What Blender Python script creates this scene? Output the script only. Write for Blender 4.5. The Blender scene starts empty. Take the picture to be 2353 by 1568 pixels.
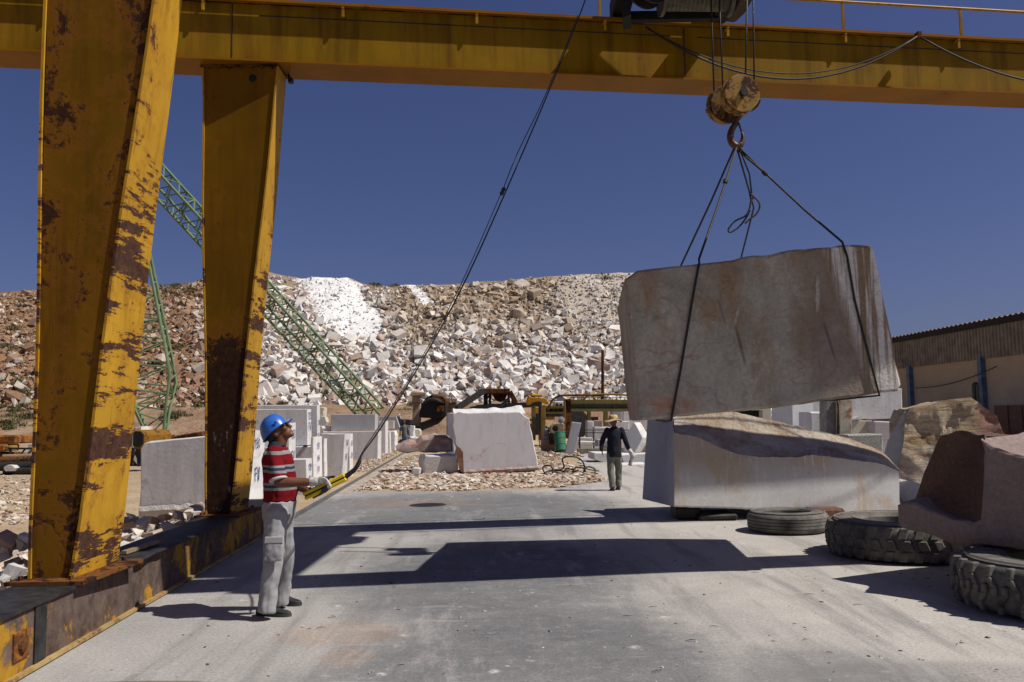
import bpy, bmesh, math, random
import numpy as np
from mathutils import Vector, Matrix, noise as mnoise
random.seed(7); RNG = np.random.default_rng(11)
scene = bpy.context.scene
COL = scene.collection
R = math.radians
# ------------------------------------------------------------------ camera model (layout helpers turn a photo point into a world point)
FPX, YH, ROLL, CAMH = 2000.0, 965.0, 0.016, 1.62
PITCH = math.atan((YH - 784) / FPX)
UPV = Vector((0, -math.sin(PITCH), math.cos(PITCH))); FWV = Vector((0, math.cos(PITCH), math.sin(PITCH)))
CX = Vector((1, 0, 0)) * math.cos(ROLL) - UPV * math.sin(ROLL)
CY = Vector((1, 0, 0)) * math.sin(ROLL) + UPV * math.cos(ROLL)
CAM = Vector((0, 0, CAMH))
def ray(x, y): return CX * ((x - 1176.5) / FPX) - CY * ((y - 784) / FPX) + FWV
def G(x, y, z=0.0):
    r = ray(x, y); return CAM + r * ((z - CAMH) / r.z)
def A(x, y, Y):
    r = ray(x, y); return CAM + r * (Y / r.y)
def PL(x, y, p0, n):          # point on the plane through p0 with normal n
    r = ray(x, y); return CAM + r * ((Vector(p0) - CAM).dot(n) / r.dot(n))
def proj(p):
    d = Vector(p) - CAM; z = d.dot(FWV)
    return 1176.5 + FPX * d.dot(CX) / z, 784 - FPX * d.dot(CY) / z
cam = bpy.data.cameras.new('camera'); co = bpy.data.objects.new('camera', cam); COL.objects.link(co)
M4 = Matrix((CX, CY, -FWV)).transposed().to_4x4(); M4.translation = CAM
co.matrix_world = M4
cam.sensor_width = 36; cam.lens = 36 * FPX / 2353.0; cam.clip_end = 5000; cam.clip_start = 0.05
scene.camera = co
# ------------------------------------------------------------------ light
KX, KY = 0.75, 0.17
SUNV = Vector((KX, -KY, 1)).normalized()
sl = bpy.data.lights.new('sun', 'SUN'); so = bpy.data.objects.new('sun', sl); COL.objects.link(so)
so.rotation_euler = SUNV.to_track_quat('Z', 'Y').to_euler(); so.location = (30, -20, 40)
sl.energy = 4.8; sl.angle = R(0.53); sl.color = (1.0, 0.955, 0.88)
w = bpy.data.worlds.new('World'); scene.world = w; w.use_nodes = True
nt = w.node_tree; bg = nt.nodes['Background']
sky = nt.nodes.new('ShaderNodeTexSky'); sky.sky_type = 'NISHITA'; sky.sun_disc = False
sky.sun_elevation = math.asin(SUNV.z); sky.sun_rotation = math.atan2(SUNV.x, SUNV.y)
sky.altitude = 600; sky.air_density = 1.0; sky.dust_density = 2.0; sky.ozone_density = 3.0
tint = nt.nodes.new('ShaderNodeMix'); tint.data_type = 'RGBA'; tint.blend_type = 'MULTIPLY'; tint.inputs[0].default_value = 1.0; tint.inputs[7].default_value = (.80, .755, 1.10, 1)
nt.links.new(sky.outputs[0], tint.inputs[6]); nt.links.new(tint.outputs[2], bg.inputs[0]); bg.inputs[1].default_value = 0.045
scene.view_settings.view_transform = 'Standard'; scene.view_settings.look = 'None'
scene.view_settings.exposure = 0.12; scene.view_settings.gamma = 1.0
try:
    scene.cycles.max_bounces = 6; scene.cycles.diffuse_bounces = 3; scene.cycles.use_denoising = True
except Exception: pass
# ------------------------------------------------------------------ object helpers
def thing(name, label, cat, loc=(0, 0, 0), group=None):
    o = bpy.data.objects.new(name, None); COL.objects.link(o); o.location = loc; o.empty_display_size = .2
    o['label'] = label; o['category'] = cat
    if group: o['group'] = group
    return o
def tag(o, label=None, cat=None, group=None, kind=None):
    if label: o['label'] = label
    if cat: o['category'] = cat
    if group: o['group'] = group
    if kind: o['kind'] = kind
    return o
WLOC = {}
def wloc(o):
    v = Vector((0, 0, 0))
    while o is not None: v += o.location; o = o.parent
    return v
def link(name, me, mat, parent=None, origin=None, smooth=None):
    """link a mesh given in world coordinates as one object; its origin goes to the parent's origin or to origin"""
    o = bpy.data.objects.new(name, me); COL.objects.link(o)
    for m in (mat if isinstance(mat, (list, tuple)) else [mat]): me.materials.append(m)
    off = wloc(parent) if parent is not None else (Vector(origin) if origin is not None else None)
    if off is not None:
        me.transform(Matrix.Translation(-off))
        if parent is None: o.location = off
    if parent is not None: o.parent = parent
    if smooth is not None:
        me.polygons.foreach_set('use_smooth', [True] * len(me.polygons))
        if smooth < 179: me.set_sharp_from_angle(angle=R(smooth))
    me.update()
    return o
class MB:
    """collects simple shapes into one mesh"""
    def __init__(s): s.v = []; s.f = []; s.mi = []; s.cur = 0
    def add(s, v, f):
        b = len(s.v); s.v += [tuple(p) for p in v]; s.f += [tuple(i + b for i in q) for q in f]; s.mi += [s.cur] * len(f); return s
    def hexa(s, c):            # 8 corners: bottom 4 ccw, top 4
        return s.add(c, [(3, 2, 1, 0), (4, 5, 6, 7), (0, 1, 5, 4), (1, 2, 6, 5), (2, 3, 7, 6), (3, 0, 4, 7)])
    def box(s, c, d, ax=None):
        c = Vector(c); X, Y, Z = ax if ax else (Vector((1, 0, 0)), Vector((0, 1, 0)), Vector((0, 0, 1)))
        h = [x / 2 for x in d]
        return s.hexa([c + X * (h[0] * a) + Y * (h[1] * b) + Z * (h[2] * e) for e in (-1, 1) for a, b in ((-1, -1), (1, -1), (1, 1), (-1, 1))])
    def bar(s, p, q, w, h=None, up=(0, 0, 1)):
        p, q = Vector(p), Vector(q); h = h or w; d = (q - p).normalized(); u = Vector(up)
        if abs(d.dot(u)) > .98: u = Vector((0, 1, 0))
        X = d.cross(u).normalized(); Z = X.cross(d)
        return s.box((p + q) / 2, (w, (q - p).length, h), (X, d, Z))
    def tube(s, path, r, n=8, cap=True, closed=False):
        P = [Vector(p) for p in path]; m = len(P)
        rr = r if isinstance(r, (list, tuple)) else [r] * m
        d0 = (P[1] - P[0]).normalized(); u = Vector((0, 0, 1)) if abs(d0.z) < .9 else Vector((0, 1, 0))
        X = d0.cross(u).normalized(); vs = []; fs = []
        for i in range(m):
            a = P[(i - 1) % m] if (i or closed) else P[0]; b = P[(i + 1) % m] if (i < m - 1 or closed) else P[-1]
            d = (b - a).normalized(); X = (X - d * X.dot(d))
            X = X.normalized() if X.length > 1e-5 else d.orthogonal().normalized()
            Z = d.cross(X)
            vs += [P[i] + (X * math.cos(t) + Z * math.sin(t)) * rr[i] for t in [2 * math.pi * k / n for k in range(n)]]
        for i in range(m if closed else m - 1):
            j = (i + 1) % m
            for k in range(n):
                l = (k + 1) % n; fs.append((i * n + k, i * n + l, j * n + l, j * n + k))
        if cap and not closed:
            fs.append(tuple(range(n - 1, -1, -1))); fs.append(tuple((m - 1) * n + k for k in range(n)))
        return s.add(vs, fs)
    def lathe(s, prof, c, axis=(0, 0, 1), n=24, capped=True):
        """prof: list of (radius, height along the axis)"""
        c = Vector(c); Z = Vector(axis).normalized(); X = Z.orthogonal().normalized(); Y = Z.cross(X); vs = []; fs = []
        for r, h in prof: vs += [c + Z * h + (X * math.cos(t) + Y * math.sin(t)) * r for t in [2 * math.pi * k / n for k in range(n)]]
        for i in range(len(prof) - 1):
            for k in range(n):
                l = (k + 1) % n; fs.append((i * n + k, i * n + l, (i + 1) * n + l, (i + 1) * n + k))
        if capped:
            fs.append(tuple(range(n - 1, -1, -1))); fs.append(tuple((len(prof) - 1) * n + k for k in range(n)))
        return s.add(vs, fs)
    def prism(s, pts, ext):
        n = len(pts); e = Vector(ext); P = [Vector(p) for p in pts]
        return s.add(P + [p + e for p in P], [tuple(range(n)), tuple(range(2 * n - 1, n - 1, -1))] + [((i + 1) % n, i, i + n, (i + 1) % n + n) for i in range(n)])
    def mesh(s, name, tri=False, bevel=0):
        me = bpy.data.meshes.new(name); me.from_pydata(s.v, [], s.f)
        me.polygons.foreach_set('material_index', s.mi)
        bm = bmesh.new(); bm.from_mesh(me); bmesh.ops.recalc_face_normals(bm, faces=bm.faces)
        big = [f for f in bm.faces if len(f.verts) > 4]
        if bevel: bmesh.ops.bevel(bm, geom=[e for e in bm.edges if len(e.link_faces) == 2 and e.calc_face_angle() > .6], offset=bevel, segments=1, affect='EDGES', clamp_overlap=True)
        big = [f for f in bm.faces if len(f.verts) > 5]
        if big: bmesh.ops.triangulate(bm, faces=big, ngon_method='EAR_CLIP')
        bm.to_mesh(me); bm.free(); return me
    def build(s, name, mat, parent=None, origin=None, smooth=None, bevel=0):
        return link(name, s.mesh(name, bevel=bevel), mat, parent, origin, smooth)
def copy_tree(o, parent=None, col=None):
    c = o.copy(); COL.objects.link(c)
    if parent is not None: c.parent = parent
    for ch in o.children: copy_tree(ch, c)
    return c
def catenary(p, q, sag, n=16):
    p, q = Vector(p), Vector(q)
    return [p.lerp(q, i / n) - Vector((0, 0, sag * 4 * (i / n) * (1 - i / n))) for i in range(n + 1)]
def spline(pts, k=6):
    P = [Vector(p) for p in pts]; out = []
    for i in range(len(P) - 1):
        a = P[max(i - 1, 0)]; b = P[i]; c = P[i + 1]; d = P[min(i + 2, len(P) - 1)]
        for j in range(k):
            t = j / k; out.append(.5 * ((2 * b) + (c - a) * t + (2 * a - 5 * b + 4 * c - d) * t * t + (3 * b - a - 3 * c + d) * t ** 3))
    return out + [P[-1]]
# ------------------------------------------------------------------ material helpers
class K:
    def __init__(s, name, rough=.8, metal=0.0, spec=.3):
        s.m = bpy.data.materials.new(name); s.m.use_nodes = True; s.nt = s.m.node_tree; s.b = s.nt.nodes['Principled BSDF']
        s.b.inputs['Roughness'].default_value = rough; s.b.inputs['Metallic'].default_value = metal
        s.b.inputs['Specular IOR Level'].default_value = spec
        s._tc = None
    def nd(s, t, ins=None, **at):
        n = s.nt.nodes.new(t)
        for k, v in at.items(): setattr(n, k, v)
        for k, v in (ins or {}).items(): s.put(n.inputs[k], v)
        return n
    def put(s, sock, v):
        if isinstance(v, bpy.types.NodeSocket): s.nt.links.new(v, sock)
        elif v is not None:
            if hasattr(sock.default_value, '__len__') and isinstance(v, (tuple, list)) and len(v) == 3 and len(sock.default_value) == 4: v = (*v, 1)
            sock.default_value = v
    def tc(s):
        if s._tc is None: s._tc = s.nd('ShaderNodeTexCoord')
        return s._tc.outputs['Object']
    def world(s): return s.nd('ShaderNodeNewGeometry').outputs['Position']
    def map(s, scale=(1, 1, 1), rot=(0, 0, 0), loc=(0, 0, 0), vec=None):
        return s.nd('ShaderNodeMapping', {'Vector': vec or s.tc(), 'Scale': scale, 'Rotation': rot, 'Location': loc}).outputs[0]
    def noise(s, scale, detail=5, rough=.6, vec=None, dist=0.0, w=None):
        return s.nd('ShaderNodeTexNoise', {'Vector': vec or s.tc(), 'Scale': scale, 'Detail': detail, 'Roughness': rough, 'Distortion': dist}).outputs['Fac']
    def voro(s, scale, vec=None, feature='F1', out='Distance'):
        return s.nd('ShaderNodeTexVoronoi', {'Vector': vec or s.tc(), 'Scale': scale}, feature=feature).outputs[out]
    def ramp(s, fac, stops, interp='LINEAR'):
        n = s.nd('ShaderNodeValToRGB', {'Fac': fac}); e = n.color_ramp.elements; n.color_ramp.interpolation = interp
        while len(e) < len(stops): e.new(.5)
        for i, (p, c) in enumerate(stops):
            e[i].position = p; e[i].color = (c, c, c, 1) if isinstance(c, (int, float)) else (*c, 1)
        return n.outputs[0]
    def mix(s, fac, a, b, blend='MIX'):
        n = s.nd('ShaderNodeMix', data_type='RGBA', blend_type=blend)
        s.put(n.inputs[0], fac); s.put(n.inputs[6], a); s.put(n.inputs[7], b); return n.outputs[2]
    def ma(s, op, a, b=None, clamp=False):
        n = s.nd('ShaderNodeMath', operation=op, use_clamp=clamp); s.put(n.inputs[0], a)
        if b is not None: s.put(n.inputs[1], b)
        return n.outputs[0]
    def xyz(s, vec=None):
        return s.nd('ShaderNodeSeparateXYZ', {0: vec or s.tc()}).outputs
    def bump(s, h, strength=.4, dist=.02, nrm=None):
        return s.nd('ShaderNodeBump', {'Height': h, 'Strength': strength, 'Distance': dist, **({'Normal': nrm} if nrm else {})}).outputs[0]
    def out(s, color=None, rough=None, bump=None):
        if color is not None: s.put(s.b.inputs['Base Color'], color)
        if rough is not None: s.put(s.b.inputs['Roughness'], rough)
        if bump is not None: s.put(s.b.inputs['Normal'], bump)
        return s.m
def plain(name, c, rough=.7, metal=0.0, var=.25, sc=6, bump=.15, dark=None):
    k = K(name, rough, metal)
    f = k.noise(sc, 6, .65)
    d = dark or tuple(x * (1 - var * 1.6) for x in c); l = tuple(min(1, x * (1 + var * .6)) for x in c)
    return k.out(k.ramp(f, [(.3, d), (.62, l)]), bump=k.bump(f, bump, .02))
def paint(name, col, rust=(.055, .028, .018), amount=.5, sc=2.0, dirt=(.16, .09, .02), streak=.5, zfade=None, rough=.5, bands=None, scuff=None, runs=.0):
    """old paint with rust patches, vertical drips and scuffed bands; zfade=(z0,z1): rust grows from z1 down to z0 in object space"""
    k = K(name, rough, 0.0, .08)
    v = k.tc(); xyz = k.xyz(k.world()) if zfade else None
    base = k.ramp(k.noise(1.3, 5, .6), [(.3, tuple(c * .72 for c in col)), (.65, col)])
    dr = k.ramp(k.noise(1.0, 4, .6, k.map((5, 5, .35))), [(.45, 0.0), (.75, 1.0)])
    base = k.mix(k.ma('MULTIPLY', dr, streak), base, dirt)
    n = k.noise(sc, 8, .72, dist=.4)
    n2 = k.noise(sc * 6, 6, .7)
    s = k.ma('ADD', k.ma('MULTIPLY', n, .72), k.ma('MULTIPLY', n2, .28))
    if zfade:
        zz = k.nd('ShaderNodeMapRange', {'Value': xyz[2], 'From Min': zfade[1], 'From Max': zfade[0], 'To Min': 0.0, 'To Max': zfade[2] if len(zfade) > 2 else .3}).outputs[0]
        s = k.ma('ADD', s, zz)
    if bands:
        nb = k.noise(1.0, 5, .75, k.map((.7, .7, bands[0]), loc=(3, 1, 7)))
        bm_ = k.ma('MULTIPLY', k.ramp(nb, [(.5, 0.0), (.62, 1.0)]), bands[1])
        if zfade: bm_ = k.ma('MULTIPLY', bm_, k.nd('ShaderNodeMapRange', {'Value': xyz[2], 'From Min': bands[2], 'From Max': bands[2] - 1.2}).outputs[0])
        s = k.ma('ADD', s, bm_)
    t = 1.0 - amount
    mask = k.ramp(s, [(t - .02, 0.0), (t + .03, 1.0)])
    halo = k.ramp(s, [(t - .10, 0.0), (t + .02, 1.0)])
    rc = k.ramp(n2, [(.35, tuple(c * .55 for c in rust)), (.7, tuple(c * 1.5 for c in rust))])
    c1 = k.mix(k.ma('MULTIPLY', halo, .55), base, (.26, .09, .015))
    if runs:            # rust runs washed down from scratches and seams
        rn = k.ma('MULTIPLY', k.ramp(k.noise(1.0, 6, .75, k.map((11, 11, .55), loc=(4, 9, 2)), dist=.15), [(.54, 0.0), (.64, 1.0)]), k.ramp(k.noise(.9, 4, .6, k.map(loc=(7, 3, 5))), [(.38, 0.0), (.58, 1.0)]))
        c1 = k.mix(k.ma('MULTIPLY', rn, runs), c1, (.13, .042, .008))
        sp = k.ma('MULTIPLY', k.ramp(k.noise(1.0, 7, .8, k.map((16, 16, 7), loc=(1, 2, 9))), [(.63, 0.0), (.67, 1.0)]), .85)
        c1 = k.mix(sp, c1, tuple(c * .8 for c in rust))
    c2 = k.mix(mask, c1, rc)
    if scuff:           # pale scrapes where stone has rubbed the steel
        sm = k.ma('MULTIPLY', k.ramp(k.noise(1.0, 9, .8, k.map((6, 6, 2.2), (0, .3, 0), (8, 1, 3))), [(.60, 0.0), (.67, .85)]), k.nd('ShaderNodeMapRange', {'Value': xyz[2], 'From Min': scuff, 'From Max': scuff - .6}).outputs[0])
        c2 = k.mix(sm, c2, (.42, .40, .38))
    hgt = k.ma('SUBTRACT', k.ma('MULTIPLY', n2, .3), k.ma('MULTIPLY', mask, .5))
    return k.out(c2, k.mix(mask, (rough,) * 3, (.9,) * 3), k.bump(hgt, .35, .01))
def stone(name, c1, c2, c3=None, sc=1.0, veins=None, vscale=1.2, vwidth=.03, grain=.12, bump=.3, stain=None, stain_amt=.5, streak=None, rough=.75, bands=None, coarse=0.0):
    k = K(name, rough, 0.0, .3)
    n = k.noise(1.1 * sc, 7, .62, dist=.6); n2 = k.noise(14 * sc, 6, .7); n3 = k.noise(.6 * sc, 4, .5, k.map(loc=(9, 4, 2)))
    base = k.ramp(n, [(.3, c1), (.7, c2)])
    if c3: base = k.mix(k.ramp(n3, [(.48, 0.0), (.66, 1.0)]), base, c3)
    if bands:
        nb = k.noise(1.0, 7, .7, k.map(bands[0], bands[1] if len(bands) > 1 else (0, 0, 0)), dist=.3)
        base = k.mix(k.ramp(nb, [(.42, 0.0), (.62, 1.0)]), base, bands[2])
    if streak:
        ns = k.noise(1.0, 5, .65, k.map((7, 7, .45), loc=(1, 5, 3)))
        base = k.mix(k.ma('MULTIPLY', k.ramp(ns, [(.5, 0.0), (.72, 1.0)]), streak[1]), base, streak[0])
    if stain:
        nn = k.noise(2.1 * sc, 6, .7, k.map(loc=(5, 5, 1)), dist=.5)
        base = k.mix(k.ma('MULTIPLY', k.ramp(nn, [(.55, 0.0), (.72, 1.0)]), stain_amt), base, stain)
    if veins:
        d = k.noise(vscale, 5, .6, k.map(rot=(.3, .5, .2), loc=(2, 7, 4)), dist=.4)
        va = k.ramp(k.ma('ABSOLUTE', k.ma('SUBTRACT', d, .5)), [(0.0, 1.0), (vwidth, 0.0)])
        va = k.ma('MULTIPLY', va, k.ramp(k.noise(.9 * sc, 3, .5, k.map(loc=(1, 1, 8))), [(.42, 0.0), (.6, .8)]))
        base = k.mix(va, base, veins)
    g = k.ramp(n2, [(.25, 1.0 - grain * 2), (.7, 1.0)])
    base = k.mix(1.0, base, g, 'MULTIPLY')
    h = n2
    if coarse: h = k.ma('ADD', k.ma('MULTIPLY', n2, .5), k.ma('MULTIPLY', k.noise(5 * sc, 8, .7), coarse))
    return k.out(base, rough, k.bump(h, bump, .02 if not coarse else .05))
# ------------------------------------------------------------------ materials
M_ = {}
YEL_SHADED = (.17, .083, .003)  # flange yellow darkened for leg webs; grazing-light shade put into the colour
M_['yellow_leg'] = paint('old yellow leg paint with shade', YEL_SHADED, rust=(.038, .017, .009), amount=.45, sc=2.3, zfade=(.4, 1.4, .07), runs=.9, streak=.8, dirt=(.05, .022, .004))
M_['yellow_leg_rusty'] = paint('rust brown leg paint', YEL_SHADED, rust=(.035, .016, .009), amount=.385, sc=2.2, zfade=(1.7, 3.3, .36), streak=.45, dirt=(.06, .028, .004), scuff=2.3, runs=.7)
M_['yellow_flange'] = paint('yellow flange paint', (.50, .275, .024), rust=(.07, .034, .022), amount=.385, sc=2.4, zfade=(.4, 3.4, .06), bands=(4.5, .26, 4.6), runs=.75, streak=.4, dirt=(.28, .12, .012))
M_['yellow_girder'] = paint('girder paint with shade', (.25, .14, .005), amount=.36, sc=.8, streak=.75, runs=.5, dirt=(.06, .024, .004))  # web darker than the flanges, its shade mixed into the paint colour
M_['yellow_under'] = paint('girder underside paint', (.26, .105, .002), amount=.35, sc=.9, streak=.2)
M_['sill_paint'] = paint('scuffed sill paint', (.50, .29, .03), rust=(.105, .075, .062), amount=.515, sc=1.3, bands=(.9, .05), streak=.3, rough=.7)
M_['sheave'] = paint('worn sheave paint', (.33, .235, .075), rust=(.06, .035, .025), amount=.49, sc=5, streak=.7, dirt=(.10, .05, .03))
M_['dark_steel'] = plain('dark steel', (.035, .033, .032), .6, .3, .4, 8, .2)
M_['black'] = plain('black machinery', (.012, .011, .010), .7, 0, .3, 9, .1)
M_['cable'] = plain('black rubber cable', (.02, .019, .018), .6, 0, .2, 30, .1)
M_['rope'] = plain('wire rope', (.045, .042, .038), .55, .5, .3, 60, .5)
M_['rust'] = paint('rusted steel', (.10, .045, .022), rust=(.03, .015, .01), amount=.5, sc=3, streak=.5, rough=.85)
M_['rust_orange'] = paint('rust orange steel', (.34, .13, .025), rust=(.10, .045, .02), amount=.48, sc=2, streak=.5, rough=.85)
M_['green'] = paint('pale green lattice paint', (.16, .23, .125), rust=(.10, .07, .04), amount=.36, sc=2.5, streak=.3, dirt=(.11, .15, .07))
M_['olive'] = paint('olive yellow frame paint', (.17, .16, .06), rust=(.07, .035, .02), amount=.42, sc=1.5, streak=.5)
M_['ochre'] = paint('ochre frame paint', (.26, .185, .05), rust=(.09, .04, .02), amount=.42, sc=2, streak=.5)
M_['orange'] = paint('orange machine paint', (.48, .24, .025), rust=(.1, .06, .03), amount=.36, sc=2, streak=.2)
M_['wood'] = plain('weathered wood', (.26, .19, .12), .85, 0, .3, 10, .4)
M_['rubber'] = (lambda k: k.out(k.mix(k.ramp(k.noise(3.5, 8, .75), [(.32, .08), (.62, .95)]), (.026, .025, .024), (.19, .175, .15)), .9, k.bump(k.noise(30, 5, .6), .3, .01)))(K('dusty rubber'))
WHITE1, WHITE2 = (.66, .645, .625), (.79, .78, .77)
M_['marble'] = stone('sawn white marble', WHITE1, WHITE2, grain=.09, bump=.2, streak=((.50, .46, .41), .6), stain=(.52, .44, .34), stain_amt=.4, veins=(.42, .40, .42), vscale=1.0, vwidth=.018)
M_['marble_grey'] = stone('sawn grey marble', (.62, .605, .60), (.71, .70, .69), grain=.10, bump=.2, veins=(.40, .39, .41), vscale=.9, vwidth=.015, streak=((.50, .485, .47), .7), stain=(.50, .46, .41), stain_amt=.5)
M_['marble_vein'] = stone('white marble with pink veins', (.56, .53, .53), (.64, .61, .61), grain=.05, bump=.12, streak=((.42, .40, .42), .45), veins=(.50, .27, .27), vscale=.55, vwidth=.012)
M_['marble_rough'] = stone('broken white marble', (.55, .52, .47), (.70, .67, .63), (.50, .40, .30), sc=2, grain=.15, bump=.8, coarse=.7)
M_['marble_bluish'] = stone('bluish grey stone', (.34, .34, .37), (.44, .44, .46), grain=.08, bump=.15)
M_['pink_raw'] = stone('broken pink stone', (.34, .19, .15), (.46, .31, .26), (.52, .45, .40), sc=2, grain=.2, bump=.9, coarse=.8, rough=.85)
M_['brown_crust'] = stone('brown broken crust', (.16, .075, .045), (.28, .15, .10), sc=3, grain=.2, bump=.9, coarse=.8, rough=.9)
M_['cream'] = stone('cream stone', (.52, .47, .36), (.62, .58, .48), grain=.08, bump=.2)
# ------------------------------------------------------------------ terrain height
def sst(a, b, x):
    t = min(1, max(0, (x - a) / (b - a))); return t * t * (3 - 2 * t)
def nz(x, y, z=0.0, s=1.0): return mnoise.noise(Vector((x * s, y * s, z)))
def terrain(x, y):
    m_ = 2.5 * sst(-6.5, -4.5, x) * (1 - sst(.0, 1.5, x))
    far = sst(51 - m_, 65 - m_, y + 1.5 * nz(x, y, 3, .12)) * (1 - sst(13, 20, x)) * (1 - sst(150, 260, y))
    h = 2.9 * far
    rough = sst(-3.6, -5.0, x + .062 * (y - 10)) if y < 70 else 1
    h += rough * sst(9, 16, y) * .05 * nz(x, y, 1, .6)
    if y > 48: h += .35 * far * nz(x, y, 5, .35)
    return h
def axis_coords(lo, hi, dlo, dhi, step, grow=1.35):
    out = list(np.arange(dlo, dhi + .001, step)); s = step; x = dlo
    left = []
    while x > lo: s *= grow; x -= s; left.append(x)
    s = step; x = dhi; right = []
    while x < hi: s *= grow; x += s; right.append(x)
    return sorted(left) + out + right
def grid_mesh(name, xs, ys, fz):
    nx, ny = len(xs), len(ys)
    v = [(x, y, fz(x, y)) for y in ys for x in xs]
    f = [(j * nx + i, j * nx + i + 1, (j + 1) * nx + i + 1, (j + 1) * nx + i) for j in range(ny - 1) for i in range(nx - 1)]
    me = bpy.data.meshes.new(name); me.from_pydata(v, [], f); return me
# ground: dirt, chips, red bank further back
k = K('quarry dirt', .95, 0, .1)
P = k.world(); px_, py_, pz_ = k.xyz(P)[:3]
nb = k.noise(.35, 6, .65, P); nf = k.noise(6, 6, .7, P); ch = k.voro(9, P, 'F1', 'Distance'); chc = k.voro(9, P, 'F1', 'Color')
tan = k.ramp(nb, [(.3, (.34, .24, .145)), (.65, (.46, .36, .24))])
red = k.ramp(nf, [(.3, (.16, .08, .042)), (.7, (.34, .225, .145))])
fr = k.nd('ShaderNodeMapRange', {'Value': pz_, 'From Min': .25, 'From Max': 1.0}).outputs[0]
b0 = k.mix(k.ma('MULTIPLY', fr, k.ramp(nb, [(.35, .2), (.55, 1.0)])), tan, red)
chips = k.ramp(ch, [(.16, 1.0), (.30, 0.0)])
chm = k.ma('MULTIPLY', chips, k.ramp(k.noise(.8, 5, .7, P), [(.42, 0.0), (.6, .85)]))
b1 = k.mix(chm, b0, k.ramp(k.xyz(chc)[0], [(0, (.42, .33, .26)), (.6, (.62, .57, .52)), (1, (.5, .36, .3))]))
b1 = k.mix(1.0, b1, k.ramp(nf, [(.2, .72), (.7, 1.0)]), 'MULTIPLY')
M_['dirt'] = k.out(b1, .95, k.bump(k.ma('ADD', nf, chips), .6, .04))
g = link('ground', grid_mesh('ground', axis_coords(-700, 700, -36, 36, .9), axis_coords(-80, 1500, -6, 72, .9), lambda x, y: terrain(x, y) - .03), M_['dirt'], smooth=180)
tag(g, kind='structure')
# pavement
k = K('dusty concrete', .9, 0, .25)
P = k.world(); sx, sy, sz = k.xyz(P)[:3]
n1 = k.noise(.42, 6, .6, P, .5); n2 = k.noise(2.6, 7, .7, P); n3 = k.noise(38, 4, .7, P); n4 = k.noise(9, 6, .75, P)
def blob(cx, cy, rx, ry):
    dx = k.ma('DIVIDE', k.ma('SUBTRACT', sx, cx), rx); dy = k.ma('DIVIDE', k.ma('SUBTRACT', sy, cy), ry)
    d = k.ma('ADD', k.ma('MULTIPLY', dx, dx), k.ma('MULTIPLY', dy, dy))
    return k.ramp(k.ma('ADD', k.ma('SUBTRACT', 1.0, d), k.ma('MULTIPLY', k.ma('SUBTRACT', n2, .5), 1.3)), [(.0, 0.0), (.55, 1.0)])
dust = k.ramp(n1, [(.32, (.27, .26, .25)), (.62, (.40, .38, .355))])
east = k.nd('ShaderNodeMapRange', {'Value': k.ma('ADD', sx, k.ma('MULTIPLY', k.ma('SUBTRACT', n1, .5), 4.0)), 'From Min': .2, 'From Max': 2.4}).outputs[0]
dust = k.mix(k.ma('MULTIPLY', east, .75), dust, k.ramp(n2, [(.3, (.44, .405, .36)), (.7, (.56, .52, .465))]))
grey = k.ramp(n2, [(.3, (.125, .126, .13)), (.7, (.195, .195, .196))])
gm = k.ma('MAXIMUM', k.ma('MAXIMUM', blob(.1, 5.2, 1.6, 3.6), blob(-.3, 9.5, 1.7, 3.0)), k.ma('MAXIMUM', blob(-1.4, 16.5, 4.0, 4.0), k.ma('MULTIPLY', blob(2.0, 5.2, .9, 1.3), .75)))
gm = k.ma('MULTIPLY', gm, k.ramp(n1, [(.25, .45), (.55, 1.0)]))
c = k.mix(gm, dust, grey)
c = k.mix(k.ma('MULTIPLY', k.ramp(n4, [(.52, 0.0), (.7, 1.0)]), .35), c, (.46, .43, .39))
orange = k.ma('MAXIMUM', k.ma('MAXIMUM', blob(-1.35, 6.9, .55, .5), blob(-1.2, 6.2, .25, .25)), k.ma('MAXIMUM', blob(-2.0, 17.5, 1.5, .9), blob(-.2, 11.3, .9, .35)))
c = k.mix(k.ma('MULTIPLY', k.ma('MULTIPLY', orange, k.ramp(n4, [(.35, .1), (.65, 1.0)])), .40), c, (.36, .20, .085))
wet = blob(-2.37, 5.63, .55, .10)
c = k.mix(k.ma('MULTIPLY', wet, .75), c, (.115, .095, .06))
rb = blob(2.5, 5.6, 1.0, .35)
c = k.mix(k.ma('MULTIPLY', rb, k.ramp(n3, [(.4, .0), (.6, .7)])), c, (.16, .15, .145))
spots = k.ramp(k.voro(2.3, k.map(loc=(.3, .7, 0), vec=P)), [(.06, 1.0), (.14, 0.0)])
spots = k.ma('MULTIPLY', spots, k.ramp(n4, [(.45, 0.0), (.6, 1.0)]))
spots2 = k.ma('MULTIPLY', k.ramp(k.voro(6.5, P), [(.06, 1.0), (.13, 0.0)]), k.ramp(n2, [(.5, 0.0), (.62, .8)]))
c = k.mix(k.ma('MAXIMUM', spots, spots2), c, (.60, .585, .57))
trk = k.noise(1.0, 6, .65, k.map((2.4, .22, 1), (0, 0, .10), vec=P), .3)
c = k.mix(k.ma('MULTIPLY', k.ramp(trk, [(.50, 0.0), (.66, 1.0)]), .55), c, (.16, .157, .155))
c = k.mix(k.ma('MULTIPLY', k.ramp(k.noise(1.0, 6, .7, k.map((1.7, .35, 1), (0, 0, -.2), (4, 2, 0), vec=P), .4), [(.56, 0.0), (.68, 1.0)]), .45), c, (.50, .475, .445))
scr = k.noise(1.0, 5, .75, k.map((.7, 5.5, 1), (0, 0, .12), (1, 7, 0), vec=P), .2)
c = k.mix(k.ma('MULTIPLY', k.ramp(scr, [(.60, 0.0), (.70, 1.0)]), .45), c, (.47, .455, .44))
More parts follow.
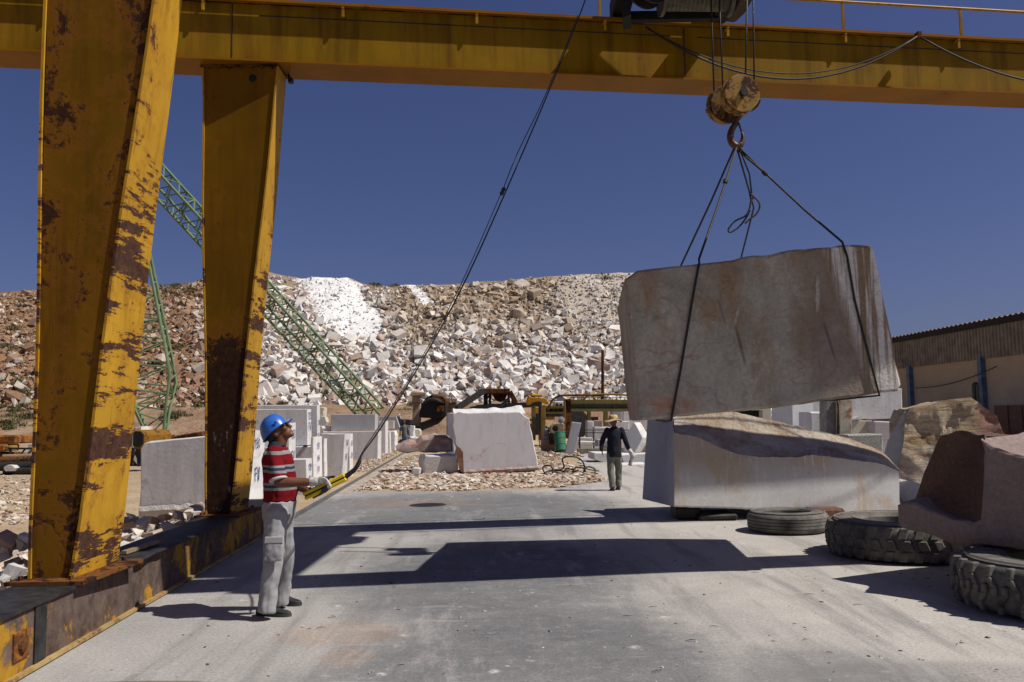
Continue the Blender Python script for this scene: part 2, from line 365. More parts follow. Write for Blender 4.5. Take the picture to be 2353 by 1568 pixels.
crk = k.nd('ShaderNodeTexVoronoi', {'Vector': k.nd('ShaderNodeMixRGB', {'Fac': .06, 1: P, 2: k.nd('ShaderNodeTexNoise', {'Vector': P, 'Scale': 3}).outputs['Color']}).outputs[0], 'Scale': .32}, feature='DISTANCE_TO_EDGE').outputs['Distance']
crm = k.ma('MULTIPLY', k.ramp(crk, [(.0, 1.0), (.003, 0.0)]), k.ramp(n2, [(.55, 0.0), (.65, .35)]))
c = k.mix(crm, c, (.10, .09, .08))
pits = k.ramp(k.voro(26, P), [(.07, .8), (.14, 0.0)])
pits = k.ma('MULTIPLY', pits, k.ramp(n2, [(.5, 0.0), (.6, .8)]))
c = k.mix(pits, c, (.11, .10, .09))
c = k.mix(1.0, c, k.ramp(n3, [(.25, .66), (.62, 1.06)]), 'MULTIPLY')
c = k.mix(1.0, c, k.ramp(k.noise(120, 3, .7, P), [(.3, .68), (.6, 1.05)]), 'MULTIPLY')
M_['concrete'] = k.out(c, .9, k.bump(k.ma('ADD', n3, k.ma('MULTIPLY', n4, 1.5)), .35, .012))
def railx(y): return -3.54 - .0614 * (y - 11)
edge = [(railx(-8) - .25, -8), (34, -8), (34, 46), (20, 48), (12, 44), (5.5, 43), (2.9, 40), (2.4, 31), (2.5, 25), (2.3, 22.5), (1.2, 21), (-1.5, 20.2), (-3.0, 20.6), (railx(20.4) - .1, 20.4)]
pts = []
for i, a in enumerate(edge):
    b = edge[(i + 1) % len(edge)]; L = math.dist(a, b); n = max(1, int(L / .35))
    for j in range(n):
        x = a[0] + (b[0] - a[0]) * j / n; y = a[1] + (b[1] - a[1]) * j / n
        m = 1 if y > 15 else .15
        pts.append((x + .35 * m * nz(x, y, 1, .9), y + .5 * m * nz(x, y, 7, .7) * (1 if y < 40 else 0), 0.0))
mb = MB(); mb.add(pts, [tuple(range(len(pts)))])
tag(mb.build('concrete_pavement', M_['concrete']), kind='structure')
# manhole: a round hole with a dark lid set just below the rim
hc = G(983, 1161)
mh = thing('manhole', 'dark round open manhole in the grey concrete', 'manhole', hc)
MB().lathe([(.26, .004), (.30, .012), (.345, .008), (.36, .002)], hc, n=28, capped=False).build('rim', M_['dark_steel'], mh)
MB().lathe([(.27, .006), (.01, .005)], hc, n=28).build('opening', M_['black'], mh)
# crane rail and its bed
mb = MB(); mb.bar((railx(12), 12, .01), (railx(90), 90, .01), .07, .09); tag(mb.build('crane_rail', plain('rail steel', (.16, .15, .145), .5, .5, .3, 4)), kind='structure')
mb = MB(); mb.bar((railx(20) + .10, 20, -.012), (railx(62) + .10, 62, -.012), .42, .03); tag(mb.build('rail_bed_path', plain('rail bed concrete', (.36, .31, .25), .9, 0, .3, 3)), kind='structure')
# ------------------------------------------------------------------ rock templates and rock masses
def hull_template(seed, n=13, boxy=.75):
    r = random.Random(seed); bm = bmesh.new()
    if seed % 3:
        for c in [(a, b, d) for a in (-1, 1) for b in (-1, 1) for d in (-1, 1)]:
            if r.random() < .05: continue
            bm.verts.new(Vector([q * r.uniform(.66, 1.05) for q in c]) * .47)
        for i in range(3): bm.verts.new(Vector([r.uniform(-1, 1) for q in range(3)]).normalized() * .55)
    else:
        for i in range(n):
            p = Vector((r.uniform(-1, 1), r.uniform(-1, 1), r.uniform(-1, 1)))
            m = max(abs(p.x), abs(p.y), abs(p.z)); p = p / max(m, .3) * r.uniform(.72, 1.0) if r.random() < boxy else p.normalized()
            bm.verts.new(p * .5)
    bmesh.ops.convex_hull(bm, input=bm.verts)
    for v in [v for v in bm.verts if not v.link_faces]: bm.verts.remove(v)
    bmesh.ops.triangulate(bm, faces=bm.faces); bm.verts.index_update()
    vs = np.array([v.co[:] for v in bm.verts], dtype=np.float32); fs = np.array([[v.index for v in f.verts] for f in bm.faces], dtype=np.int32); bm.free(); return vs, fs
TEMPL = [hull_template(s, 9 + s % 6) for s in range(18)]
def rand_rot(n):
    q = RNG.normal(size=(n, 4)); q /= np.linalg.norm(q, axis=1)[:, None]; a, b, c, d = q.T
    return np.stack([1 - 2 * (c * c + d * d), 2 * (b * c - a * d), 2 * (b * d + a * c), 2 * (b * c + a * d), 1 - 2 * (b * b + d * d), 2 * (c * d - a * b), 2 * (b * d - a * c), 2 * (c * d + a * b), 1 - 2 * (b * b + c * c)], 1).reshape(n, 3, 3)
def rock_mass(name, pos, size, col, mat, flat=1.0):
    n = len(pos); rot = rand_rot(n); t = RNG.integers(0, len(TEMPL), n); V = []; F = []; C = []; off = 0
    asp = RNG.uniform(.55, 1.25, (n, 3)); asp[:, 2] *= RNG.uniform(.35, 1.0, n)
    for i in range(n):
        v, f = TEMPL[t[i]]
        q = (v * asp[i]) @ rot[i].T * size[i]; q[:, 2] *= flat
        V.append(q + pos[i]); F.append(f + off); C.append(np.tile(col[i], (len(f), 1))); off += len(v)
    V = np.concatenate(V); F = np.concatenate(F); C = np.concatenate(C)
    me = bpy.data.meshes.new(name); me.vertices.add(len(V)); me.vertices.foreach_set('co', V.ravel().astype(np.float32))
    me.loops.add(F.size); me.loops.foreach_set('vertex_index', F.ravel()); me.polygons.add(len(F))
    me.polygons.foreach_set('loop_start', np.arange(0, F.size, 3, dtype=np.int32))
    me.polygons.foreach_set('use_smooth', np.zeros(len(F), dtype=bool))
    at = me.attributes.new('col', 'FLOAT_COLOR', 'FACE'); at.data.foreach_set('color', np.concatenate([C, np.ones((len(C), 1))], 1).ravel().astype(np.float32))
    me.update(); me.validate(); o = bpy.data.objects.new(name, me); COL.objects.link(o); me.materials.append(mat); return o
k = K('rubble stone', .9, 0, .15)
at = k.nd('ShaderNodeAttribute', attribute_name='col').outputs['Color']; P = k.world(); n = k.noise(2.2, 7, .7, P)
M_['rubble'] = k.out(k.mix(1.0, at, k.ramp(n, [(.25, (.70, .64, .58)), (.6, (1, 1, 1))]), 'MULTIPLY'), .9, k.bump(k.noise(9, 5, .7, P), .25, .03))
k = K('boulder stone', .9, 0, .15)
oi = k.nd('ShaderNodeObjectInfo').outputs['Color']; P = k.world(); n = k.noise(1.7, 7, .7, P)
M_['boulder'] = k.out(k.mix(1.0, oi, k.ramp(n, [(.25, (.70, .62, .55)), (.6, (1, 1, 1))]), 'MULTIPLY'), .9, k.bump(k.noise(7, 6, .7, P), .5, .06))
# ------------------------------------------------------------------ hillside
crest = [(-900, 760), (-500, 720), (-200, 690), (0, 672), (85, 668), (200, 664), (345, 660), (400, 656), (440, 650), (470, 639), (560, 631), (620, 629), (690, 642), (720, 637), (800, 641), (835, 655), (900, 658), (1050, 655), (1120, 648), (1200, 641), (1300, 634), (1430, 627), (1520, 626), (1650, 645), (1800, 700), (1900, 770), (1980, 850), (2050, 935), (2200, 945), (2600, 950)]
YB, YC = 65.0, 92.0
cr = [A(x, y, YC) for x, y in crest]; crX = np.array([p.x for p in cr]); crZ = np.array([p.z for p in cr])
def crest_z(x): return float(np.interp(x, crX, crZ))
def hill_s(y): return (y - YB) / (YC - YB)
def hill(x, y, detail=True):
    # columns follow lines of sight only in the crest table; the slope itself is an ordinary talus profile
    s = hill_s(y); zc = crest_z(x); z0 = 1.6
    if s <= 1: z = z0 + (zc - z0) * (max(s, -.3) * .86 + .14 * max(s, 0) ** 2)
    else: z = zc - (s - 1) * 2.2
    if detail:
        z += (.75 * nz(x, y, 2, .11) + .38 * nz(x, y, 4, .33)) * sst(-.1, .25, s) * (1 - .75 * sst(.8, 1, s)) + .16 * nz(x, y, 9, 1.1)
        z += .35 * abs(nz(x * .6, y, 12, .22)) * sst(1.05, .9, s)
    return z
def in_chute(px, py):
    w = 18 * nz(px, py, 3, .03)
    a = np.interp(py, [634, 700, 740, 775], [690, 715, 728, 775]); b = np.interp(py, [634, 650, 700, 740, 775], [800, 815, 850, 885, 870])
    if 632 < py < 778 and a + w < px < b + w: return 1
    a = np.interp(py, [650, 700], [930, 962]); b = np.interp(py, [650, 700], [950, 1000])
    return 1 if 645 < py < 702 and a + w * .5 < px < b + w * .5 else 0
def zone(px, py, r):
    n = nz(px, py, 1, .006) + .5 * nz(px, py, 2, .02)
    if in_chute(px, py): return np.array((.76, .755, .745)) * (.88 + .12 * r.random())
    brown = sst(600, 420, px + 120 * n); mid = sst(830, 900, px + 60 * n) * sst(1330, 1230, px + 60 * n) * sst(800, 720, py + 50 * n)
    fine = sst(1260, 1340, px) * sst(790, 720, py)
    u = r.random()
    if u < .62: c = np.array((.78, .755, .72))
    elif u < .80: c = np.array((.68, .63, .565))
    elif u < .91: c = np.array((.56, .43, .35))
    else: c = np.array((.38, .29, .22))
    b = np.array((.40, .27, .18)) if u < .5 else (np.array((.26, .155, .095)) if u < .78 else np.array((.60, .53, .44)))
    m = np.array((.52, .43, .32)) if u < .5 else (np.array((.38, .28, .18)) if u < .7 else np.array((.66, .59, .51)))
    f = np.array((.62, .585, .54)) if u < .7 else np.array((.5, .42, .33))
    c = c * (1 - mid) + m * mid; c = c * (1 - fine) + f * fine; c = c * (1 - brown) + b * brown
    sl_ = .5 + .5 * nz(px * .012, py * .0035, 8)
    return c * (.74 + .30 * r.random()) * (.84 + .22 * sl_)
xs = list(np.arange(-78, 64, .55)); ys = list(np.arange(YB - 4, YC + 1, .5)) + [YC + 3, YC + 8, YC + 20, YC + 60]
me = grid_mesh('hillside', xs, ys, hill)
nv = len(me.vertices); cols = np.ones((nv, 4), dtype=np.float32); rr = random.Random(3)
for v in me.vertices:
    p, q = proj(v.co)
    if in_chute(p, q): cols[v.index, :3] = np.array((.77, .765, .755)) * (.92 + .08 * rr.random())
    else:
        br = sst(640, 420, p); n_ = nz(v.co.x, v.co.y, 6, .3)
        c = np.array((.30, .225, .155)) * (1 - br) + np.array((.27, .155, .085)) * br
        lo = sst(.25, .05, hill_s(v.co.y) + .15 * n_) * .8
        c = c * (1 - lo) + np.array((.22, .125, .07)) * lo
        fi = sst(1260, 1340, p) * sst(800, 720, q)
        c = c * (1 - fi) + np.array((.48, .42, .35)) * fi
        cols[v.index, :3] = c * (1 + .25 * n_)
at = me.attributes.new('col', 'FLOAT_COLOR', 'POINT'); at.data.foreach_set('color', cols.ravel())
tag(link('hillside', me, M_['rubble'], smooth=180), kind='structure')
# rocks over the slope: candidates, the largest on view become boulders of their own
cand = []; r = random.Random(21)
N = 16500
for i in range(N):
    s = r.random() ** .92; y = YB + s * (YC - YB) * 1.0 - .5
    x = r.uniform(-.72, .40) * y + 2
    z = hill(x, y); p, q = proj((x, y, z))
    if p < -140 or p > 2010: continue
    ch = in_chute(p, q)
    if ch and r.random() < .78: continue
    fine = sst(1250, 1340, p) * sst(790, 720, q); br = sst(560, 400, p)
    sz = math.exp(r.gauss(math.log(.56 - .20 * s), .38)) * (1 - .42 * fine) * (1 - .15 * br)
    if ch: sz *= .6
    if r.random() < .03 and not ch and fine < .5: sz *= 1.5
    if br > .5 and r.random() < .30: continue
    cand.append((min(sz, 1.55), x, y, z, p, q))
cand.sort(reverse=True)
seen = [a for a in cand if -5 < a[4] < 1425 and a[5] < 905]
big = seen[:290]; pick = set(big); rest = [a for a in cand if a not in pick]
TM = []
for i, (v, f) in enumerate(TEMPL):
    me = bpy.data.meshes.new('boulder'); me.from_pydata([tuple(a) for a in v], [], [tuple(int(j) for j in a) for a in f])
    bm = bmesh.new(); bm.from_mesh(me); bmesh.ops.bevel(bm, geom=bm.edges[:], offset=.012, segments=1, affect='EDGES', clamp_overlap=True); bm.to_mesh(me); bm.free()
    me.materials.append(M_['boulder']); TM.append(me)
def boulder(me, loc, scale, color, label, group, name='boulder'):
    o = bpy.data.objects.new(name, me); COL.objects.link(o); o.location = loc; o.scale = scale
    o.rotation_euler = (r.uniform(-.6, .6), r.uniform(-.6, .6), r.uniform(0, 6.28)); o.color = (*color, 1)
    return tag(o, label, 'boulder', group)
def hue(c):
    if c[2] > .50: return 'white'
    if c[0] - c[2] > .17: return 'rusty tan'
    return 'cream' if c[0] > .47 else 'brown'
for sz, x, y, z, p, q in big:
    c = zone(p, q, r); s = hill_s(y); h = hue(c)
    where = ('high' if s > .62 else ('halfway up' if s > .28 else 'low')) + (' on the brown slope beyond the crane legs' if p < 620 else ' on the rubble slope behind the yard')
    if in_chute(p, q): h, where = 'dusty white', 'in the chute of white dust'
    boulder(r.choice(TM), (x, y, z + .1 * sz), (sz * r.uniform(.85, 1.35), sz * r.uniform(.8, 1.2), sz * r.uniform(.6, .95)), tuple(c), f'angular {h} boulder {where}', f'{h} boulders {where}')
rest = np.array(rest)
pos = rest[:, 1:4].copy(); pos[:, 2] += .08 * rest[:, 0]
cl = np.array([zone(a[4], a[5], r) for a in rest])
tag(rock_mass('rubble', pos, rest[:, 0] * 1.12, cl, M_['rubble']), kind='stuff')
# small stones filling the slope
N2 = 18000; s = RNG.random(N2); y = YB + s * (YC - YB); x = RNG.uniform(-.70, .42, N2) * y + 1
pz = []; keep = []; cl = []
for i in range(N2):
    z = hill(x[i], y[i]); p, q = proj((x[i], y[i], z))
    if -140 < p < 2010 and not (in_chute(p, q) and r.random() < .25): pz.append((x[i], y[i], z)); keep.append(.14 + .26 * r.random() ** 2); cl.append(zone(p, q, r) * (1 if in_chute(p, q) else .80))
tag(rock_mass('small_rubble', np.array(pz), np.array(keep), np.array(cl), M_['rubble']), kind='stuff')
# scrub on the slope and its foot
k = K('dry scrub', .95, 0, .1)
M_['scrub'] = k.out(k.ramp(k.noise(3, 5, .7, k.world()), [(.3, (.04, .045, .018)), (.55, (.10, .095, .042)), (.75, (.19, .15, .075))]))
mb = MB(); r2 = random.Random(5); n_t = 0
def tuft(c, rad, hgt, n):
    for _ in range(n):
        a = r2.uniform(0, 6.283); d = rad * math.sqrt(r2.random()); p = c + Vector((d * math.cos(a), d * math.sin(a), hgt * .1))
        l = hgt * r2.uniform(.4, 1.0) * (1.1 - d / rad * .6); dv = Vector((r2.gauss(0, .5), r2.gauss(0, .5), 1)).normalized() * l
        sd = Vector((r2.gauss(0, 1), r2.gauss(0, 1), r2.gauss(0, .4))).normalized() * (.018 + .02 * r2.random())
        mb.add([p - sd, p + sd, p + dv + sd * .5, p + dv - sd * .6], [(0, 1, 2, 3)])
SC = [(420, 672, 34, 14), (455, 668, 20, 9), (390, 660, 28, 8), (560, 700, 18, 8), (30, 800, 34, 12), (70, 905, 42, 16), (20, 935, 52, 22), (60, 960, 46, 18), (15, 985, 40, 14), (660, 908, 40, 12), (720, 905, 40, 10), (780, 912, 30, 10), (1060, 905, 26, 10), (1090, 912, 22, 8), (1130, 905, 16, 7), (960, 935, 26, 10), (440, 925, 38, 12), (395, 900, 28, 10), (900, 658, 24, 5), (860, 655, 14, 5), (1390, 640, 10, 5), (650, 930, 26, 8), (400, 960, 26, 8), (340, 700, 20, 8), (60, 700, 22, 7), (30, 760, 24, 7), (410, 800, 20, 7), (20, 880, 60, 16)]
def hit(px, py):
    rv = ray(px, py); t = 45.0
    while t < 130:
        p = CAM + rv * t
        if p.z < max(terrain(p.x, p.y), hill(p.x, p.y) if p.y > YB - 4 else -9): return p
        t += .5
    return None
for px, py, wpx, hpx in SC:
    for _ in range(max(6, int(wpx / 3.2))):
        p = hit(px + r2.gauss(0, wpx * .5), py + r2.gauss(0, hpx * .5))
        if p: tuft(p, .3 + .6 * r2.random(), .25 + .35 * r2.random(), 70)
for _ in range(120):
    p = hit(r2.uniform(-20, 620), r2.uniform(690, 960))
    if p: tuft(p, .35, .3, 36)
tag(mb.build('scrub', M_['scrub']), kind='stuff')
# ------------------------------------------------------------------ gantry crane
GD = Vector((1, .147, 0)).normalized(); GN = Vector((.147, -1, 0)).normalized()   # along the girders, out of their near faces
crane = thing('gantry_crane', 'big rusty yellow gantry crane with tapered legs standing astride the yard', 'gantry crane', (-3.5, 9.3, 0))
def gpt(s, off, z, base):      # s metres along, off metres towards the viewer, height z
    return base + GD * s + GN * off + Vector((0, 0, z))
Z0, Z1 = 6.41, 7.22
def girder(base, s0, s1):
    mb = MB()
    mb.hexa([gpt(s, o, z, base) for z in (Z0 + .02, Z1 - .02) for s, o in ((s0, 0), (s1, 0), (s1, -.44), (s0, -.44))])
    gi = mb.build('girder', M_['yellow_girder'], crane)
    mb = MB()
    mb.hexa([gpt(s, o, z, base) for z in (Z0 - .005, Z0 + .02) for s, o in ((s0, .045), (s1, .045), (s1, -.54), (s0, -.54))])
    mb.build('bottom_flange', M_['yellow_under'], gi)
    mb = MB()
    mb.hexa([gpt(s, o, z, base) for z in (Z1 - .02, Z1 + .005) for s, o in ((s0, .04), (s1, .04), (s1, -.5), (s0, -.5))])
    mb.build('top_flange', M_['rust'], gi)
    mb = MB(); mb.bar(gpt(s0, -.1, Z1 + .04, base), gpt(s1, -.1, Z1 + .04, base), .06, .07); mb.build('trolley_rail', M_['rust'], gi)
    return gi
B2 = Vector((-6.47, 10.72, 0)); B1 = Vector((-6.47, 6.35, 0))
g2 = girder(B2, -4.0, 30); g1 = girder(B1, -4.0, 30)
# cable track on brackets along the near face of the far girder
mb = MB(); mb.hexa([gpt(s, o, z, B2) for z in (7.195, 7.235) for s, o in ((-4, .115), (28, .115), (28, .055), (-4, .055))])
mb.build('cable_track', M_['yellow_under'], g2)
for i in range(17):
    s = -2.94 + 1.81 * i
    mb = MB(); mb.bar(gpt(s, 0, 7.18, B2), gpt(s, .11, 7.18, B2), .035, .02); mb.bar(gpt(s, .09, 7.19, B2), gpt(s, .09, 7.05, B2), .035, .02)
    mb.build('bracket', M_['yellow_flange'], g2)
mb = MB()
for s in (2.85, 9.1, 15.4): mb.bar(gpt(s, .003, Z0 + .03, B2), gpt(s, .003, Z1 - .03, B2), .012, .006)
mb.bar(gpt(3.2, .004, 7.05, B2), gpt(8.9, .004, 7.05, B2), .006, .012); mb.bar(gpt(9.3, .004, 7.05, B2), gpt(15.7, .004, 7.05, B2), .006, .012)
mb.build('weld_seam', M_['dark_steel'], g2)
# handrail along the far side of the far girder
mb = MB(); o = -.68; hz = 8.07
pR = gpt(0, o, 0, B2)
mb.tube([gpt(-2, o, hz, B2), gpt(26, o, hz, B2)], .024, 8)
for px in (1379, 1660, 1938, 2208, 2475, 2740):
    pp = PL(px, 60, pR, GN); sx_ = (pp - B2).dot(GD); mb.bar(gpt(sx_, o, Z1 - .02, B2), gpt(sx_, o, hz, B2), .04, .03)
mb.hexa([gpt(s, oo, z, B2) for z in (Z1 - .05, Z1 - .03) for s, oo in ((-2, -.5), (26, -.5), (26, -.68), (-2, -.68))])
mb.build('handrail', M_['yellow_flange'], g2)
# legs
def leg(fl, fr, depth, tl, tr, mat, top):
    """fl, fr: front left and right foot; tl, tr: front left and right head points"""
    lean = Vector((0, depth, 0)); lt = Vector((0, top, 0)); mb = MB(); ins = Vector((0, .018, 0))
    mb.hexa([fl + ins, fr + ins, fr + lean - ins, fl + lean - ins, tl + ins, tr + ins, tr + lt - ins, tl + lt - ins])
    lg = mb.build('leg', mat, crane)
    for a, b, t, m in ((fl, tl, -1, M_['yellow_flange']), (fr, tr, 1, M_['yellow_flange'])):
        w_ = Vector((.022 * t, 0, 0)); mb = MB(); e = Vector((0, .01, 0))
        n = 14; ring = []
        c = [a, a + w_, a + w_ + lean, a + lean] if t > 0 else [a + w_, a, a + lean, a + w_ + lean]
        d = [b, b + w_, b + w_ + lt, b + lt] if t > 0 else [b + w_, b, b + lt, b + w_ + lt]
        vs = []
        for i in range(n + 1):
            k_ = i / n
            wob = Vector((.012 * math.sin(k_ * 9 + t), 0, 0)) * (1 if 0 < i < n else 0)
            vs += [x.lerp(y, k_) + wob for x, y in zip(c, d)]
        fs = [(3, 2, 1, 0), (n * 4, n * 4 + 1, n * 4 + 2, n * 4 + 3)]
        for i in range(n):
            for q in range(4): fs.append((i * 4 + q, i * 4 + (q + 1) % 4, (i + 1) * 4 + (q + 1) % 4, (i + 1) * 4 + q))
        mb.add(vs, fs); mb.build('flange', m, lg)
    return lg
def at_z(p, q, z):             # point on the line p-q at height z
    return p + (q - p) * ((z - p.z) / (q.z - p.z))
f1l, f1r = A(70, 1330, 6.72), A(157, 1331, 6.72); f1l.z = f1r.z = .46
t1l, t1r = A(107, 0, 6.72), A(346, 0, 6.72)
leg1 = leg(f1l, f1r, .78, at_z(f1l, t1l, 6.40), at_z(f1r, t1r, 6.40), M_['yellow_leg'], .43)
f2l, f2r = A(475, 1180, 11.25), A(526, 1181, 11.25); f2l.z = f2r.z = .46
t2l, t2r = A(467, 150, 11.25), A(636, 150, 11.25)
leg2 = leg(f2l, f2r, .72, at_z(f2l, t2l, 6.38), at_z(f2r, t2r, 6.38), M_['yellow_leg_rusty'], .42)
hk = A(581, 181, 11.28); MB().lathe([(.06, 0), (.055, .012), (.03, .02)], hk, (0, -1, 0), 9).build('lug_hole', M_['black'], leg2)
# head plate with bolts on the far leg
hl, hr = at_z(f2l, t2l, 6.38), at_z(f2r, t2r, 6.38)
mb = MB(); mb.box(((hl.x + hr.x) / 2, hl.y + .21, 6.388), (hr.x - hl.x + .06, .48, .022)); 
for i in range(7):
    x = hl.x + .06 + (hr.x - hl.x - .12) * i / 6; mb.lathe([(.022, 0), (.022, .03)], (x, hl.y + .0, 6.35), n=6)
mb.build('head_plate', M_['rust'], leg2)
for lg, fl, fr in ((leg1, f1l, f1r), (leg2, f2l, f2r)):
    mb = MB(); mb.box(((fl.x + fr.x) / 2 + .03, fl.y + .39, .464), (fr.x - fl.x + .30, 1.06, .03))
    for dx in (-.1, .1):
        for dy in (-.05, .84): mb.lathe([(.02, 0), (.02, .03)], ((fl.x + fr.x) / 2 + dx * 1.9, fl.y + dy, .478), n=6)
    mb.build('base_plate', M_['rust'], lg)
# sill beam along the rail with its wheel boxes
def sxr(y): return -3.30 - .058 * (y - 6.9)
def sxb(y): return sxr(y)
mb = MB(); y0, y1 = 2.6, 13.5
mb.hexa([((sxb if z < .1 else sxr)(y) + dx, y, z) for z in (.035, .425) for y, dx in ((y0, -.42), (y0, 0), (y1, 0), (y1, -.42))])
sill = mb.build('sill_beam', M_['sill_paint'], crane)
mb = MB(); mb.hexa([(sxr(y) + dx, y, z) for z in (.425, .447) for y, dx in ((y0, -.46), (y0, .025), (y1 + .3, .025), (y1 + .3, -.46))]); mb.build('top_plate', M_['dark_steel'], sill)
mb = MB(); mb.hexa([(sxb(y) + dx, y, z) for z in (.012, .035) for y, dx in ((y0, -.46), (y0, .04), (y1, .04), (y1, -.46))]); mb.build('bottom_plate', paint('dusty bottom flange', (.42, .31, .13), rust=(.14, .09, .06), amount=.45, sc=3, streak=.2), sill)
# plate patch, stiffener and hole near the front end
mb = MB(); mb.hexa([(sxr(y) + (sxb(y) - sxr(y)) * (.425 - z) / .39 + dx, y, z) for z in (.04, .42) for y, dx in ((6.0, .0), (6.0, .012), (6.16, .012), (6.16, .0))]); mb.build('stiffener', M_['dark_steel'], sill)
mb = MB(); mb.hexa([(sxr(y) + (sxb(y) - sxr(y)) * (.425 - z) / .39 + dx, y, z) for z in (.12, .30) for y, dx in ((5.72, .0), (5.72, .014), (5.92, .014), (5.92, .0))]); mb.lathe([(.05, .0), (.045, .02), (.02, .03)], ((sxr(5.82) + sxb(5.82)) / 2 + .014, 5.82, .21), (1, .07, 0), 12); mb.build('patch_plate', M_['rust_orange'], sill)
# worn rubber sheet lying on the top plate, with ragged edges
xs_ = []; mbv = []; fcs = []; n = 40
for i in range(n + 1):
    y = 7.75 + 3.4 * i / n; e = .03 + .035 * nz(y, 0, 2, 3.0); e2 = .02 * nz(y, 4, 1, 5)
    mbv += [(sxr(y) - .40 + e2, y, .459 + .006 * nz(y, 1, 1, 2)), (sxr(y) - .2, y, .461), (sxr(y) + .02 + e, y, .457), (sxr(y) + .045 + e, y, .448 + .006 * nz(y, 3, 3, 4))]
for i in range(n):
    for q in range(3): fcs.append((i * 4 + q, i * 4 + q + 1, i * 4 + q + 5, i * 4 + q + 4))
mb = MB(); mb.add(mbv, fcs); rs = mb.build('rubber_sheet', M_['dark_steel'], None, (sxr(9.4), 9.4, .45), smooth=60)
tag(rs, 'dark worn sheet with ragged edge lying on the crane sill between its legs', 'rubber sheet')
mb = MB(); mb.bar((sxr(8.0) - .16, 7.97, .485), (sxr(8.8) - .10, 8.7, .485), .05, .03)
tag(mb.build('wooden_batten', M_['wood'], None, (sxr(8.3), 8.3, .47)), 'short wooden batten lying on the crane sill beside the near leg', 'batten')
wb = MB(); cY = 13.45
wb.hexa([(sxr(y) + dx, y, z) for z in (.05, .42) for y, dx in ((cY, -.34), (cY, -.07), (cY + .75, -.07), (cY + .75, -.34))]); wbx = wb.build('wheel_box', M_['black'], sill)
hcn = Vector((sxr(cY + .35) - .07, cY + .35, .20))
MB().lathe([(.0, .05), (.10, .05), (.115, .03), (.16, .02), (.17, 0.0)], hcn, (1, .07, 0), 24, False).build('wheel', M_['rust_orange'], wbx)
wb = MB(); wb.hexa([(sxr(y) + dx, y, z) for z in (.02, .09) for y, dx in ((cY - .15, -.06), (cY - .15, .02), (cY + .8, .02), (cY + .8, -.06))]); wb.build('wheel_guard', M_['yellow_leg'], wbx)
# curved guard plate above the wheel
wb = MB(); pr = []
for i in range(9): t = math.pi * i / 8; pr.append((sxr(cY + .35) - .03, cY + .35 - .42 * math.cos(t), .22 + .17 * math.sin(t)))
wb.prism([Vector(p) for p in pr] + [Vector((pr[-1][0], pr[-1][1], .42)), Vector((pr[0][0], pr[0][1], .42))], (.02, 0, 0)); wb.build('fork_plate', M_['dark_steel'], wbx)
# festoon cables
for k_, (a, b, sg) in enumerate((((1484, 62), (2108, 84), .70), ((1484, 62), (2108, 84), .62), ((2112, 84), (2790, 112), .68))):
    pa = PL(*a, B2 + GN * .24, GN); pb = PL(*b, B2 + GN * .24, GN)
    MB().tube(catenary(pa, pb, sg, 20), .014 if k_ != 1 else .009, 6).build('festoon_cable', M_['cable'], g2, smooth=180)
pm = PL(2110, 82, B2 + GN * .2, GN); MB().box(pm, (.07, .12, .10)).build('cable_clip', M_['rust'], g2, bevel=.01)
# lamp bracket on the far leg
pA = A(655, 152, 11.75); pB = A(668, 186, 11.5); MB().bar(pA, pB, .025).box(pB, (.06, .08, .06)).build('bracket', M_['dark_steel'], leg2)
# ------------------------------------------------------------------ hoist trolley
tr = thing('hoist_trolley', 'dark hoist trolley riding on top of the yellow girders above the hook', 'trolley', (2.4, 10.0, 7.3))
def yg(x, b): return b.y + .147 * (x - b.x)
mb = MB()
for x in (1.62, 3.05):
    mb.hexa([(x + dx, y, z) for z in (7.32, 7.62) for y, dx in ((yg(x, B1) - .5, -.12), (yg(x, B1) - .5, .12), (yg(x, B2) + .30, .12), (yg(x, B2) + .30, -.12))])
    for b in (B1, B2): mb.lathe([(.12, -.06), (.13, -.05), (.13, .05), (.12, .06)], (x, yg(x, b) + .1, 7.40), (1, 0, 0), 16)
tfr = mb.build('frame', M_['black'], tr)
mb = MB()
for y in (8.5, 9.6, 11.2): mb.box((2.33, y, 7.42), (1.5, .18, .18))
mb.box((2.35, 9.9, 7.66), (1.5, 3.6, .03)); mb.box((2.3, 11.25, 6.98), (1.3, .10, .12)); mb.build('cross_beam', M_['black'], tr)
mb = MB(); mb.lathe([(.26, 0), (.26, .04), (.19, .05), (.19, .86), (.26, .87), (.26, .92)], (1.98, 10.75, 7.02), (1, 0.05, 0), 26)
for i in range(14): mb.lathe([(.19, 0), (.197, .012), (.19, .024)], (2.05 + .055 * i, 10.755, 7.02), (1, .05, 0), 26, False)
mb.build('rope_drum', plain('drum steel', (.09, .085, .06), .5, .2, .3, 12), tr, smooth=40)
mb = MB(); mb.lathe([(.10, -.02), (.27, 0), (.28, .03), (.18, .05), (.18, .14), (.28, .16), (.28, .19), (.1, .2)], (1.72, 10.6, 7.03), (.55, -1, .1), 24); cr_ = mb.build('cable_reel', M_['black'], tr, smooth=40)
mb = MB(); mb.hexa([(x, y, z) for z in (6.80, 7.5) for x, y in ((1.50, 10.9), (1.60, 10.8), (1.66, 11.2), (1.56, 11.25))]); mb.build('side_plate', M_['black'], tr)
mb = MB()
mb.prism([(2.78, 10.7, 6.96), (3.08, 10.7, 6.92), (3.22, 10.7, 7.05), (3.36, 10.7, 7.4), (3.36, 10.7, 8.0), (2.78, 10.7, 8.0)], (0, .65, 0)); mb.lathe([(.19, 0), (.2, .03), (.2, .45), (.14, .5)], (2.4, 10.2, 7.75), (1, 0, 0), 16)
for x, z in ((2.85, 6.94), (3.0, 6.92)): mb.box((x, 10.9, z), (.09, .5, .09))
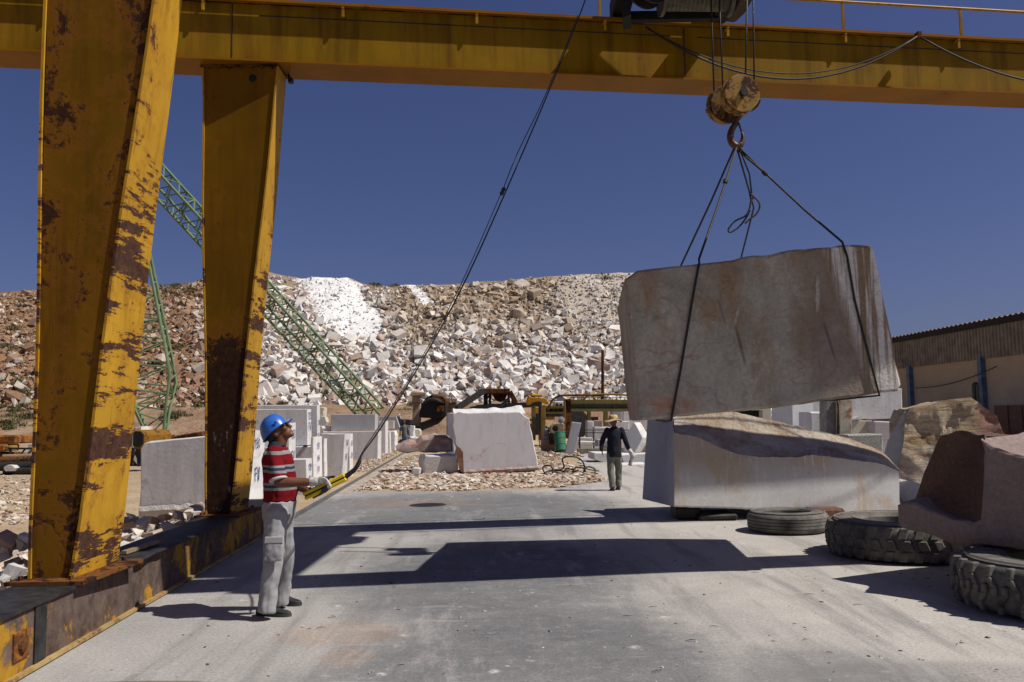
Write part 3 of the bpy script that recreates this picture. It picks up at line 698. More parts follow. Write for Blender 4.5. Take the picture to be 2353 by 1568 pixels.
mb.build('gearbox', plain('oily brown gearbox', (.05, .025, .012), .6), tr, bevel=.02)
mb = MB(); mb.lathe([(.2, 0), (.24, .04), (.24, .7), (.2, .75)], (1.75, 9.2, 7.95), (1, 0, 0), 20); mb.box((2.1, 9.2, 7.72), (.8, .5, .12)); mb.build('motor_housing', M_['rust'], tr, bevel=.02)
# hoist ropes
hb = thing('hook_block', 'yellow two-sheave hook block hanging on ropes above the lifted block', 'hook block', A(1695, 240, 10.1))
Pf = A(1700, 218, 9.95); Pb = A(1665, 241, 10.36); ax = (Pb - Pf).normalized()
for (p, q, lo, hi) in (((1634, 0), (1641, 222), Pb, 7.4), ((1653, 0), (1661, 205), Pb, 6.75), ((1716, 20), (1713, 178), Pf, 6.75), ((1731, 0), (1733, 190), Pf, 6.75)):
    a = A(*p, lo.y + .08); b = A(*q, lo.y + .08); b = a + (b - a) * 1.05; a = b + (a - b) * 1.35
    MB().tube([a, b], .0105, 6).build('hoist_rope', M_['rope'], hb, smooth=180)
for c, rad in ((Pf, .224), (Pb, .216)):
    mb = MB(); mb.lathe([(.03, -.075), (rad * .96, -.072), (rad, -.06), (rad, -.045), (rad * .86, -.03), (rad * .86, .03), (rad, .045), (rad, .06), (rad * .96, .072), (.03, .075)], c, ax, 36)
    sh = mb.build('sheave', M_['sheave'], hb, smooth=35)
    MB().lathe([(.045, -.13), (.045, -.07)], c, ax, 10).build('axle', M_['dark_steel'], sh)
    pr = []
    for i in range(13): t = math.pi * (1.08 + .84 * i / 12); pr.append((math.cos(t) * (rad + .02), math.sin(t) * (rad + .02)))
    X_ = ax.cross(Vector((0, 0, 1))).normalized() * -1; mb = MB()
    vs = [c + X_ * u + Vector((0, 0, v)) + ax * d for u, v in pr for d in (-.065, .065)]
    mb.add(vs, [(2 * i, 2 * i + 1, 2 * i + 3, 2 * i + 2) for i in range(12)]); mb.build('guard', M_['sheave'], sh, smooth=60)
mid = (Pf + Pb) / 2; yk = A(1688, 272, 10.12)
mb = MB(); mb.box(yk + Vector((0, 0, .06)), (.17, .34, .14)); mb.box(mid + Vector((0, 0, -.05)), (.10, .16, .30)); mb.build('yoke', M_['rust'], hb, bevel=.015)
hp = [A(x, y, 10.12) for x, y in ((1690, 268), (1690, 284), (1682, 298), (1678, 315), (1683, 330), (1693, 336), (1703, 331), (1707, 318), (1705, 305))]
MB().tube(spline(hp, 5), [.036] * 8 + [.036 + .008 * math.sin(i / 8) for i in range(22)] + [.036 - .0022 * i for i in range(11)], 10).build('hook', plain('hook steel', (.10, .055, .04), .45, .4, .4, 10), hb, smooth=180)
MB().tube([A(1704, 303, 10.1), A(1697, 282, 10.1)], .012, 6).build('safety_latch', M_['dark_steel'], hb)
# ------------------------------------------------------------------ the lifted block
BF = A(1450, 960, 8.95); BNm = Vector((.03, -1, 0)).normalized()     # plane of its near face
def bf(x, y): return PL(x, y, BF, BNm)
def slab(name, front, ext, mat, parent=None, origin=None, chip=.012, seg=.10, rough=0.0, seed=0, rings=3, wav=.01, mats=None, back_shift=None):
    """sawn or split block: a front outline carried back along ext; edges chipped, sides roughened"""
    rg = random.Random(seed); E = Vector(ext); L = E.length; front = [Vector(p) for p in front]
    c = sum(front, Vector()) / len(front); nrm = Vector()
    for i, a in enumerate(front): nrm += (a - c).cross(front[(i + 1) % len(front)] - c)
    nrm.normalize(); P = []; O = []
    m = len(front)
    for i, a in enumerate(front):
        b = front[(i + 1) % m]; d = b - a; k_ = max(1, int(d.length / seg)); o = d.cross(nrm).normalized()
        for j in range(k_):
            P.append(a + d * (j / k_)); O.append(o if j else None)
    n = len(P)
    for i in range(n):
        if O[i] is None: O[i] = ((O[i - 1] or Vector()) + (O[(i + 1) % n] or Vector())).normalized() if n > 2 else Vector()
    dn = E / L; vs = []; fs = []
    spec = [(0, chip * 1.1, chip)] + [(chip * .9, 0.0, chip * .5)] + [(L * (q + 1) / (rings + 1), 0, 0) for q in range(rings)] + [(L - chip, 0, chip * .5), (L, chip * 1.1, chip)]
    R_ = len(spec)
    for ri, (d, ins, jit) in enumerate(spec):
        for i in range(n):
            p = P[i]; v = mnoise.noise(p * 3.1 + dn * d * 2.3 + Vector((seed, 0, 0))); v2 = mnoise.noise(p * 11 + dn * d * 9 + Vector((0, seed, 0)))
            big = max(0, mnoise.noise(p * 5 + Vector((0, seed, ri * .1))) - .28) * 2.5
            amt = -ins - jit * (.6 * v2 + big) + (rough * (v + .5 * v2) if 0 < ri < R_ - 1 else rough * .5 * v) + wav * v * (1 if ri in (0, 1) else .5)
            vs.append(p + dn * d + O[i] * amt)
    for ri in range(R_ - 1):
        for i in range(n):
            j = (i + 1) % n; fs.append((ri * n + i, (ri + 1) * n + i, (ri + 1) * n + j, ri * n + j))
    fs.append(tuple(range(n))); fs.append(tuple((R_ - 1) * n + n - 1 - i for i in range(n)))
    mb = MB(); mb.add(vs, fs)
    if mats:                     # mats: index 0 the two cut faces, 1 the sides
        mb.mi = [1] * (len(fs) - 2) + [0, 0]
    o = mb.build(name, mats or mat, parent, origin)
    return o
k = K('raw brown-grey stone', .7, 0, .35)
xz = k.xyz(); n = k.noise(.9, 6, .6, dist=.7); n2 = k.noise(2.6, 7, .65, dist=.4); n3 = k.noise(24, 6, .7)
c = k.ramp(n, [(.28, (.21, .195, .15)), (.48, (.36, .335, .265)), (.62, (.47, .43, .34)), (.75, (.54, .50, .42))])
c = k.mix(k.ramp(k.noise(1.2, 6, .65, k.map((1.3, 1, .5), (0, .5, 0), (3, 0, 1))), [(.50, 0.0), (.66, .85)]), c, (.30, .175, .065))
c = k.mix(k.ramp(n2, [(.55, 0.0), (.72, .6)]), c, (.15, .105, .07))
rx = k.nd('ShaderNodeMapRange', {'Value': k.ma('ADD', xz[0], k.ma('MULTIPLY', k.ma('SUBTRACT', n2, .5), 1.2)), 'From Min': .25, 'From Max': .6}).outputs[0]
c = k.mix(k.ma('MULTIPLY', rx, .45), c, k.ramp(n2, [(.3, (.16, .085, .055)), (.7, (.25, .165, .125))]))
def near(v, a, w):
    return k.ramp(k.ma('ABSOLUTE', k.ma('SUBTRACT', v, a)), [(.0, 1.0), (w, 0.0)])
# red patch at the lower left corner, white runs down the right end, drill grooves
rdx = k.ma('MULTIPLY', k.ma('MULTIPLY', near(k.ma('ADD', xz[0], k.ma('MULTIPLY', n2, .3)), -.88, .42), near(k.ma('ADD', xz[2], k.ma('MULTIPLY', n2, .25)), -.58, .16)), k.ramp(n2, [(.4, .2), (.6, 1.0)]))
c = k.mix(rdx, c, (.50, .13, .035))
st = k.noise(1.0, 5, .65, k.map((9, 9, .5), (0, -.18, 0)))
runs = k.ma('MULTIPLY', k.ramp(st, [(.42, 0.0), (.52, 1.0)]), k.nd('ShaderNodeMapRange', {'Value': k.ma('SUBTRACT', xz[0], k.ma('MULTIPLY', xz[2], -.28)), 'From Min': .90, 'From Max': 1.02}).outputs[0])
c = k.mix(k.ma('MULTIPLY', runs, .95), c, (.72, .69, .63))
br = k.ma('MULTIPLY', k.nd('ShaderNodeMapRange', {'Value': k.ma('SUBTRACT', xz[0], k.ma('MULTIPLY', xz[2], -.28)), 'From Min': .86, 'From Max': .98}).outputs[0], k.ma('SUBTRACT', 1.0, runs))
c = k.mix(k.ma('MULTIPLY', br, .7), c, (.24, .15, .055))
def line(x0, z0, sl, z1, w, col, c):
    t = k.ma('SUBTRACT', xz[0], k.ma('ADD', x0, k.ma('MULTIPLY', k.ma('SUBTRACT', xz[2], z0), sl)))
    t = k.ma('ADD', t, k.ma('MULTIPLY', k.ma('SUBTRACT', n3, .5), w * .8))
    m = k.ma('MULTIPLY', k.ramp(k.ma('ABSOLUTE', t), [(w * .5, 1.0), (w, 0.0)]), near(xz[2], (z0 + z1) / 2, abs(z1 - z0) / 2 + .02))
    m = k.ma('MULTIPLY', m, 3.0, True)
    return k.mix(k.ma('MULTIPLY', k.ma('MULTIPLY', m, k.ramp(n3, [(.35, .3), (.6, 1.0)])), .75), c, col)
c = line(-.27, .10, -.22, -.32, .018, (.06, .03, .025), c); c = line(.66, .12, -.26, -.28, .016, (.07, .05, .045), c)
c = line(-.44, .38, -.25, .10, .012, (.14, .10, .08), c); c = line(.62, .62, .06, .22, .022, (.60, .56, .5), c); c = line(-.23, .28, .25, .12, .016, (.55, .52, .46), c)
sc_ = k.ramp(k.ma('ABSOLUTE', k.ma('SUBTRACT', k.noise(1.5, 3, .5, k.map((.6, 1, 1.6), (0, .35, 0))), .5)), [(0, 1.0), (.010, 0.0)])
c = k.mix(k.ma('MULTIPLY', sc_, k.ramp(n, [(.4, .1), (.6, .6)])), c, (.30, .12, .10))
wp = k.ramp(k.noise(5.5, 9, .85), [(.585, 0.0), (.68, .75)])
c = k.mix(wp, c, (.58, .56, .52))
c = k.mix(1.0, c, k.ramp(n3, [(.25, .68), (.65, 1.05)]), 'MULTIPLY')
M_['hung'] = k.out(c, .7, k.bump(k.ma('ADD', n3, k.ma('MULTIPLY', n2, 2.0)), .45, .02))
bl_pts = [(1436, 642), (1464, 622), (1540, 611), (1583, 608), (1658, 600), (1726, 588), (1773, 582), (1875, 569), (1931, 564), (2002, 566), (2009, 575), (2024, 655), (2037, 717), (2052, 791), (2070, 885), (2062, 898), (2020, 904), (1891, 922), (1788, 936), (1700, 944), (1560, 958), (1470, 967)]
bctr = bf(1750, 770)
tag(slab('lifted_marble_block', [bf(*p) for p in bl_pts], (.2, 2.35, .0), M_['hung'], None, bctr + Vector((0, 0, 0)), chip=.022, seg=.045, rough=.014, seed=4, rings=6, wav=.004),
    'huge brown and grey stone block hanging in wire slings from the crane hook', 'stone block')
# ------------------------------------------------------------------ wire slings on the hook
def sling(name, label, paths, r_=.0125, knots=()):
    t = thing(name, label, 'sling', A(1694, 334, 10.12), 'wire slings on the crane hook')
    for i, p in enumerate(paths):
        o_ = MB().tube(p, r_, 7).build('strand', M_['rope'], t, smooth=180)
        if i == 0: st_ = o_
    for c_, d_ in knots:
        MB().lathe([(.012, -.04), (.024, -.03), (.03, -.012), (.022, 0), (.03, .014), (.024, .03), (.012, .04)], c_, d_, 9).build('splice', M_['rope'], st_, smooth=60)
    return t
EY = Vector((.2, 2.35, 0)).normalized(); off = BNm * .018; HK = A(1694, 334, 10.12)
topA = bf(1606, 603) + off; botA = bf(1541, 962) + off - Vector((0, 0, .02))
s1 = [HK, HK.lerp(topA, .3) + Vector((-.0, 0, -.01)), HK.lerp(topA, .6), topA + Vector((0, .02, .03)), topA, bf(1590, 690) + off, bf(1563, 850) + off, botA, botA + EY * .3 + Vector((-.03, 0, -.012)), botA + EY * 1.9]
tb = bf(1584, 606) + EY * 2.3 + Vector((0, 0, .04))
s1b = [HK + Vector((-.02, 0, 0)), HK.lerp(tb, .35), tb, tb + EY * .06 - Vector((0, 0, .2))]
kn = HK.lerp(topA, .34)
sling('wire_rope_sling', 'wire rope sling around the left half of the hanging block', [s1, s1b], knots=[(kn, (topA - HK).normalized())])
topB = bf(1937, 562) + off + Vector((0, 0, .012)); botB = bf(2019, 906) + off - Vector((0, 0, .015))
kB = A(1762, 402, 9.9)
s2 = [HK + Vector((.01, 0, -.02)), kB, A(1850, 484, 9.45), topB + Vector((-.01, .01, .012)), bf(1945, 590) + off, bf(1962, 690) + off, bf(1990, 800) + off, botB, botB + EY * .4 + Vector((-.35, 0, -.03)), botB + EY * 1.9 + Vector((-.4, 0, -.02))]
s2b = [HK + Vector((.02, .02, -.06)), A(1722, 368, 10.0), kB + Vector((.0, .01, .01)), kB + (A(1850, 484, 9.45) - kB) * .2]
sling('wire_rope_sling', 'wire rope sling running down to the right end of the hanging block', [s2, s2b], knots=[(A(1757, 398, 9.9), (kB - HK).normalized())])
tC = bf(1772, 584) + EY * 2.3
s3 = [HK + Vector((.0, .02, -.03)), A(1716, 420, 10.4), A(1732, 478, 10.8), tC + Vector((0, 0, .03)), tC + EY * .06 - Vector((0, 0, .25))]
s3b = [HK + Vector((.03, .02, -.03)), A(1722, 400, 10.35), A(1728, 452, 10.6)]
lp = spline([A(x, y, 10.45) for x, y in ((1727, 452), (1722, 480), (1712, 497), (1690, 508), (1676, 523), (1674, 532), (1682, 533), (1700, 520), (1717, 497), (1724, 482))], 5)
lp2 = spline([A(x, y, 10.4) for x, y in ((1729, 450), (1742, 462), (1746, 476), (1738, 492), (1724, 503), (1712, 514))], 5)
sling('wire_rope_sling', 'wire rope sling behind the block with a loose loop dangling in the sky', [s3, s3b, lp, lp2], .011, [(A(1727, 452, 10.55), Vector((.15, 0, -1)))])
# ------------------------------------------------------------------ pendant control
pdp = thing('pendant_control', 'yellow push-button pendant on a long cable held by the helmeted worker', 'pendant control', A(745, 1117, 7.45))
pa, pb = A(700, 1141, 7.45), A(795, 1096, 7.45); ax = (pb - pa).normalized(); sd = Vector((0, -1, 0)); up_ = sd.cross(ax)
if up_.z < 0: up_ = -up_
for sgn in (-1, 1):
    mb = MB(); mb.box((pa + pb) / 2 + up_ * .018 * sgn, ((pb - pa).length, .075, .033), (ax, sd, up_)); mb.build('housing', plain('yellow plastic', (.62, .46, .02), .45, 0, .15, 8, .05), pdp, bevel=.009)
MB().box((pa + pb) / 2, ((pb - pa).length - .02, .068, .012), (ax, sd, up_)).build('seam', M_['black'], pdp)
mb = MB()
for i in range(5): mb.lathe([(.013, 0), (.013, .014), (.009, .018)], pa + ax * (.07 + .055 * i) + up_ * .034, up_, 10)
mb.build('button', M_['black'], pdp)
cp = [pb - ax * .01, A(812, 1082, 7.45), A(822, 1070, 7.45), A(828, 1056, 7.46)]
MB().tube(spline(cp, 4), [.024, .022, .021, .02, .021, .019, .02, .018, .019, .017, .017, .016, .014], 9).build('strain_sleeve', M_['cable'], pdp, smooth=180)
Yc = lambda y: 7.46 + (1056 - y) / 1056 * 1.9
cpts = [A(x, y, Yc(y)) for x, y in ((828, 1056), (836, 1038), (880, 976), (990, 795), (1072, 640), (1158, 450), (1255, 225), (1330, 40), (1345, 0))]
cpts.append(cpts[-1] + (cpts[-1] - cpts[-2]) * 4.0)
MB().tube(spline(cpts, 3), .0072, 7).build('cable', M_['cable'], pdp, smooth=180)
c2 = [A(x, y, Yc(y) + .03) for x, y in ((806, 1092), (812, 1080), (838, 1030), (868, 985), (965, 830), (1060, 652), (1150, 448))]
MB().tube(spline(c2, 3), .0042, 5).build('support_wire', M_['rope'], pdp, smooth=180)
c3 = [A(x, y, Yc(y) - .03) for x, y in ((1152, 446), (1190, 350), (1252, 222), (1328, 36))]
MB().tube(spline(c3, 3), .005, 5).build('support_wire', M_['rope'], pdp, smooth=180)
MB().lathe([(.01, -.05), (.022, -.03), (.016, 0), (.022, .03), (.01, .05)], A(1155, 440, Yc(440)), cpts[5] - cpts[4], 8).build('clamp', M_['cable'], pdp, smooth=60)
# ------------------------------------------------------------------ people
def ell(mb, c, vx, vy, vz, n=14, m=9):
    c = Vector(c); vs = []; fs = []
    for i in range(m + 1):
        t = math.pi * i / m
        for k_ in range(n):
            a = 2 * math.pi * k_ / n; vs.append(c + vx * (math.sin(t) * math.cos(a)) + vy * (math.sin(t) * math.sin(a)) + vz * math.cos(t))
    for i in range(m):
        for k_ in range(n):
            l = (k_ + 1) % n; fs.append((i * n + k_, (i + 1) * n + k_, (i + 1) * n + l, i * n + l))
    return mb.add(vs, fs)
def loft(mb, secs, n=18):
    vs = []; fs = []
    for c, vx, vy in secs: vs += [Vector(c) + vx * math.cos(t) + vy * math.sin(t) for t in [2 * math.pi * k_ / n for k_ in range(n)]]
    for i in range(len(secs) - 1):
        for k_ in range(n):
            l = (k_ + 1) % n; fs.append((i * n + k_, i * n + l, (i + 1) * n + l, (i + 1) * n + k_))
    fs.append(tuple(range(n - 1, -1, -1))); fs.append(tuple((len(secs) - 1) * n + k_ for k_ in range(n)))
    return mb.add(vs, fs)
def limb(mb, pts, rad, n=12, ends=(True, True)):
    """tapered limb with rounded ends"""
    mb.tube(spline(pts, 4), list(np.interp(np.linspace(0, len(pts) - 1, (len(pts) - 1) * 4 + 1), range(len(pts)), rad)), n)
    for p, r_ in [e for e, on in zip(((pts[0], rad[0]), (pts[-1], rad[-1])), ends) if on]:
        ell(mb, p, Vector((r_, 0, 0)), Vector((0, r_, 0)), Vector((0, 0, r_)), 10, 7)
    return mb
def blob(name, mb, voxel, mat, parent, it=3, fold=None):
    me = mb.mesh(name + '_tmp'); o = bpy.data.objects.new('tmp', me); COL.objects.link(o)
    md = o.modifiers.new('r', 'REMESH'); md.mode = 'VOXEL'; md.voxel_size = voxel
    dg = bpy.context.evaluated_depsgraph_get(); dg.update()
    m2 = bpy.data.meshes.new_from_object(o.evaluated_get(dg)); bpy.data.objects.remove(o); bpy.data.meshes.remove(me)
    bm = bmesh.new(); bm.from_mesh(m2)
    for _ in range(it): bmesh.ops.smooth_vert(bm, verts=bm.verts, factor=.5, use_axis_x=True, use_axis_y=True, use_axis_z=True)
    if fold:
        bm.normal_update()
        for v in bm.verts: v.co += v.normal * fold(v.co)
    bm.to_mesh(m2); bm.free(); m2.materials.clear()
    return link(name, m2, mat, parent, smooth=180)
def cloth(name, c, var=.15, sc=40):
    k = K(name, .9, 0, .1); n = k.noise(5, 5, .6); n2 = k.noise(sc, 4, .7)
    b = k.ramp(n, [(.3, tuple(x * (1 - var) for x in c)), (.7, c)])
    return k.out(k.mix(1.0, b, k.ramp(n2, [(.3, .85), (.7, 1.0)]), 'MULTIPLY'), .9, k.bump(n2, .15, .004))
def skin_mat(name, c): 
    k = K(name, .55, 0, .3); n = k.noise(12, 5, .6)
    return k.out(k.ramp(n, [(.3, tuple(x * .75 for x in c)), (.7, c)]), .5, k.bump(k.noise(80, 3, .6), .12, .003))
SKIN = skin_mat('tanned skin', (.155, .064, .032)); SKIN2 = skin_mat('dark tanned skin', (.13, .06, .035))
EYEW = plain('eye white', (.5, .48, .45), .3, 0, .05); HAIR = plain('greying dark hair', (.035, .03, .028), .8, 0, .4, 40); SHOE = plain('black leather shoe', (.022, .022, .024), .55, 0, .35, 14)
GLOVE = plain('soiled cotton glove', (.52, .49, .45), .95, 0, .35, 18, .3); GLOVED = plain('dark glove palm', (.05, .05, .055), .8, 0, .3, 18)
# ---- striped shirt: red, white, navy bands wrapped round the body
k = K('striped shirt', .92, 0, .1)
xz = k.xyz(); wv = k.noise(3.5, 3, .5)
zz = k.ma('ADD', xz[2], k.ma('MULTIPLY', k.ma('SUBTRACT', wv, .5), .03))
RED, GRY, NAV, DRK = (.165, .007, .011), (.24, .235, .235), (.035, .04, .085), (.03, .022, .035)
stops = []
zz = k.ma('DIVIDE', k.ma('SUBTRACT', zz, .90), .54)     # 0 at the hem, 1 at the collar
bandsz = [(0, NAV), (.055, GRY), (.09, DRK), (.12, RED), (.285, GRY), (.325, NAV), (.365, GRY), (.40, RED), (.565, GRY), (.605, NAV), (.645, GRY), (.68, RED), (.85, GRY), (.91, RED)]
c = k.ramp(zz, bandsz, 'CONSTANT')
n2 = k.noise(60, 4, .7)
M_['shirt'] = k.out(k.mix(1.0, c, k.ramp(k.noise(6, 5, .65), [(.3, .78), (.7, 1.0)]), 'MULTIPLY'), .92, k.bump(n2, .15, .004))
M_['trousers'] = cloth('pale grey work trousers', (.36, .355, .36), .3, 30)
M_['collar'] = cloth('navy collar', (.03, .045, .065))
k = K('blue helmet plastic', .28, 0, .5); M_['helmet'] = k.out(k.ramp(k.noise(7, 5, .7), [(.3, (.022, .11, .42)), (.7, (.028, .135, .52))]), k.ramp(k.noise(25, 5, .7), [(.3, .22), (.7, .42)]))
PX = 267.0
wk = thing('person', 'worker in blue hard hat and red striped shirt looking up, holding the yellow pendant', 'person', G(640, 1412))
X_, Y_, Z_ = Vector((1, 0, 0)), Vector((0, 1, 0)), Vector((0, 0, 1))
TZ = lambda px, py: A(px, py, 7.61)
tors = [(641, 1176, .135, .165), (642, 1152, .138, .168), (645, 1132, .142, .165), (644, 1110, .140, .168), (641, 1080, .140, .178), (638, 1056, .130, .19), (636, 1041, .108, .178), (638, 1028, .075, .115), (640, 1019, .055, .065)]
def torso(mb, gx, lo=0, hi=9): return loft(mb, [(TZ(a, b), X_ * (c * .955 + gx), Y_ * (d * .93 + gx)) for a, b, c, d in tors[lo:hi]])
shR, elR, wrR = A(629, 1048, 7.415), A(641, 1109, 7.36), A(722, 1108, 7.40)
shL, elL, wrL = A(636, 1048, 7.80), A(652, 1104, 7.86), A(708, 1128, 7.56)
hipR, knR, anR = A(636, 1180, 7.51), A(627, 1290, 7.43), A(611, 1398, 7.40)
hipL, knL, anL = A(646, 1180, 7.71), A(655, 1290, 7.79), A(645, 1378, 7.86)
# head frame
ta = R(33); F_ = Vector((math.cos(ta), -.04, math.sin(ta))).normalized(); L_ = Y_; U_ = Vector((-math.sin(ta), 0, math.cos(ta)))
H0 = A(635, 988, 7.61)
def hd(f, l, u): return H0 + F_ * f + L_ * l + U_ * u
body = MB()
torso(body, -.022); loft(body, [(TZ(641, 1025), X_ * .06, Y_ * .065), (TZ(645, 1012), X_ * .058, Y_ * .06), (TZ(645, 998), X_ * .062, Y_ * .06)])
ell(body, hd(-.005, 0, .01), F_ * .098, L_ * .077, U_ * .105)
ell(body, hd(.045, 0, -.068), F_ * .062, L_ * .056, U_ * .058); ell(body, hd(.086, 0, -.108), F_ * .026, L_ * .03, U_ * .022)
limb(body, [hd(.095, 0, .0), hd(.112, 0, -.028), hd(.122, 0, -.046)], [.010, .012, .014], 8)
for s_ in (-1, 1):
    ell(body, hd(.088, s_ * .032, .012), F_ * .016, L_ * .03, U_ * .011); ell(body, hd(.07, s_ * .045, -.035), F_ * .03, L_ * .022, U_ * .025)
    ell(body, hd(-.012, s_ * .08, -.035), F_ * .02, L_ * .010, U_ * .033)
    ell(body, hd(.112, s_ * .010, -.048), F_ * .008, L_ * .009, U_ * .008)
ell(body, hd(.101, 0, -.073), F_ * .012, L_ * .024, U_ * .008); ell(body, hd(.099, 0, -.088), F_ * .012, L_ * .021, U_ * .008)
limb(body, [shR, elR], [.05, .043]); limb(body, [elR, elR.lerp(wrR, .3), wrR], [.044, .045, .029])
limb(body, [shL, elL], [.05, .043]); limb(body, [elL, elL.lerp(wrL, .3), wrL], [.044, .045, .029])
limb(body, [hipR, knR, anR], [.075, .052, .04]); limb(body, [hipL, knL, anL], [.075, .052, .04])
pax = (A(795, 1096, 7.45) - A(700, 1141, 7.45)).normalized(); pc = A(745, 1119, 7.45)
# far hand under the pendant: palm, four fingers, thumb
def hand(mb, wrist, palm, knuckles, across, over, down, k=1.0):
    """fingers root at the knuckles, spaced along across, bend over and then down"""
    dirp = (knuckles - wrist).normalized()
    nrm = across.cross(dirp).normalized()
    loft(mb, [(wrist, across * .026, nrm * .019), (wrist.lerp(knuckles, .45), across * .037, nrm * .018), (knuckles, across * .040, nrm * .014)], 14)
    for i, (ln, of) in enumerate(((.92, -.030), (1.0, -.010), (.95, .010), (.78, .030))):
        p0 = knuckles + across * of; p1 = p0 + over * (.034 * ln); p2 = p1 + (over * .35 + down).normalized() * (.028 * ln); p3 = p2 + (down - over * .55).normalized() * (.024 * ln)
        limb(mb, [p0 - dirp * .01, p1, p2, p3], [.0098, .0093, .0086, .0076], 8)
hand(body, wrL, wrL, pc - pax * .075 + Vector((0, .035, -.045)), pax, Vector((.1, -.75, -.1)).normalized(), Vector((0, -.4, .9)).normalized())
limb(body, [wrL.lerp(pc, .35) + Vector((0, 0, .01)), pc - pax * .07 + Vector((0, .045, .02)), pc - pax * .03 + Vector((0, .03, .045))], [.014, .012, .009], 8)
skin = blob('body', body, .0065, SKIN, wk, 2)
for s_ in (-1, 1):
    mb = MB(); ell(mb, hd(.087, s_ * .033, -.008), F_ * .011, L_ * .014, U_ * .009, 10, 7); ey = mb.build('eye', EYEW, skin, smooth=180)
    mb = MB(); ell(mb, hd(.0935, s_ * .033, -.006), F_ * .006, L_ * .006, U_ * .006, 8, 6); mb.build('iris', HAIR, ey, smooth=180)
    mb = MB(); limb(mb, [hd(.1, s_ * .015, .016), hd(.098, s_ * .035, .02), hd(.085, s_ * .052, .014)], [.004, .005, .003], 6); mb.build('eyebrow', HAIR, skin, smooth=180)
mb = MB(); ell(mb, hd(-.03, 0, -.018), F_ * .083, L_ * .081, U_ * .078, 18, 12)
for i in range(40): 
    a = random.uniform(0, 6.28); ell(mb, hd(-.065 + .03 * math.cos(a), .06 * math.sin(a), -.06 + .02 * random.random()), F_ * .02, L_ * .02, U_ * .018, 6, 4)
blob('hair', mb, .008, HAIR, wk, 2)
# helmet
def helmet(parent, hd, F_, L_, U_, mat):
    mb = MB(); n, m = 40, 12; vs = []; fs = []
    rf, rl, ru = .128, .112, .140; base = -.004
    for j in range(m + 1):
        t = (math.pi / 2) * j / m
        for i in range(n):
            a = 2 * math.pi * i / n; rr_ = math.cos(t) ** .85 if j < m else 0.0
            ridge = .006 * max(0, 1 - abs(math.sin(a)) * 6) * (1 if j > 1 else 0) + .006 * max(0, 1 - abs(abs(math.sin(a) * rl * rr_) - .034) / .012) * (1 if 3 < j < m else 0)
            vs.append(hd(rf * rr_ * math.cos(a) - .018, rl * rr_ * math.sin(a), base + ru * math.sin(t) + ridge + (.012 * max(0, math.cos(a)) - .022 * max(0, -math.cos(a))) * math.cos(t)))
    for j in range(m):
        for i in range(n):
            l = (i + 1) % n; fs.append((j * n + i, j * n + l, (j + 1) * n + l, (j + 1) * n + i))
    b0 = len(vs)
    for q, (ex, dz) in enumerate(((1.0, 0), (1.0, -.006), (0, -.006))):
        for i in range(n):
            a = 2 * math.pi * i / n; pk = max(0, math.cos(a)) ** 2.2
            e = (.007 + .052 * pk) * ex if q < 2 else -.006
            vs.append(hd((rf + e) * math.cos(a) - .018, (rl + min(e, .012) * (1 + pk)) * math.sin(a), base + dz + (.012 * max(0, math.cos(a)) - .022 * max(0, -math.cos(a)))))
    for q in range(2):
        for i in range(n):
            l = (i + 1) % n; o1 = b0 + q * n; o2 = b0 + (q + 1) * n; fs.append((o1 + i, o2 + i, o2 + l, o1 + l))
    for i in range(n): l = (i + 1) % n; fs.append((i, b0 + i, b0 + l, l))
    mb.add(vs, fs); h = mb.build('hard_hat', mat, parent, smooth=50)
    for s_ in (-1, 1):
        q = MB(); q.box(hd(.055, s_ * .106, .042), (.03, .012, .022), (F_, L_, U_)); q.build('strap_clip', mat, h, bevel=.003)
    q = MB(); q.tube([hd(.06 * math.cos(a) * 1.6 - .018, .1 * math.sin(a), .015) for a in [math.pi * (.5 + i / 12) for i in range(13)]], .012, 6); q.tube([hd(-.1, -.05, .01), hd(-.105, 0, -.012), hd(-.1, .05, .01)], .014, 6)
    q.build('headband', plain('dusty headband', (.22, .20, .15), .8), h, smooth=180)
helmet(wk, hd, F_, L_, U_, M_['helmet'])
# shirt with short sleeves
sh = MB(); torso(sh, .006, 1, 8)
limb(sh, [shR + Vector((.0, .03, .01)), shR.lerp(elR, .5), shR.lerp(elR, .9)], [.074, .073, .076], ends=(True, False)); limb(sh, [shL - Vector((0, .03, -.01)), shL.lerp(elL, .5), shL.lerp(elL, .88)], [.074, .072, .074], ends=(True, False))
fold = lambda p: .010 * mnoise.noise(Vector((p.x * 13, p.y * 13, p.z * 6 + p.x * 5))) + .006 * mnoise.noise(Vector((p.x * 22, p.y * 22, p.z * 20)))
shirt = blob('shirt', sh, .009, M_['shirt'], wk, 3, fold)
mb = MB(); cw = M_['shirt']
# white sleeve hem and collar
d_ = (elR - shR).normalized(); MB().lathe([(.074, 0), (.077, .004), (.0775, .016), (.073, .02)], shR.lerp(elR, .9) - d_ * .012, d_, 22).build('sleeve_hem', cloth('white cuff', (.5, .49, .48)), shirt, smooth=40)
mb = MB(); cn = TZ(641, 1026)
vs = []; fs = []; n = 26
for j, (rx_, ry_, dz, fx) in enumerate(((.066, .073, .012, 0), (.073, .080, .032, 0), (.082, .090, .020, 0), (.098, .108, -.022, .0), (.094, .104, -.026, 0))):
    for i in range(n):
        a = R(18) + (2 * math.pi - R(36)) * i / (n - 1); dr = max(0, math.cos(a)) ** 1.5
        vs.append(cn + Vector((rx_ * math.cos(a) * (1 + .15 * dr), ry_ * math.sin(a), dz - .085 * dr * (1 if j < 3 else 1.15) + .02 * (1 - math.cos(a)) * .5)))
for j in range(4):
    for i in range(n - 1): fs.append((j * n + i, j * n + i + 1, (j + 1) * n + i + 1, (j + 1) * n + i))
mb.add(vs, fs); mb.build('collar', M_['collar'], shirt, smooth=60)
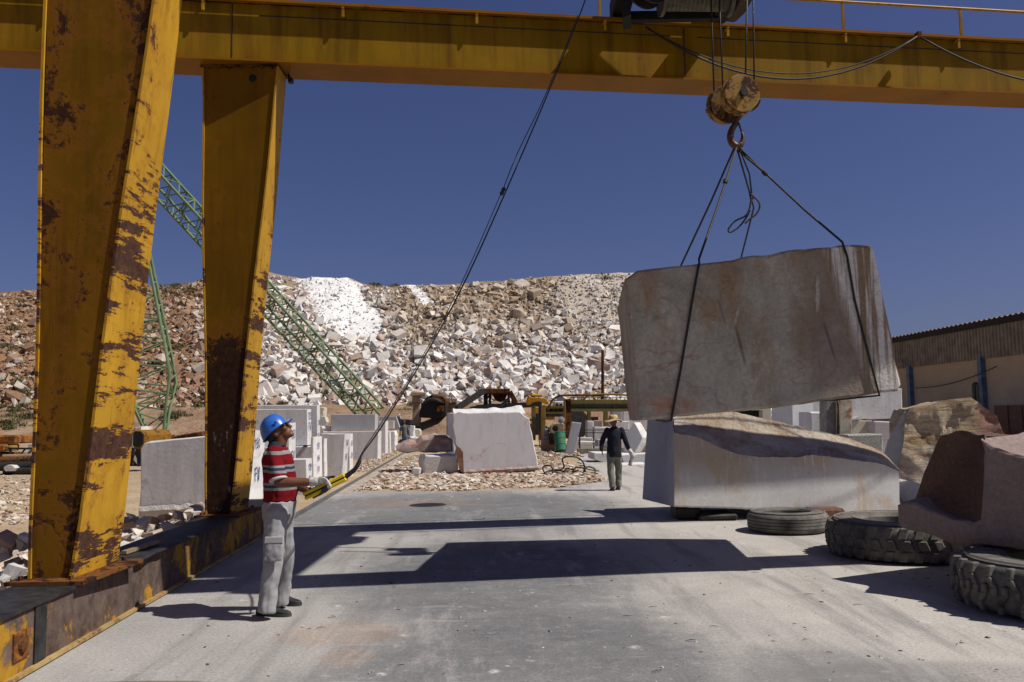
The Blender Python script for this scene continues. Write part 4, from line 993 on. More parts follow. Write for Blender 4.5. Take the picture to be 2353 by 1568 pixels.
# trousers
tr_ = MB(); loft(tr_, [(TZ(642, 1150), X_ * .138, Y_ * .168), (TZ(641, 1165), X_ * .142, Y_ * .175), (TZ(640, 1185), X_ * .138, Y_ * .175), (TZ(640, 1205), X_ * .11, Y_ * .14)])
limb(tr_, [hipR, knR.lerp(hipR, .5), knR, knR.lerp(anR, .6), anR - Z_ * .035], [.106, .097, .082, .077, .080], ends=(True, False)); limb(tr_, [hipL, knL.lerp(hipL, .5), knL, knL.lerp(anL, .6), anL - Z_ * .035], [.106, .094, .078, .072, .076], ends=(True, False))
def fold2(p):
    z = p.z; g = mnoise.noise(Vector((p.x * 22, p.y * 22, z * 5 + 3))); w_ = .35 + .9 * math.exp(-((z - .12) / .12) ** 2) + .6 * math.exp(-((z - .47) / .1) ** 2) + .9 * math.exp(-((z - .9) / .09) ** 2)
    return .010 * w_ * g + .006 * mnoise.noise(Vector((p.x * 10 + z * 9, p.y * 10, z * 9))) + .0035 * mnoise.noise(Vector((p.x * 26 - z * 16, p.y * 20, z * 18)))
trz = blob('trousers', tr_, .009, M_['trousers'], wk, 3, fold2)
pk = MB(); c0 = A(629, 1262, 7.335); pd = (knR - hipR).normalized()
ell(pk, c0, X_ * .083, Vector((0, .022, 0)), pd * .108, 16, 10); pk.box(c0 + Vector((0, .006, 0)), (.15, .028, .19), (X_, Y_, -pd))
pkt = blob('cargo_pocket', pk, .008, M_['trousers'], trz, 2, lambda p: .006 * mnoise.noise(p * 26))
fl = MB(); fl.box(c0 - pd * .075 - Y_ * .016, (.158, .016, .055), (X_, Y_, -pd)); fl.build('pocket_flap', M_['trousers'], trz, bevel=.006)
# shoes
def shoe(an, heel, toe, parent, mat, sc=1.0):
    d = (toe - heel); d.z = 0; L = d.length; d.normalize(); s_ = Vector((-d.y, d.x, 0)); mb = MB(); secs = []
    for t, w_, h in ((0, .026, .03), (.05, .038, .065), (.22, .042, .088), (.42, .044, .075), (.62, .050, .05), (.82, .046, .038), (.96, .03, .03), (1.0, .012, .022)):
        c = heel + d * (L * t); c.z = .012 + h * .5 * sc; secs.append((c, s_ * w_ * sc, Vector((0, 0, h * .5 * sc + .004))))
    loft(mb, secs, 14); limb(mb, [an + Z_ * .02, heel + d * L * .2 + Vector((0, 0, .06))], [.042 * sc, .045 * sc])
    b = blob('shoe', mb, .008, mat, parent, 2)
    so_ = MB(); pts = []
    for i in range(24):
        a = 2 * math.pi * i / 24; t = .5 + .515 * math.cos(a); w_ = np.interp(t, [-.02, .05, .3, .65, .9, 1.02], [.01, .038, .043, .053, .044, .01]) * sc
        pts.append(Vector((heel.x, heel.y, .003)) + d * L * t + s_ * (w_ if a < math.pi else -w_))
    so_.prism(pts, (0, 0, .022)); so_.build('sole', plain('grey rubber sole', (.05, .048, .045), .8), b, smooth=40)
shoe(anR, G(590, 1414) , G(668, 1417), wk, SHOE); shoe(anL, G(634, 1390), G(692, 1392), wk, SHOE)
# near glove
gl = MB(); kn_ = pc + pax * .02 + Vector((-.004, -.012, .052)); across = Vector((.15, -.9, .35)).normalized()
limb(gl, [A(716, 1108, 7.40), A(727, 1107, 7.40)], [.040, .037]); 
hand(gl, A(728, 1106, 7.40), None, A(749, 1104, 7.385), Vector((-.30, -.62, .75)).normalized(), Vector((.72, -.25, -.45)).normalized(), Vector((-.15, .1, -.98)).normalized())
gv = blob('glove', gl, .006, GLOVE, wk, 2)
th = MB(); limb(th, [A(735, 1100, 7.44), A(752, 1098, 7.46), A(768, 1095, 7.46)], [.017, .014, .011], 8); blob('thumb', th, .006, GLOVED, gv, 1)
ft = MB()
for i, (x, y) in enumerate(((755, 1124), (750, 1128), (744, 1131), (739, 1134))): limb(ft, [A(x + 2, y - 10, 7.385), A(x, y, 7.40), A(x - 6, y + 4, 7.43)], [.0105, .0105, .009], 8)
blob('fingertips', ft, .006, GLOVED, gv, 1)
# ------------------------------------------------------------------ the two other men
def walker(label, base, J, Y, face, mats, vox, hat=None, long_sleeve=True, hold=None):
    t = thing('person', label, 'person', base)
    W = {n: A(p[0], p[1], Y + (p[2] if len(p) > 2 else 0)) for n, p in J.items()}
    f = Vector(face).normalized(); s_ = Vector((f.y, -f.x, 0)); mid = (W['hl'] + W['hr']) / 2; chest = (W['sl'] + W['sr']) / 2; nk = W['neck']
    sw = (W['sl'] - W['sr']).length / 2
    def tor(mb, g):
        return loft(mb, [(mid - Z_ * .06, s_ * (.155 + g), f * (.12 + g)), (mid + Z_ * .06, s_ * (.16 + g), f * (.125 + g)), (mid.lerp(chest, .45), s_ * (.15 + g), f * (.115 + g)), (mid.lerp(chest, .75), s_ * (sw * .86 + g), f * (.125 + g)), (mid.lerp(chest, .96), s_ * (sw * .98 + g), f * (.10 + g)), (chest + Z_ * .045, s_ * (.10 + g), f * (.07 + g)), (nk, s_ * .055, f * .055)])
    b = MB(); tor(b, -.02); hc_ = W['head']; ta_ = Vector((0, 0, 1))
    limb(b, [nk - Z_ * .03, hc_ - Z_ * .05], [.056, .055]); ell(b, hc_, f * .098, s_ * .077, Z_ * .115); ell(b, hc_ + f * .045 - Z_ * .075, f * .055, s_ * .052, Z_ * .05)
    ell(b, hc_ + f * .105 - Z_ * .02, f * .018, s_ * .014, Z_ * .022); ell(b, hc_ + f * .09 + Z_ * .012, f * .012, s_ * .045, Z_ * .008)
    ell(b, hc_ + f * .088 - Z_ * .065, f * .012, s_ * .022, Z_ * .007)
    for q in (-1, 1): ell(b, hc_ + s_ * (.08 * q) - Z_ * .02, f * .018, s_ * .010, Z_ * .03)
    for q in 'lr':
        limb(b, [W['s' + q], W['e' + q]], [.048, .04]); limb(b, [W['e' + q], W['w' + q]], [.04, .03])
        d = (W['f' + q] - W['w' + q]).normalized(); ac = f.cross(d).normalized() if abs(f.dot(d)) < .9 else s_
        pa_ = W['w' + q] + d * .075; loft(b, [(W['w' + q], f * .027, ac * .02), (W['w' + q].lerp(pa_, .6), f * .038, ac * .019), (pa_, f * .039, ac * .015)], 12)
        for i, (ln, of) in enumerate(((.9, .03), (1, .01), (.95, -.01), (.75, -.03))):
            p0 = pa_ + f * of; p1 = p0 + d * .04 * ln + f * .004; p2 = p1 + (d + f * .2).normalized() * .028 * ln; limb(b, [p0, p1, p2 + (f * .15 * .1)], [.011, .010, .009], 6)
        limb(b, [W['w' + q] + d * .02 + f * .02, W['w' + q] + d * .055 + f * .05, W['w' + q] + d * .085 + f * .055], [.014, .012, .010], 6)
        limb(b, [W['h' + q], W['k' + q], W['a' + q]], [.07, .05, .038])
    sk = blob('body', b, vox, mats['skin'], t, 1)
    sh = MB(); tor(sh, .012)
    if mats.get('tail'): loft(sh, [(mid - Z_ * .10, s_ * .17, f * .14), (mid + Z_ * .04, s_ * .172, f * .142)])
    for q in 'lr':
        end = W['w' + q] if long_sleeve else W['s' + q].lerp(W['e' + q], .85)
        limb(sh, [W['s' + q], W['e' + q], W['e' + q].lerp(end, .97)] if long_sleeve else [W['s' + q], end], [.072, .058, .046] if long_sleeve else [.07, .066])
    blob('shirt', sh, vox, mats['shirt'], t, 2, lambda p: .011 * mnoise.noise(Vector((p.x * 11, p.y * 11, p.z * 6))) + .005 * mnoise.noise(p * 22))
    tr2 = MB(); loft(tr2, [(mid + Z_ * .05, s_ * .158, f * .125), (mid - Z_ * .05, s_ * .165, f * .13), (mid - Z_ * .15, s_ * .13, f * .11)])
    for q in 'lr': limb(tr2, [W['h' + q], W['h' + q].lerp(W['k' + q], .5), W['k' + q], W['k' + q].lerp(W['a' + q], .55), W['a' + q] - Z_ * .02], [.098, .092, .078, .074, .074], ends=(True, False))
    blob('trousers', tr2, vox, mats['trousers'], t, 2, lambda p: .009 * mnoise.noise(Vector((p.x * 16, p.y * 16, p.z * 7))) + .005 * mnoise.noise(Vector((p.x * 9 + p.z * 7, p.y * 6, p.z * 12))) * (1.6 if p.z < .3 else .6))
    for q in 'lr':
        a_ = W['a' + q]; hz_ = Vector((a_.x, a_.y, 0)) - f * .07; shoe(a_, hz_, hz_ + f * .27, t, mats['shoe'])
    if hat:
        hb_ = hc_ + Z_ * .035 - f * .01; q = MB(); n = 36; pr = [(.205, -.035), (.19, -.018), (.135, -.002), (.108, .008), (.104, .05), (.092, .095), (.06, .112), (.03, .104), (.001, .100)]
        vs = []; fs = []
        for j, (r_, z_) in enumerate(pr):
            for i in range(n):
                a = 2 * math.pi * i / n; wv_ = (.022 * math.cos(2 * a + .6) + .012 * math.sin(3 * a)) * max(0, r_ - .1) / .1; dent = -.012 * math.exp(-(math.sin(a) / .4) ** 2) if j >= 6 else 0
                vs.append(hb_ + f * (r_ * math.cos(a) * 1.06) + s_ * (r_ * math.sin(a)) + Z_ * (z_ + wv_ + dent))
        for j in range(len(pr) - 1):
            for i in range(n): l = (i + 1) % n; fs.append((j * n + i, j * n + l, (j + 1) * n + l, (j + 1) * n + i))
        q.add(vs, fs); h = q.build('straw_hat', hat, t, smooth=60)
        q = MB(); q.lathe([(.1075, .0), (.112, .006), (.1115, .028), (.107, .032)], hb_ + Z_ * .006, (0, 0, 1), 32, False); q.build('hat_band', plain('grey hat band', (.16, .14, .11), .9), h, smooth=60)
    else:
        q = MB(); ell(q, hc_ + Z_ * .028 - f * .012, f * .1, s_ * .083, Z_ * .105); blob('hair', q, vox, HAIR, t, 1)
    return t, W
straw = (lambda k: k.out(k.ramp(k.noise(1, 4, .7, k.map((12, 12, 90))), [(.3, (.40, .25, .10)), (.7, (.68, .48, .23))]), .8, k.bump(k.noise(1, 3, .6, k.map((20, 20, 120))), .5, .01)))(K('woven straw'))
J2 = dict(head=(1409, 968), neck=(1412, 981), sl=(1395, 990), sr=(1428, 989), el=(1384, 1013), er=(1437, 1012, -.03), wl=(1382, 1033, -.05), wr=(1444, 1031, .05), fl=(1386, 1048, -.02), fr=(1451, 1044, .05), hl=(1404, 1040), hr=(1419, 1040), kl=(1403, 1079, -.04), kr=(1421, 1077, .10), al=(1408, 1119, -.12), ar=(1421, 1116, .10))
W2, W2J = walker('worker in straw hat and navy shirt walking away beside the slabs', G(1413, 1126), J2, 19.85, (-.05, 1, 0), dict(skin=SKIN, shirt=cloth('navy work shirt', (.024, .027, .036), .3), trousers=cloth('khaki trousers', (.20, .195, .165), .2), shoe=SHOE, tail=True), .011, straw, True)
cl_ = MB(); q0 = W2J['fr']
limb(cl_, [W2J['wr'] + Vector((.02, 0, -.03)), q0 + Vector((.02, -.03, -.02)), q0 + Vector((.0, -.02, -.12)), q0 + Vector((-.03, 0, -.22))], [.045, .06, .04, .055])
g2_ = blob('work_gloves', cl_, .012, GLOVE, None, 1, lambda p: .012 * mnoise.noise(p * 18)); g2_.name = 'work_gloves'
tag(g2_, 'pale work gloves hanging from the hand of the worker in straw hat', 'gloves')
J3 = dict(head=(928.5, 969), neck=(929, 975.5), sl=(936, 979.5), sr=(922.5, 979.5), el=(939, 991), er=(919.5, 991), wl=(939.5, 1001, -.05), wr=(919, 1001.5), fl=(938, 1005, -.1), fr=(919, 1006), hl=(933.5, 1001), hr=(926.5, 1001), kl=(935, 1013, -.08), kr=(927, 1014, .1), al=(935, 1024.5, -.1), ar=(928.5, 1026, .1))
walker('distant man in light grey shirt and jeans walking beside the white blocks', G(930, 1028.5), J3, 52.8, (.1, -1, 0), dict(skin=SKIN2, shirt=cloth('light grey shirt', (.15, .15, .16)), trousers=cloth('blue jeans', (.09, .15, .30)), shoe=SHOE), .02, None, False)
# ------------------------------------------------------------------ handwriting in blue marker
GLY = {'0': [[(.3, 1), (.05, .7), (.1, .2), (.35, 0), (.6, .3), (.55, .8), (.3, 1)]], '1': [[(.15, .8), (.35, 1), (.3, 0)]],
       '2': [[(.05, .8), (.3, 1), (.55, .8), (.4, .45), (.05, 0), (.6, .05)]], '3': [[(.05, .9), (.4, 1), (.5, .75), (.2, .55), (.55, .35), (.4, .05), (.05, .1)]],
       '5': [[(.55, 1), (.12, .97), (.1, .55), (.45, .6), (.55, .25), (.3, 0), (.05, .1)]], '7': [[(.05, .95), (.6, 1), (.25, 0)], [(.15, .5), (.5, .52)]],
       '8': [[(.3, .52), (.08, .75), (.3, 1), (.52, .78), (.3, .52), (.05, .25), (.3, 0), (.58, .25), (.3, .52)]], '6': [[(.5, 1), (.12, .5), (.1, .15), (.35, 0), (.55, .25), (.35, .48), (.12, .35)]],
       '9': [[(.5, .7), (.25, .5), (.08, .75), (.3, 1), (.52, .85), (.45, .3), (.3, 0)]], '4': [[(.4, 1), (.05, .4), (.6, .42)], [(.42, .7), (.4, 0)]],
       'F': [[(.1, 1), (.08, 0)], [(.1, .98), (.6, 1.0)], [(.1, .55), (.5, .56)]], 'V': [[(.05, 1), (.3, 0), (.6, 1.02)]], '/': [[(.4, 1), (.2, 0)]]}
INK = plain('blue marker ink', (.02, .05, .22), .7, 0, .3, 20)
def write(text, o, u, v, h, parent, wd=.016, nrm=None, slant=.0):
    """strokes of handwriting on the plane at o spanned by unit vectors u (along) and v (up)"""
    nrm = nrm or u.cross(v).normalized(); mb = MB(); x = 0
    for ch in text:
        if ch == ' ': x += .45; continue
        for st in GLY[ch]:
            P = [o + u * ((x + a) * h * .8 + b * h * slant) + v * (b * h + .01 * a) + nrm * .004 for a, b in st]
            for a, b in zip(P, P[1:]):
                d = (b - a).normalized(); s_ = d.cross(nrm) * wd * .5; e = d * wd * .25
                mb.hexa([a - e - s_, b + e - s_, b + e + s_, a - e + s_] + [q + nrm * .003 for q in (a - e - s_, b + e - s_, b + e + s_, a - e + s_)])
        x += .78
    mb.build('lettering', INK, parent)
RD = Vector((-.0625, 1, 0)).normalized()
YAW = .035
def blk(label, pts, Y, d, mat=None, text=None, name='marble_block', cat='marble block', group=None, yaw=-.03, z0=None, chip=.012, ext=None, seed=None, rough=.006, mats=None):
    """squared block: near face drawn in photo points on a plane at depth Y, carried back by d metres"""
    c = A(sum(p[0] for p in pts) / len(pts), sum(p[1] for p in pts) / len(pts), Y)
    if group == GB:          # the numbered blocks stand turned a little towards the sun side
        yaw = -YAW; vx = abs(c.x / c.y); d *= max(.35, (vx - .06) / (vx + YAW)); ext = Vector((YAW, 1, 0)).normalized() * d
    n = Vector((yaw, -1, 0)).normalized()
    F = [PL(x, y, c, n) for x, y in pts]
    if z0 is None and not any(w_ in label for w_ in ('lying on', 'heaped', 'hanging', 'topmost', 'in the middle', 'upper', 'resting', 'on top', 'propped', 'flat', 'leaning on', 'tilted')): z0 = terrain(c.x, c.y) - .04
    if z0 is not None:
        lo = sum(p.z for p in F) / len(F)
        for p in F:
            if p.z < lo: p.z = min(p.z, z0)
    o = slab(name, F, ext or RD * d, mat or M_['marble'], None, (sum(p.x for p in F) / len(F), c.y, min(p.z for p in F)), chip=chip, seg=.16, rough=rough, seed=seed or int(pts[0][0]), rings=2, wav=.006, mats=mats)
    tag(o, label, cat, group)
    if text:
        r_ = [p for p in F]; mx = max(p.x for p in r_); top = max(p.z for p in r_ if p.x > mx - .15); e = (ext or RD * d)
        br_ = [p for p in r_ if p.x > mx - .15]; xt = max(br_, key=lambda p: p.z); xb = min(br_, key=lambda p: p.z)
        ht = xt.z - xb.z; v = (xt - xb).normalized(); u = e.normalized(); L = e.length; nn = u.cross(v).normalized()
        nn = nn if nn.x > 0 else -nn
        for tx, frac, hh in text:
            h = hh * ht; w_ = len(tx) * .78 * .8 * h; h = min(h, L * .8 / (len(tx) * .62)); write(tx, xb + v * ht * frac + u * (L * .5 - len(tx) * .31 * h) + nn * .016, u, v, h, o, max(.017, min(.032, h * .10)), nn)
    return o
GB = 'numbered sawn marble blocks'
blk('large white block marked 150 FV behind the far crane leg', [(331, 1020), (345, 1016), (471, 1002), (568, 990), (568, 1168), (471, 1178), (400, 1184), (330, 1188), (319, 1178), (321, 1100), (324, 1032)], 15.0, 1.25, M_['marble_grey'], [('150', .80, .10), ('FV', .42, .15)], group=GB, chip=.02, rough=.02, seed=3, mats=[M_['marble_grey'], M_['marble']])  # one stone: greyer near face and whiter sides put light into the colour
g_ = A(400, 1178, 14.97); mb = MB()
rws = []; n = 30
for i in range(n + 1):
    px = 320 + 150 * i / n; y1_ = 1160 + .10 * (395 - px) * .5 + 4 * nz(px, 0, 1, .05); y2_ = 1187 - (px - 320) * .06
    a = A(px, y1_, 14.985); b = A(px, (y1_ + y2_) / 2, 14.96 + .02 * nz(px, 3, 2, .06)); c_ = A(px, y2_, 14.985); d = A(px, y2_, 15.2); rws.append((a, b, c_, d))
mb.add([p for r_ in rws for p in r_], [(i * 4 + q, i * 4 + q + 1, (i + 1) * 4 + q + 1, (i + 1) * 4 + q) for i in range(n) for q in range(3)])
br = mb.build('broken_edge', M_['marble_rough'], bpy.data.objects['marble_block'])
blk('tall grey white slab at the back of the stack, marked 158 FV on its end', [(540, 932), (600, 931), (729, 931), (730, 1003), (730, 1066), (540, 1070)], 27.5, .5, M_['marble_grey'], [('158', .72, .09), ('FV', .5, .10)], group=GB)
blk('grey white block lying on another block, marked 155 FV on its end', [(560, 941), (706, 940), (707, 1023), (560, 1026)], 24.5, .62, M_['marble_grey'], [('155', .72, .2), ('FV', .40, .22)], group=GB)
blk('low grey block under the one marked 155', [(590, 1028), (722, 1026), (722, 1104), (590, 1106)], 24.2, .75, M_['marble_grey'], None, group=GB)
ch_ = A(702, 1025, 24.2); tag(MB().box(ch_, (.10, .12, .05)).build('wooden_chock', M_['dark_steel'], None, ch_), 'small dark chock between two stacked grey blocks', 'chock')
blk('narrow white block marked 153 FV beside the face of the helmeted worker', [(640, 974), (665, 973), (665, 1030), (672, 1048), (640, 1050)], 21.0, .8, M_['marble_grey'], [('153', .78, .12), ('FV', .45, .14)], group=GB)
blk('thick upright white slab marked 157 154 FV on its end', [(714, 1005), (720, 1004), (721, 1117), (714, 1117)], 22.4, 1.35, M_['marble'], [('157', .76, .11), ('154', .52, .10), ('FV', .30, .11)], group=GB)
blk('thin upright white slab between the blocks marked 157 and 160', [(741, 1009), (745, 1008), (746, 1110), (741, 1110)], 23.4, .5, M_['marble'], None, group=GB)
blk('low white block marked 159 FV behind the hands of the worker', [(664, 1056), (704, 1055), (705, 1130), (664, 1132)], 20.4, .75, M_['marble_grey'], [('159', .68, .17), ('FV', .32, .19)], group=GB)
blk('leaning light grey block marked 160 FV on its slanting end', [(738, 997), (793, 997), (786, 1096), (738, 1098)], 26.2, 1.0, M_['marble_grey'], [('160', .74, .12), ('FV', .40, .14)], group=GB)
blk('thin white slab marked 161 FV behind the leaning block', [(799, 998), (803, 997), (804, 1093), (799, 1094)], 27.0, .85, M_['marble'], [('161', .72, .11), ('FV', .42, .13)], group=GB)
blk('long low grey block with a ragged red base edge under a smaller block', [(742, 993), (869, 991), (868, 1054), (742, 1056)], 38.5, 1.4, M_['marble_grey'], group=GB)
blk('grey block lying on the long low block', [(760, 953), (862, 952), (862, 989), (760, 990)], 38.8, 1.2, M_['marble_bluish'], group=GB)
blk('upright grey block beyond the long low block', [(869, 968), (886, 968), (886, 1038), (869, 1040)], 45.5, 1.6, M_['marble_grey'], group=GB)
blk('narrow grey block with a white end near the distant man', [(884, 994), (895, 994), (896, 1036), (884, 1038)], 46.5, .9, M_['marble_grey'], group=GB)
blk('grey block with white rim lying on a rounded white block', [(886, 967), (905, 967), (905, 985), (886, 986)], 51, .5, M_['cream'], group=GB)
blk('rounded white block under the white rimmed one', [(888, 991), (906, 990), (909, 1000), (909, 1026), (888, 1028)], 50.5, 1.8, M_['marble'], group=GB, chip=.05)
blk('wide bluish white block with white slanting end at the end of the row', [(872, 957), (910, 957), (921, 990), (921, 1012), (872, 1014)], 57, 4.0, M_['marble_bluish'], group=GB)
blk('farthest grey block at the foot of the slope', [(872, 949), (915, 950), (932, 958), (934, 972), (872, 975)], 61, 1.5, M_['marble_bluish'], group=GB)
for i, (x0, y0, x1, y1, Y, m, lb) in enumerate(((940, 965, 966, 980, 58, 'marble_bluish', 'grey sharp slab propped on the white heap near the distant man'), (938, 978, 952, 1004, 54, 'marble', 'white squared block directly behind the distant man'), (950, 985, 967, 1012, 55, 'cream', 'cream squared block second beside the distant man'), (965, 981, 979, 1008, 57, 'cream', 'cream squared block third beside the distant man'), (977, 984, 992, 1001, 59, 'marble', 'small white squared block nearest the tracks beyond the distant man'), (940, 1004, 964, 1017, 53, 'marble', 'flat white broken block at the feet of the distant man'))):
    blk(lb, [(x0 + 2, y0), (x1 - 3, y0 + 1), (x1, y0 + 6), (x1 + 1, y1), (x0, y1)], Y, 1.0, M_[m], None, 'squared_block', 'stone block', 'squared blocks beside the distant man', chip=.06, rough=.04)
blk('white block on the slope foot behind the one marked 158', [(732, 936), (745, 936), (746, 955), (732, 956)], 45, 1.0, M_['cream'], None, 'squared_block', chip=.05)
for i, (x, y, w_, h_, Y) in enumerate(((739, 968, 22, 24, 40), (752, 985, 18, 12, 39), (735, 984, 12, 10, 37))):
    blk(('broad', 'flat', 'small')[i] + ' broken white rock heaped behind the grey blocks', [(x - w_ / 2, y), (x - w_ / 4, y - h_ / 2), (x + w_ / 3, y - h_ * .4), (x + w_ / 2, y + h_ * .1), (x + w_ * .3, y + h_ / 2), (x - w_ * .4, y + h_ / 2)], Y, .9, M_['marble_rough'], None, 'broken_rock', 'rock', chip=.08, rough=.08)
# ------------------------------------------------------------------ centre block and its neighbours
cb = [(1040, 953), (1056, 947), (1070, 949), (1215, 947), (1228, 956), (1240, 962), (1244, 985), (1251, 1020), (1258, 1055), (1262, 1072), (1263, 1078), (1200, 1084), (1140, 1088), (1067, 1092), (1064, 1060), (1048, 1050), (1052, 1030), (1046, 1020), (1043, 990)]
cb = [(x - (x - 1040) * .115 if x > 1040 else x, y) for x, y in cb]
ctr = A(1140, 1020, 27.0); nC = Vector((-.05, -1, .12)).normalized()
cbo = slab('marble_block', [PL(x, y, ctr, nC) for x, y in cb], Vector((-.12, 1.35, .0)), None, None, PL(1140, 1085, ctr, nC), chip=.02, seg=.14, rough=.04, seed=8, rings=3, mats=[M_['marble_vein'], M_['marble']])
tag(cbo, 'big white block with faint pink veins and slanting right edge standing on rubble', 'marble block')
mb = MB(); n = 24; rws = []
for i in range(n + 1):       # its broken, rising top
    t = i / n; px = 1042 + 165 * t; f = PL(px, 949 + 1.0 * math.sin(t * 9), ctr, nC); h = .10 + .05 * nz(t * 6, 0, 2) + .10 * sst(.6, 1, t)
    rws.append([f + Vector((0, .01, -.03)), f + Vector((0, .05, .02)), f + Vector((-.05, .6, h * .7)), f + Vector((-.1, 1.2, h + .05 + .04 * nz(t * 9, 3, 1))), f + Vector((-.12, 1.33, -.05))])
mb.add([p for r_ in rws for p in r_], [(i * 5 + q, (i + 1) * 5 + q, (i + 1) * 5 + q + 1, i * 5 + q + 1) for i in range(n) for q in range(4)] + [(4, 3, 2, 1, 0), tuple(n * 5 + q for q in range(5))])
mb.build('broken_top', M_['marble'], cbo)
mb = MB(); rws = []
for i in range(n + 1):       # rough pink strip along its foot
    t = i / n; px = 1066 + 172 * t; y1_ = 1079 - 9 * t + 2 * nz(t * 9, 0, 4); y2_ = 1092 - 12 * t
    rws.append([PL(px, y1_, ctr, nC) + nC * .01, PL(px, (y1_ + y2_) / 2, ctr, nC) + nC * (.06 + .04 * nz(t * 14, 1, 1)), PL(px, y2_, ctr, nC) + nC * (.03 + .03 * nz(t * 20, 2, 2)), PL(px, y2_, ctr, nC) - nC * .2])
mb.add([p for r_ in rws for p in r_], [(i * 4 + q, i * 4 + q + 1, (i + 1) * 4 + q + 1, (i + 1) * 4 + q) for i in range(n) for q in range(3)])
mb.build('split_foot', stone('split pink foot', (.42, .38, .33), (.52, .42, .37), (.42, .18, .13), sc=3, grain=.2, bump=.8, coarse=.6), cbo)
mb = MB(); q0 = [(1046, 1022), (1058, 1031), (1064, 1040), (1066, 1090), (1056, 1080), (1050, 1050)]
mb.prism([PL(x, y, ctr, nC) + nC * .03 for x, y in q0], -nC * .3); mb.build('rusty_corner', M_['brown_crust'], cbo)
blk('white upright block end peeping out left of the big white block', [(1026, 949), (1044, 950), (1046, 1000), (1026, 1002)], 29.5, .8, M_['marble_bluish'], None, chip=.03)
blk('low grey white rough block under the flat red slab', [(978, 1046), (1052, 1046), (1054, 1088), (975, 1093), (972, 1062)], 27.2, .9, None, None, 'rough_block', 'stone block', chip=.04, rough=.05, mats=[M_['marble_rough'], M_['marble_grey']], ext=Vector((-.25, .9, 0)))
sl_ = [(911, 1036), (930, 1024), (958, 1021), (972, 1010), (1000, 1006), (1030, 1006), (1040, 1012), (1041, 1038), (1000, 1041), (960, 1040), (925, 1041)]
blk('flat rough red and white slab lying across the low block', sl_, 28.0, 1.3, None, None, 'rough_slab', 'stone slab', chip=.05, rough=.07, mats=[stone('red crust slab', (.30, .16, .11), (.50, .38, .32), (.60, .55, .50), sc=3.5, grain=.2, bump=.9, coarse=.9), M_['pink_raw']], ext=Vector((-.2, 1.2, .12)))
tag(MB().prism([A(944, 1090, 25.6), A(964, 1092, 25.6), A(966, 1076, 25.6), (A(948, 1074, 25.6))], (0, .35, 0)).build('broken_rock', M_['marble_rough'], None, A(954, 1090, 25.6), bevel=.03), 'small white rock beside the low rough block', 'rock')
# coil of wire rope on the ground
coil = []
def cpt(x, y, dy=0.0): return A(x, y, 26.2 + dy)
P1 = [(1256, 1092), (1247, 1078), (1253, 1070), (1266, 1072), (1272, 1084), (1262, 1092), (1262, 1096)]
P2 = [(1268, 1080), (1290, 1079), (1296, 1072), (1292, 1056), (1302, 1050), (1324, 1051), (1338, 1060), (1343, 1074), (1340, 1088), (1332, 1094), (1322, 1090), (1317, 1082), (1326, 1074), (1340, 1076), (1345, 1084)]
P3 = [(1343, 1078), (1352, 1073), (1366, 1078), (1367, 1088), (1358, 1095), (1346, 1090)]
P4 = [(1262, 1083), (1280, 1086), (1294, 1086), (1300, 1078), (1310, 1078), (1320, 1080)]
P5 = [(1250, 1088), (1262, 1082), (1276, 1082), (1300, 1083), (1318, 1084), (1330, 1080)]
ct = thing('wire_rope_coil', 'tangled loops of old wire rope lying on gravel beside the big white block', 'rope coil', G(1308, 1093))
for i, P_ in enumerate((P1, P2, P3, P4, P5)): MB().tube(spline([cpt(x, y, .14 * i - .2 + .1 * math.sin(j)) for j, (x, y) in enumerate(P_)], 6), .024, 7).build('loop', M_['rope'], ct, smooth=180)
# ------------------------------------------------------------------ big two-tone block on the right, on its supports
bx0, by0 = 4.3, 13.92
def onf(px, py, dpt=0.0):     # point on its near face, pushed back by dpt
    n = Vector((.13, -1, .03)).normalized(); return PL(px, py, Vector((bx0, by0, .7)) - n * dpt, n)
cols = [1551, 1580, 1605, 1643, 1697, 1750, 1795, 1835, 1865, 1927, 1980, 2026, 2050, 2066]
bnd = dict(zip((1551, 1605, 1643, 1697, 1750, 1835, 1865, 1927, 2026, 2066), (995, 1005, 1024, 1045, 1051, 1051, 1045, 1053, 1066, 1084)))
cst = dict(zip((1551, 1563, 1655, 1689, 1781, 1854, 1950, 2030, 2066), (957, 955, 947, 948, 968, 984, 1007, 1039, 1078)))
bot = dict(zip((1546, 1682, 1873, 2064), (1165, 1169, 1179, 1186)))
itp = lambda d, x: float(np.interp(x, list(d.keys()), list(d.values())))
n = 70; mbf = MB(); mbr = MB(); low = []; rgh = []
for i in range(n + 1):
    px = 1549 + (2066 - 1549) * i / n; nn_ = nz(px * .05, 0, 3)
    b = onf(px, itp(bot, px) + 1.5 * nz(px, 1, 1, .11)); t_ = onf(px, itp(bnd, px) + 2.2 * nz(px, 2, 2, .09)); low.append((b, onf(px, itp(bot, px) - 4 + 1.5 * nz(px, 1, 1, .11)) - Vector((0, .02, 0)), t_))
    cr_ = onf(px, itp(cst, px) + 2.0 * nz(px, 4, 2, .08), .95); row = [t_]
    for q in range(1, 10):
        f = q / 10; p = t_.lerp(cr_, f); p += Vector((0, 1, 0)) * (.30 * math.sin(math.pi * f) * .4) + Vector((.05, .8, .5)).normalized() * (.12 * mnoise.noise(p * 2.2) + .09 * mnoise.noise(p * 5) + .045 * mnoise.noise(p * 12)) * math.sin(math.pi * min(1, f * 1.3 + .1) * .75); row.append(p)
    row.append(cr_)
    bk = cr_ + Vector((.1, .9, -.05)); row.append(bk); rgh.append(row)
mbf.add([p for r_ in low for p in r_], [(i * 3 + q, i * 3 + q + 1, (i + 1) * 3 + q + 1, (i + 1) * 3 + q) for i in range(n) for q in range(2)])
m_ = len(rgh[0]); mbf.cur = 1
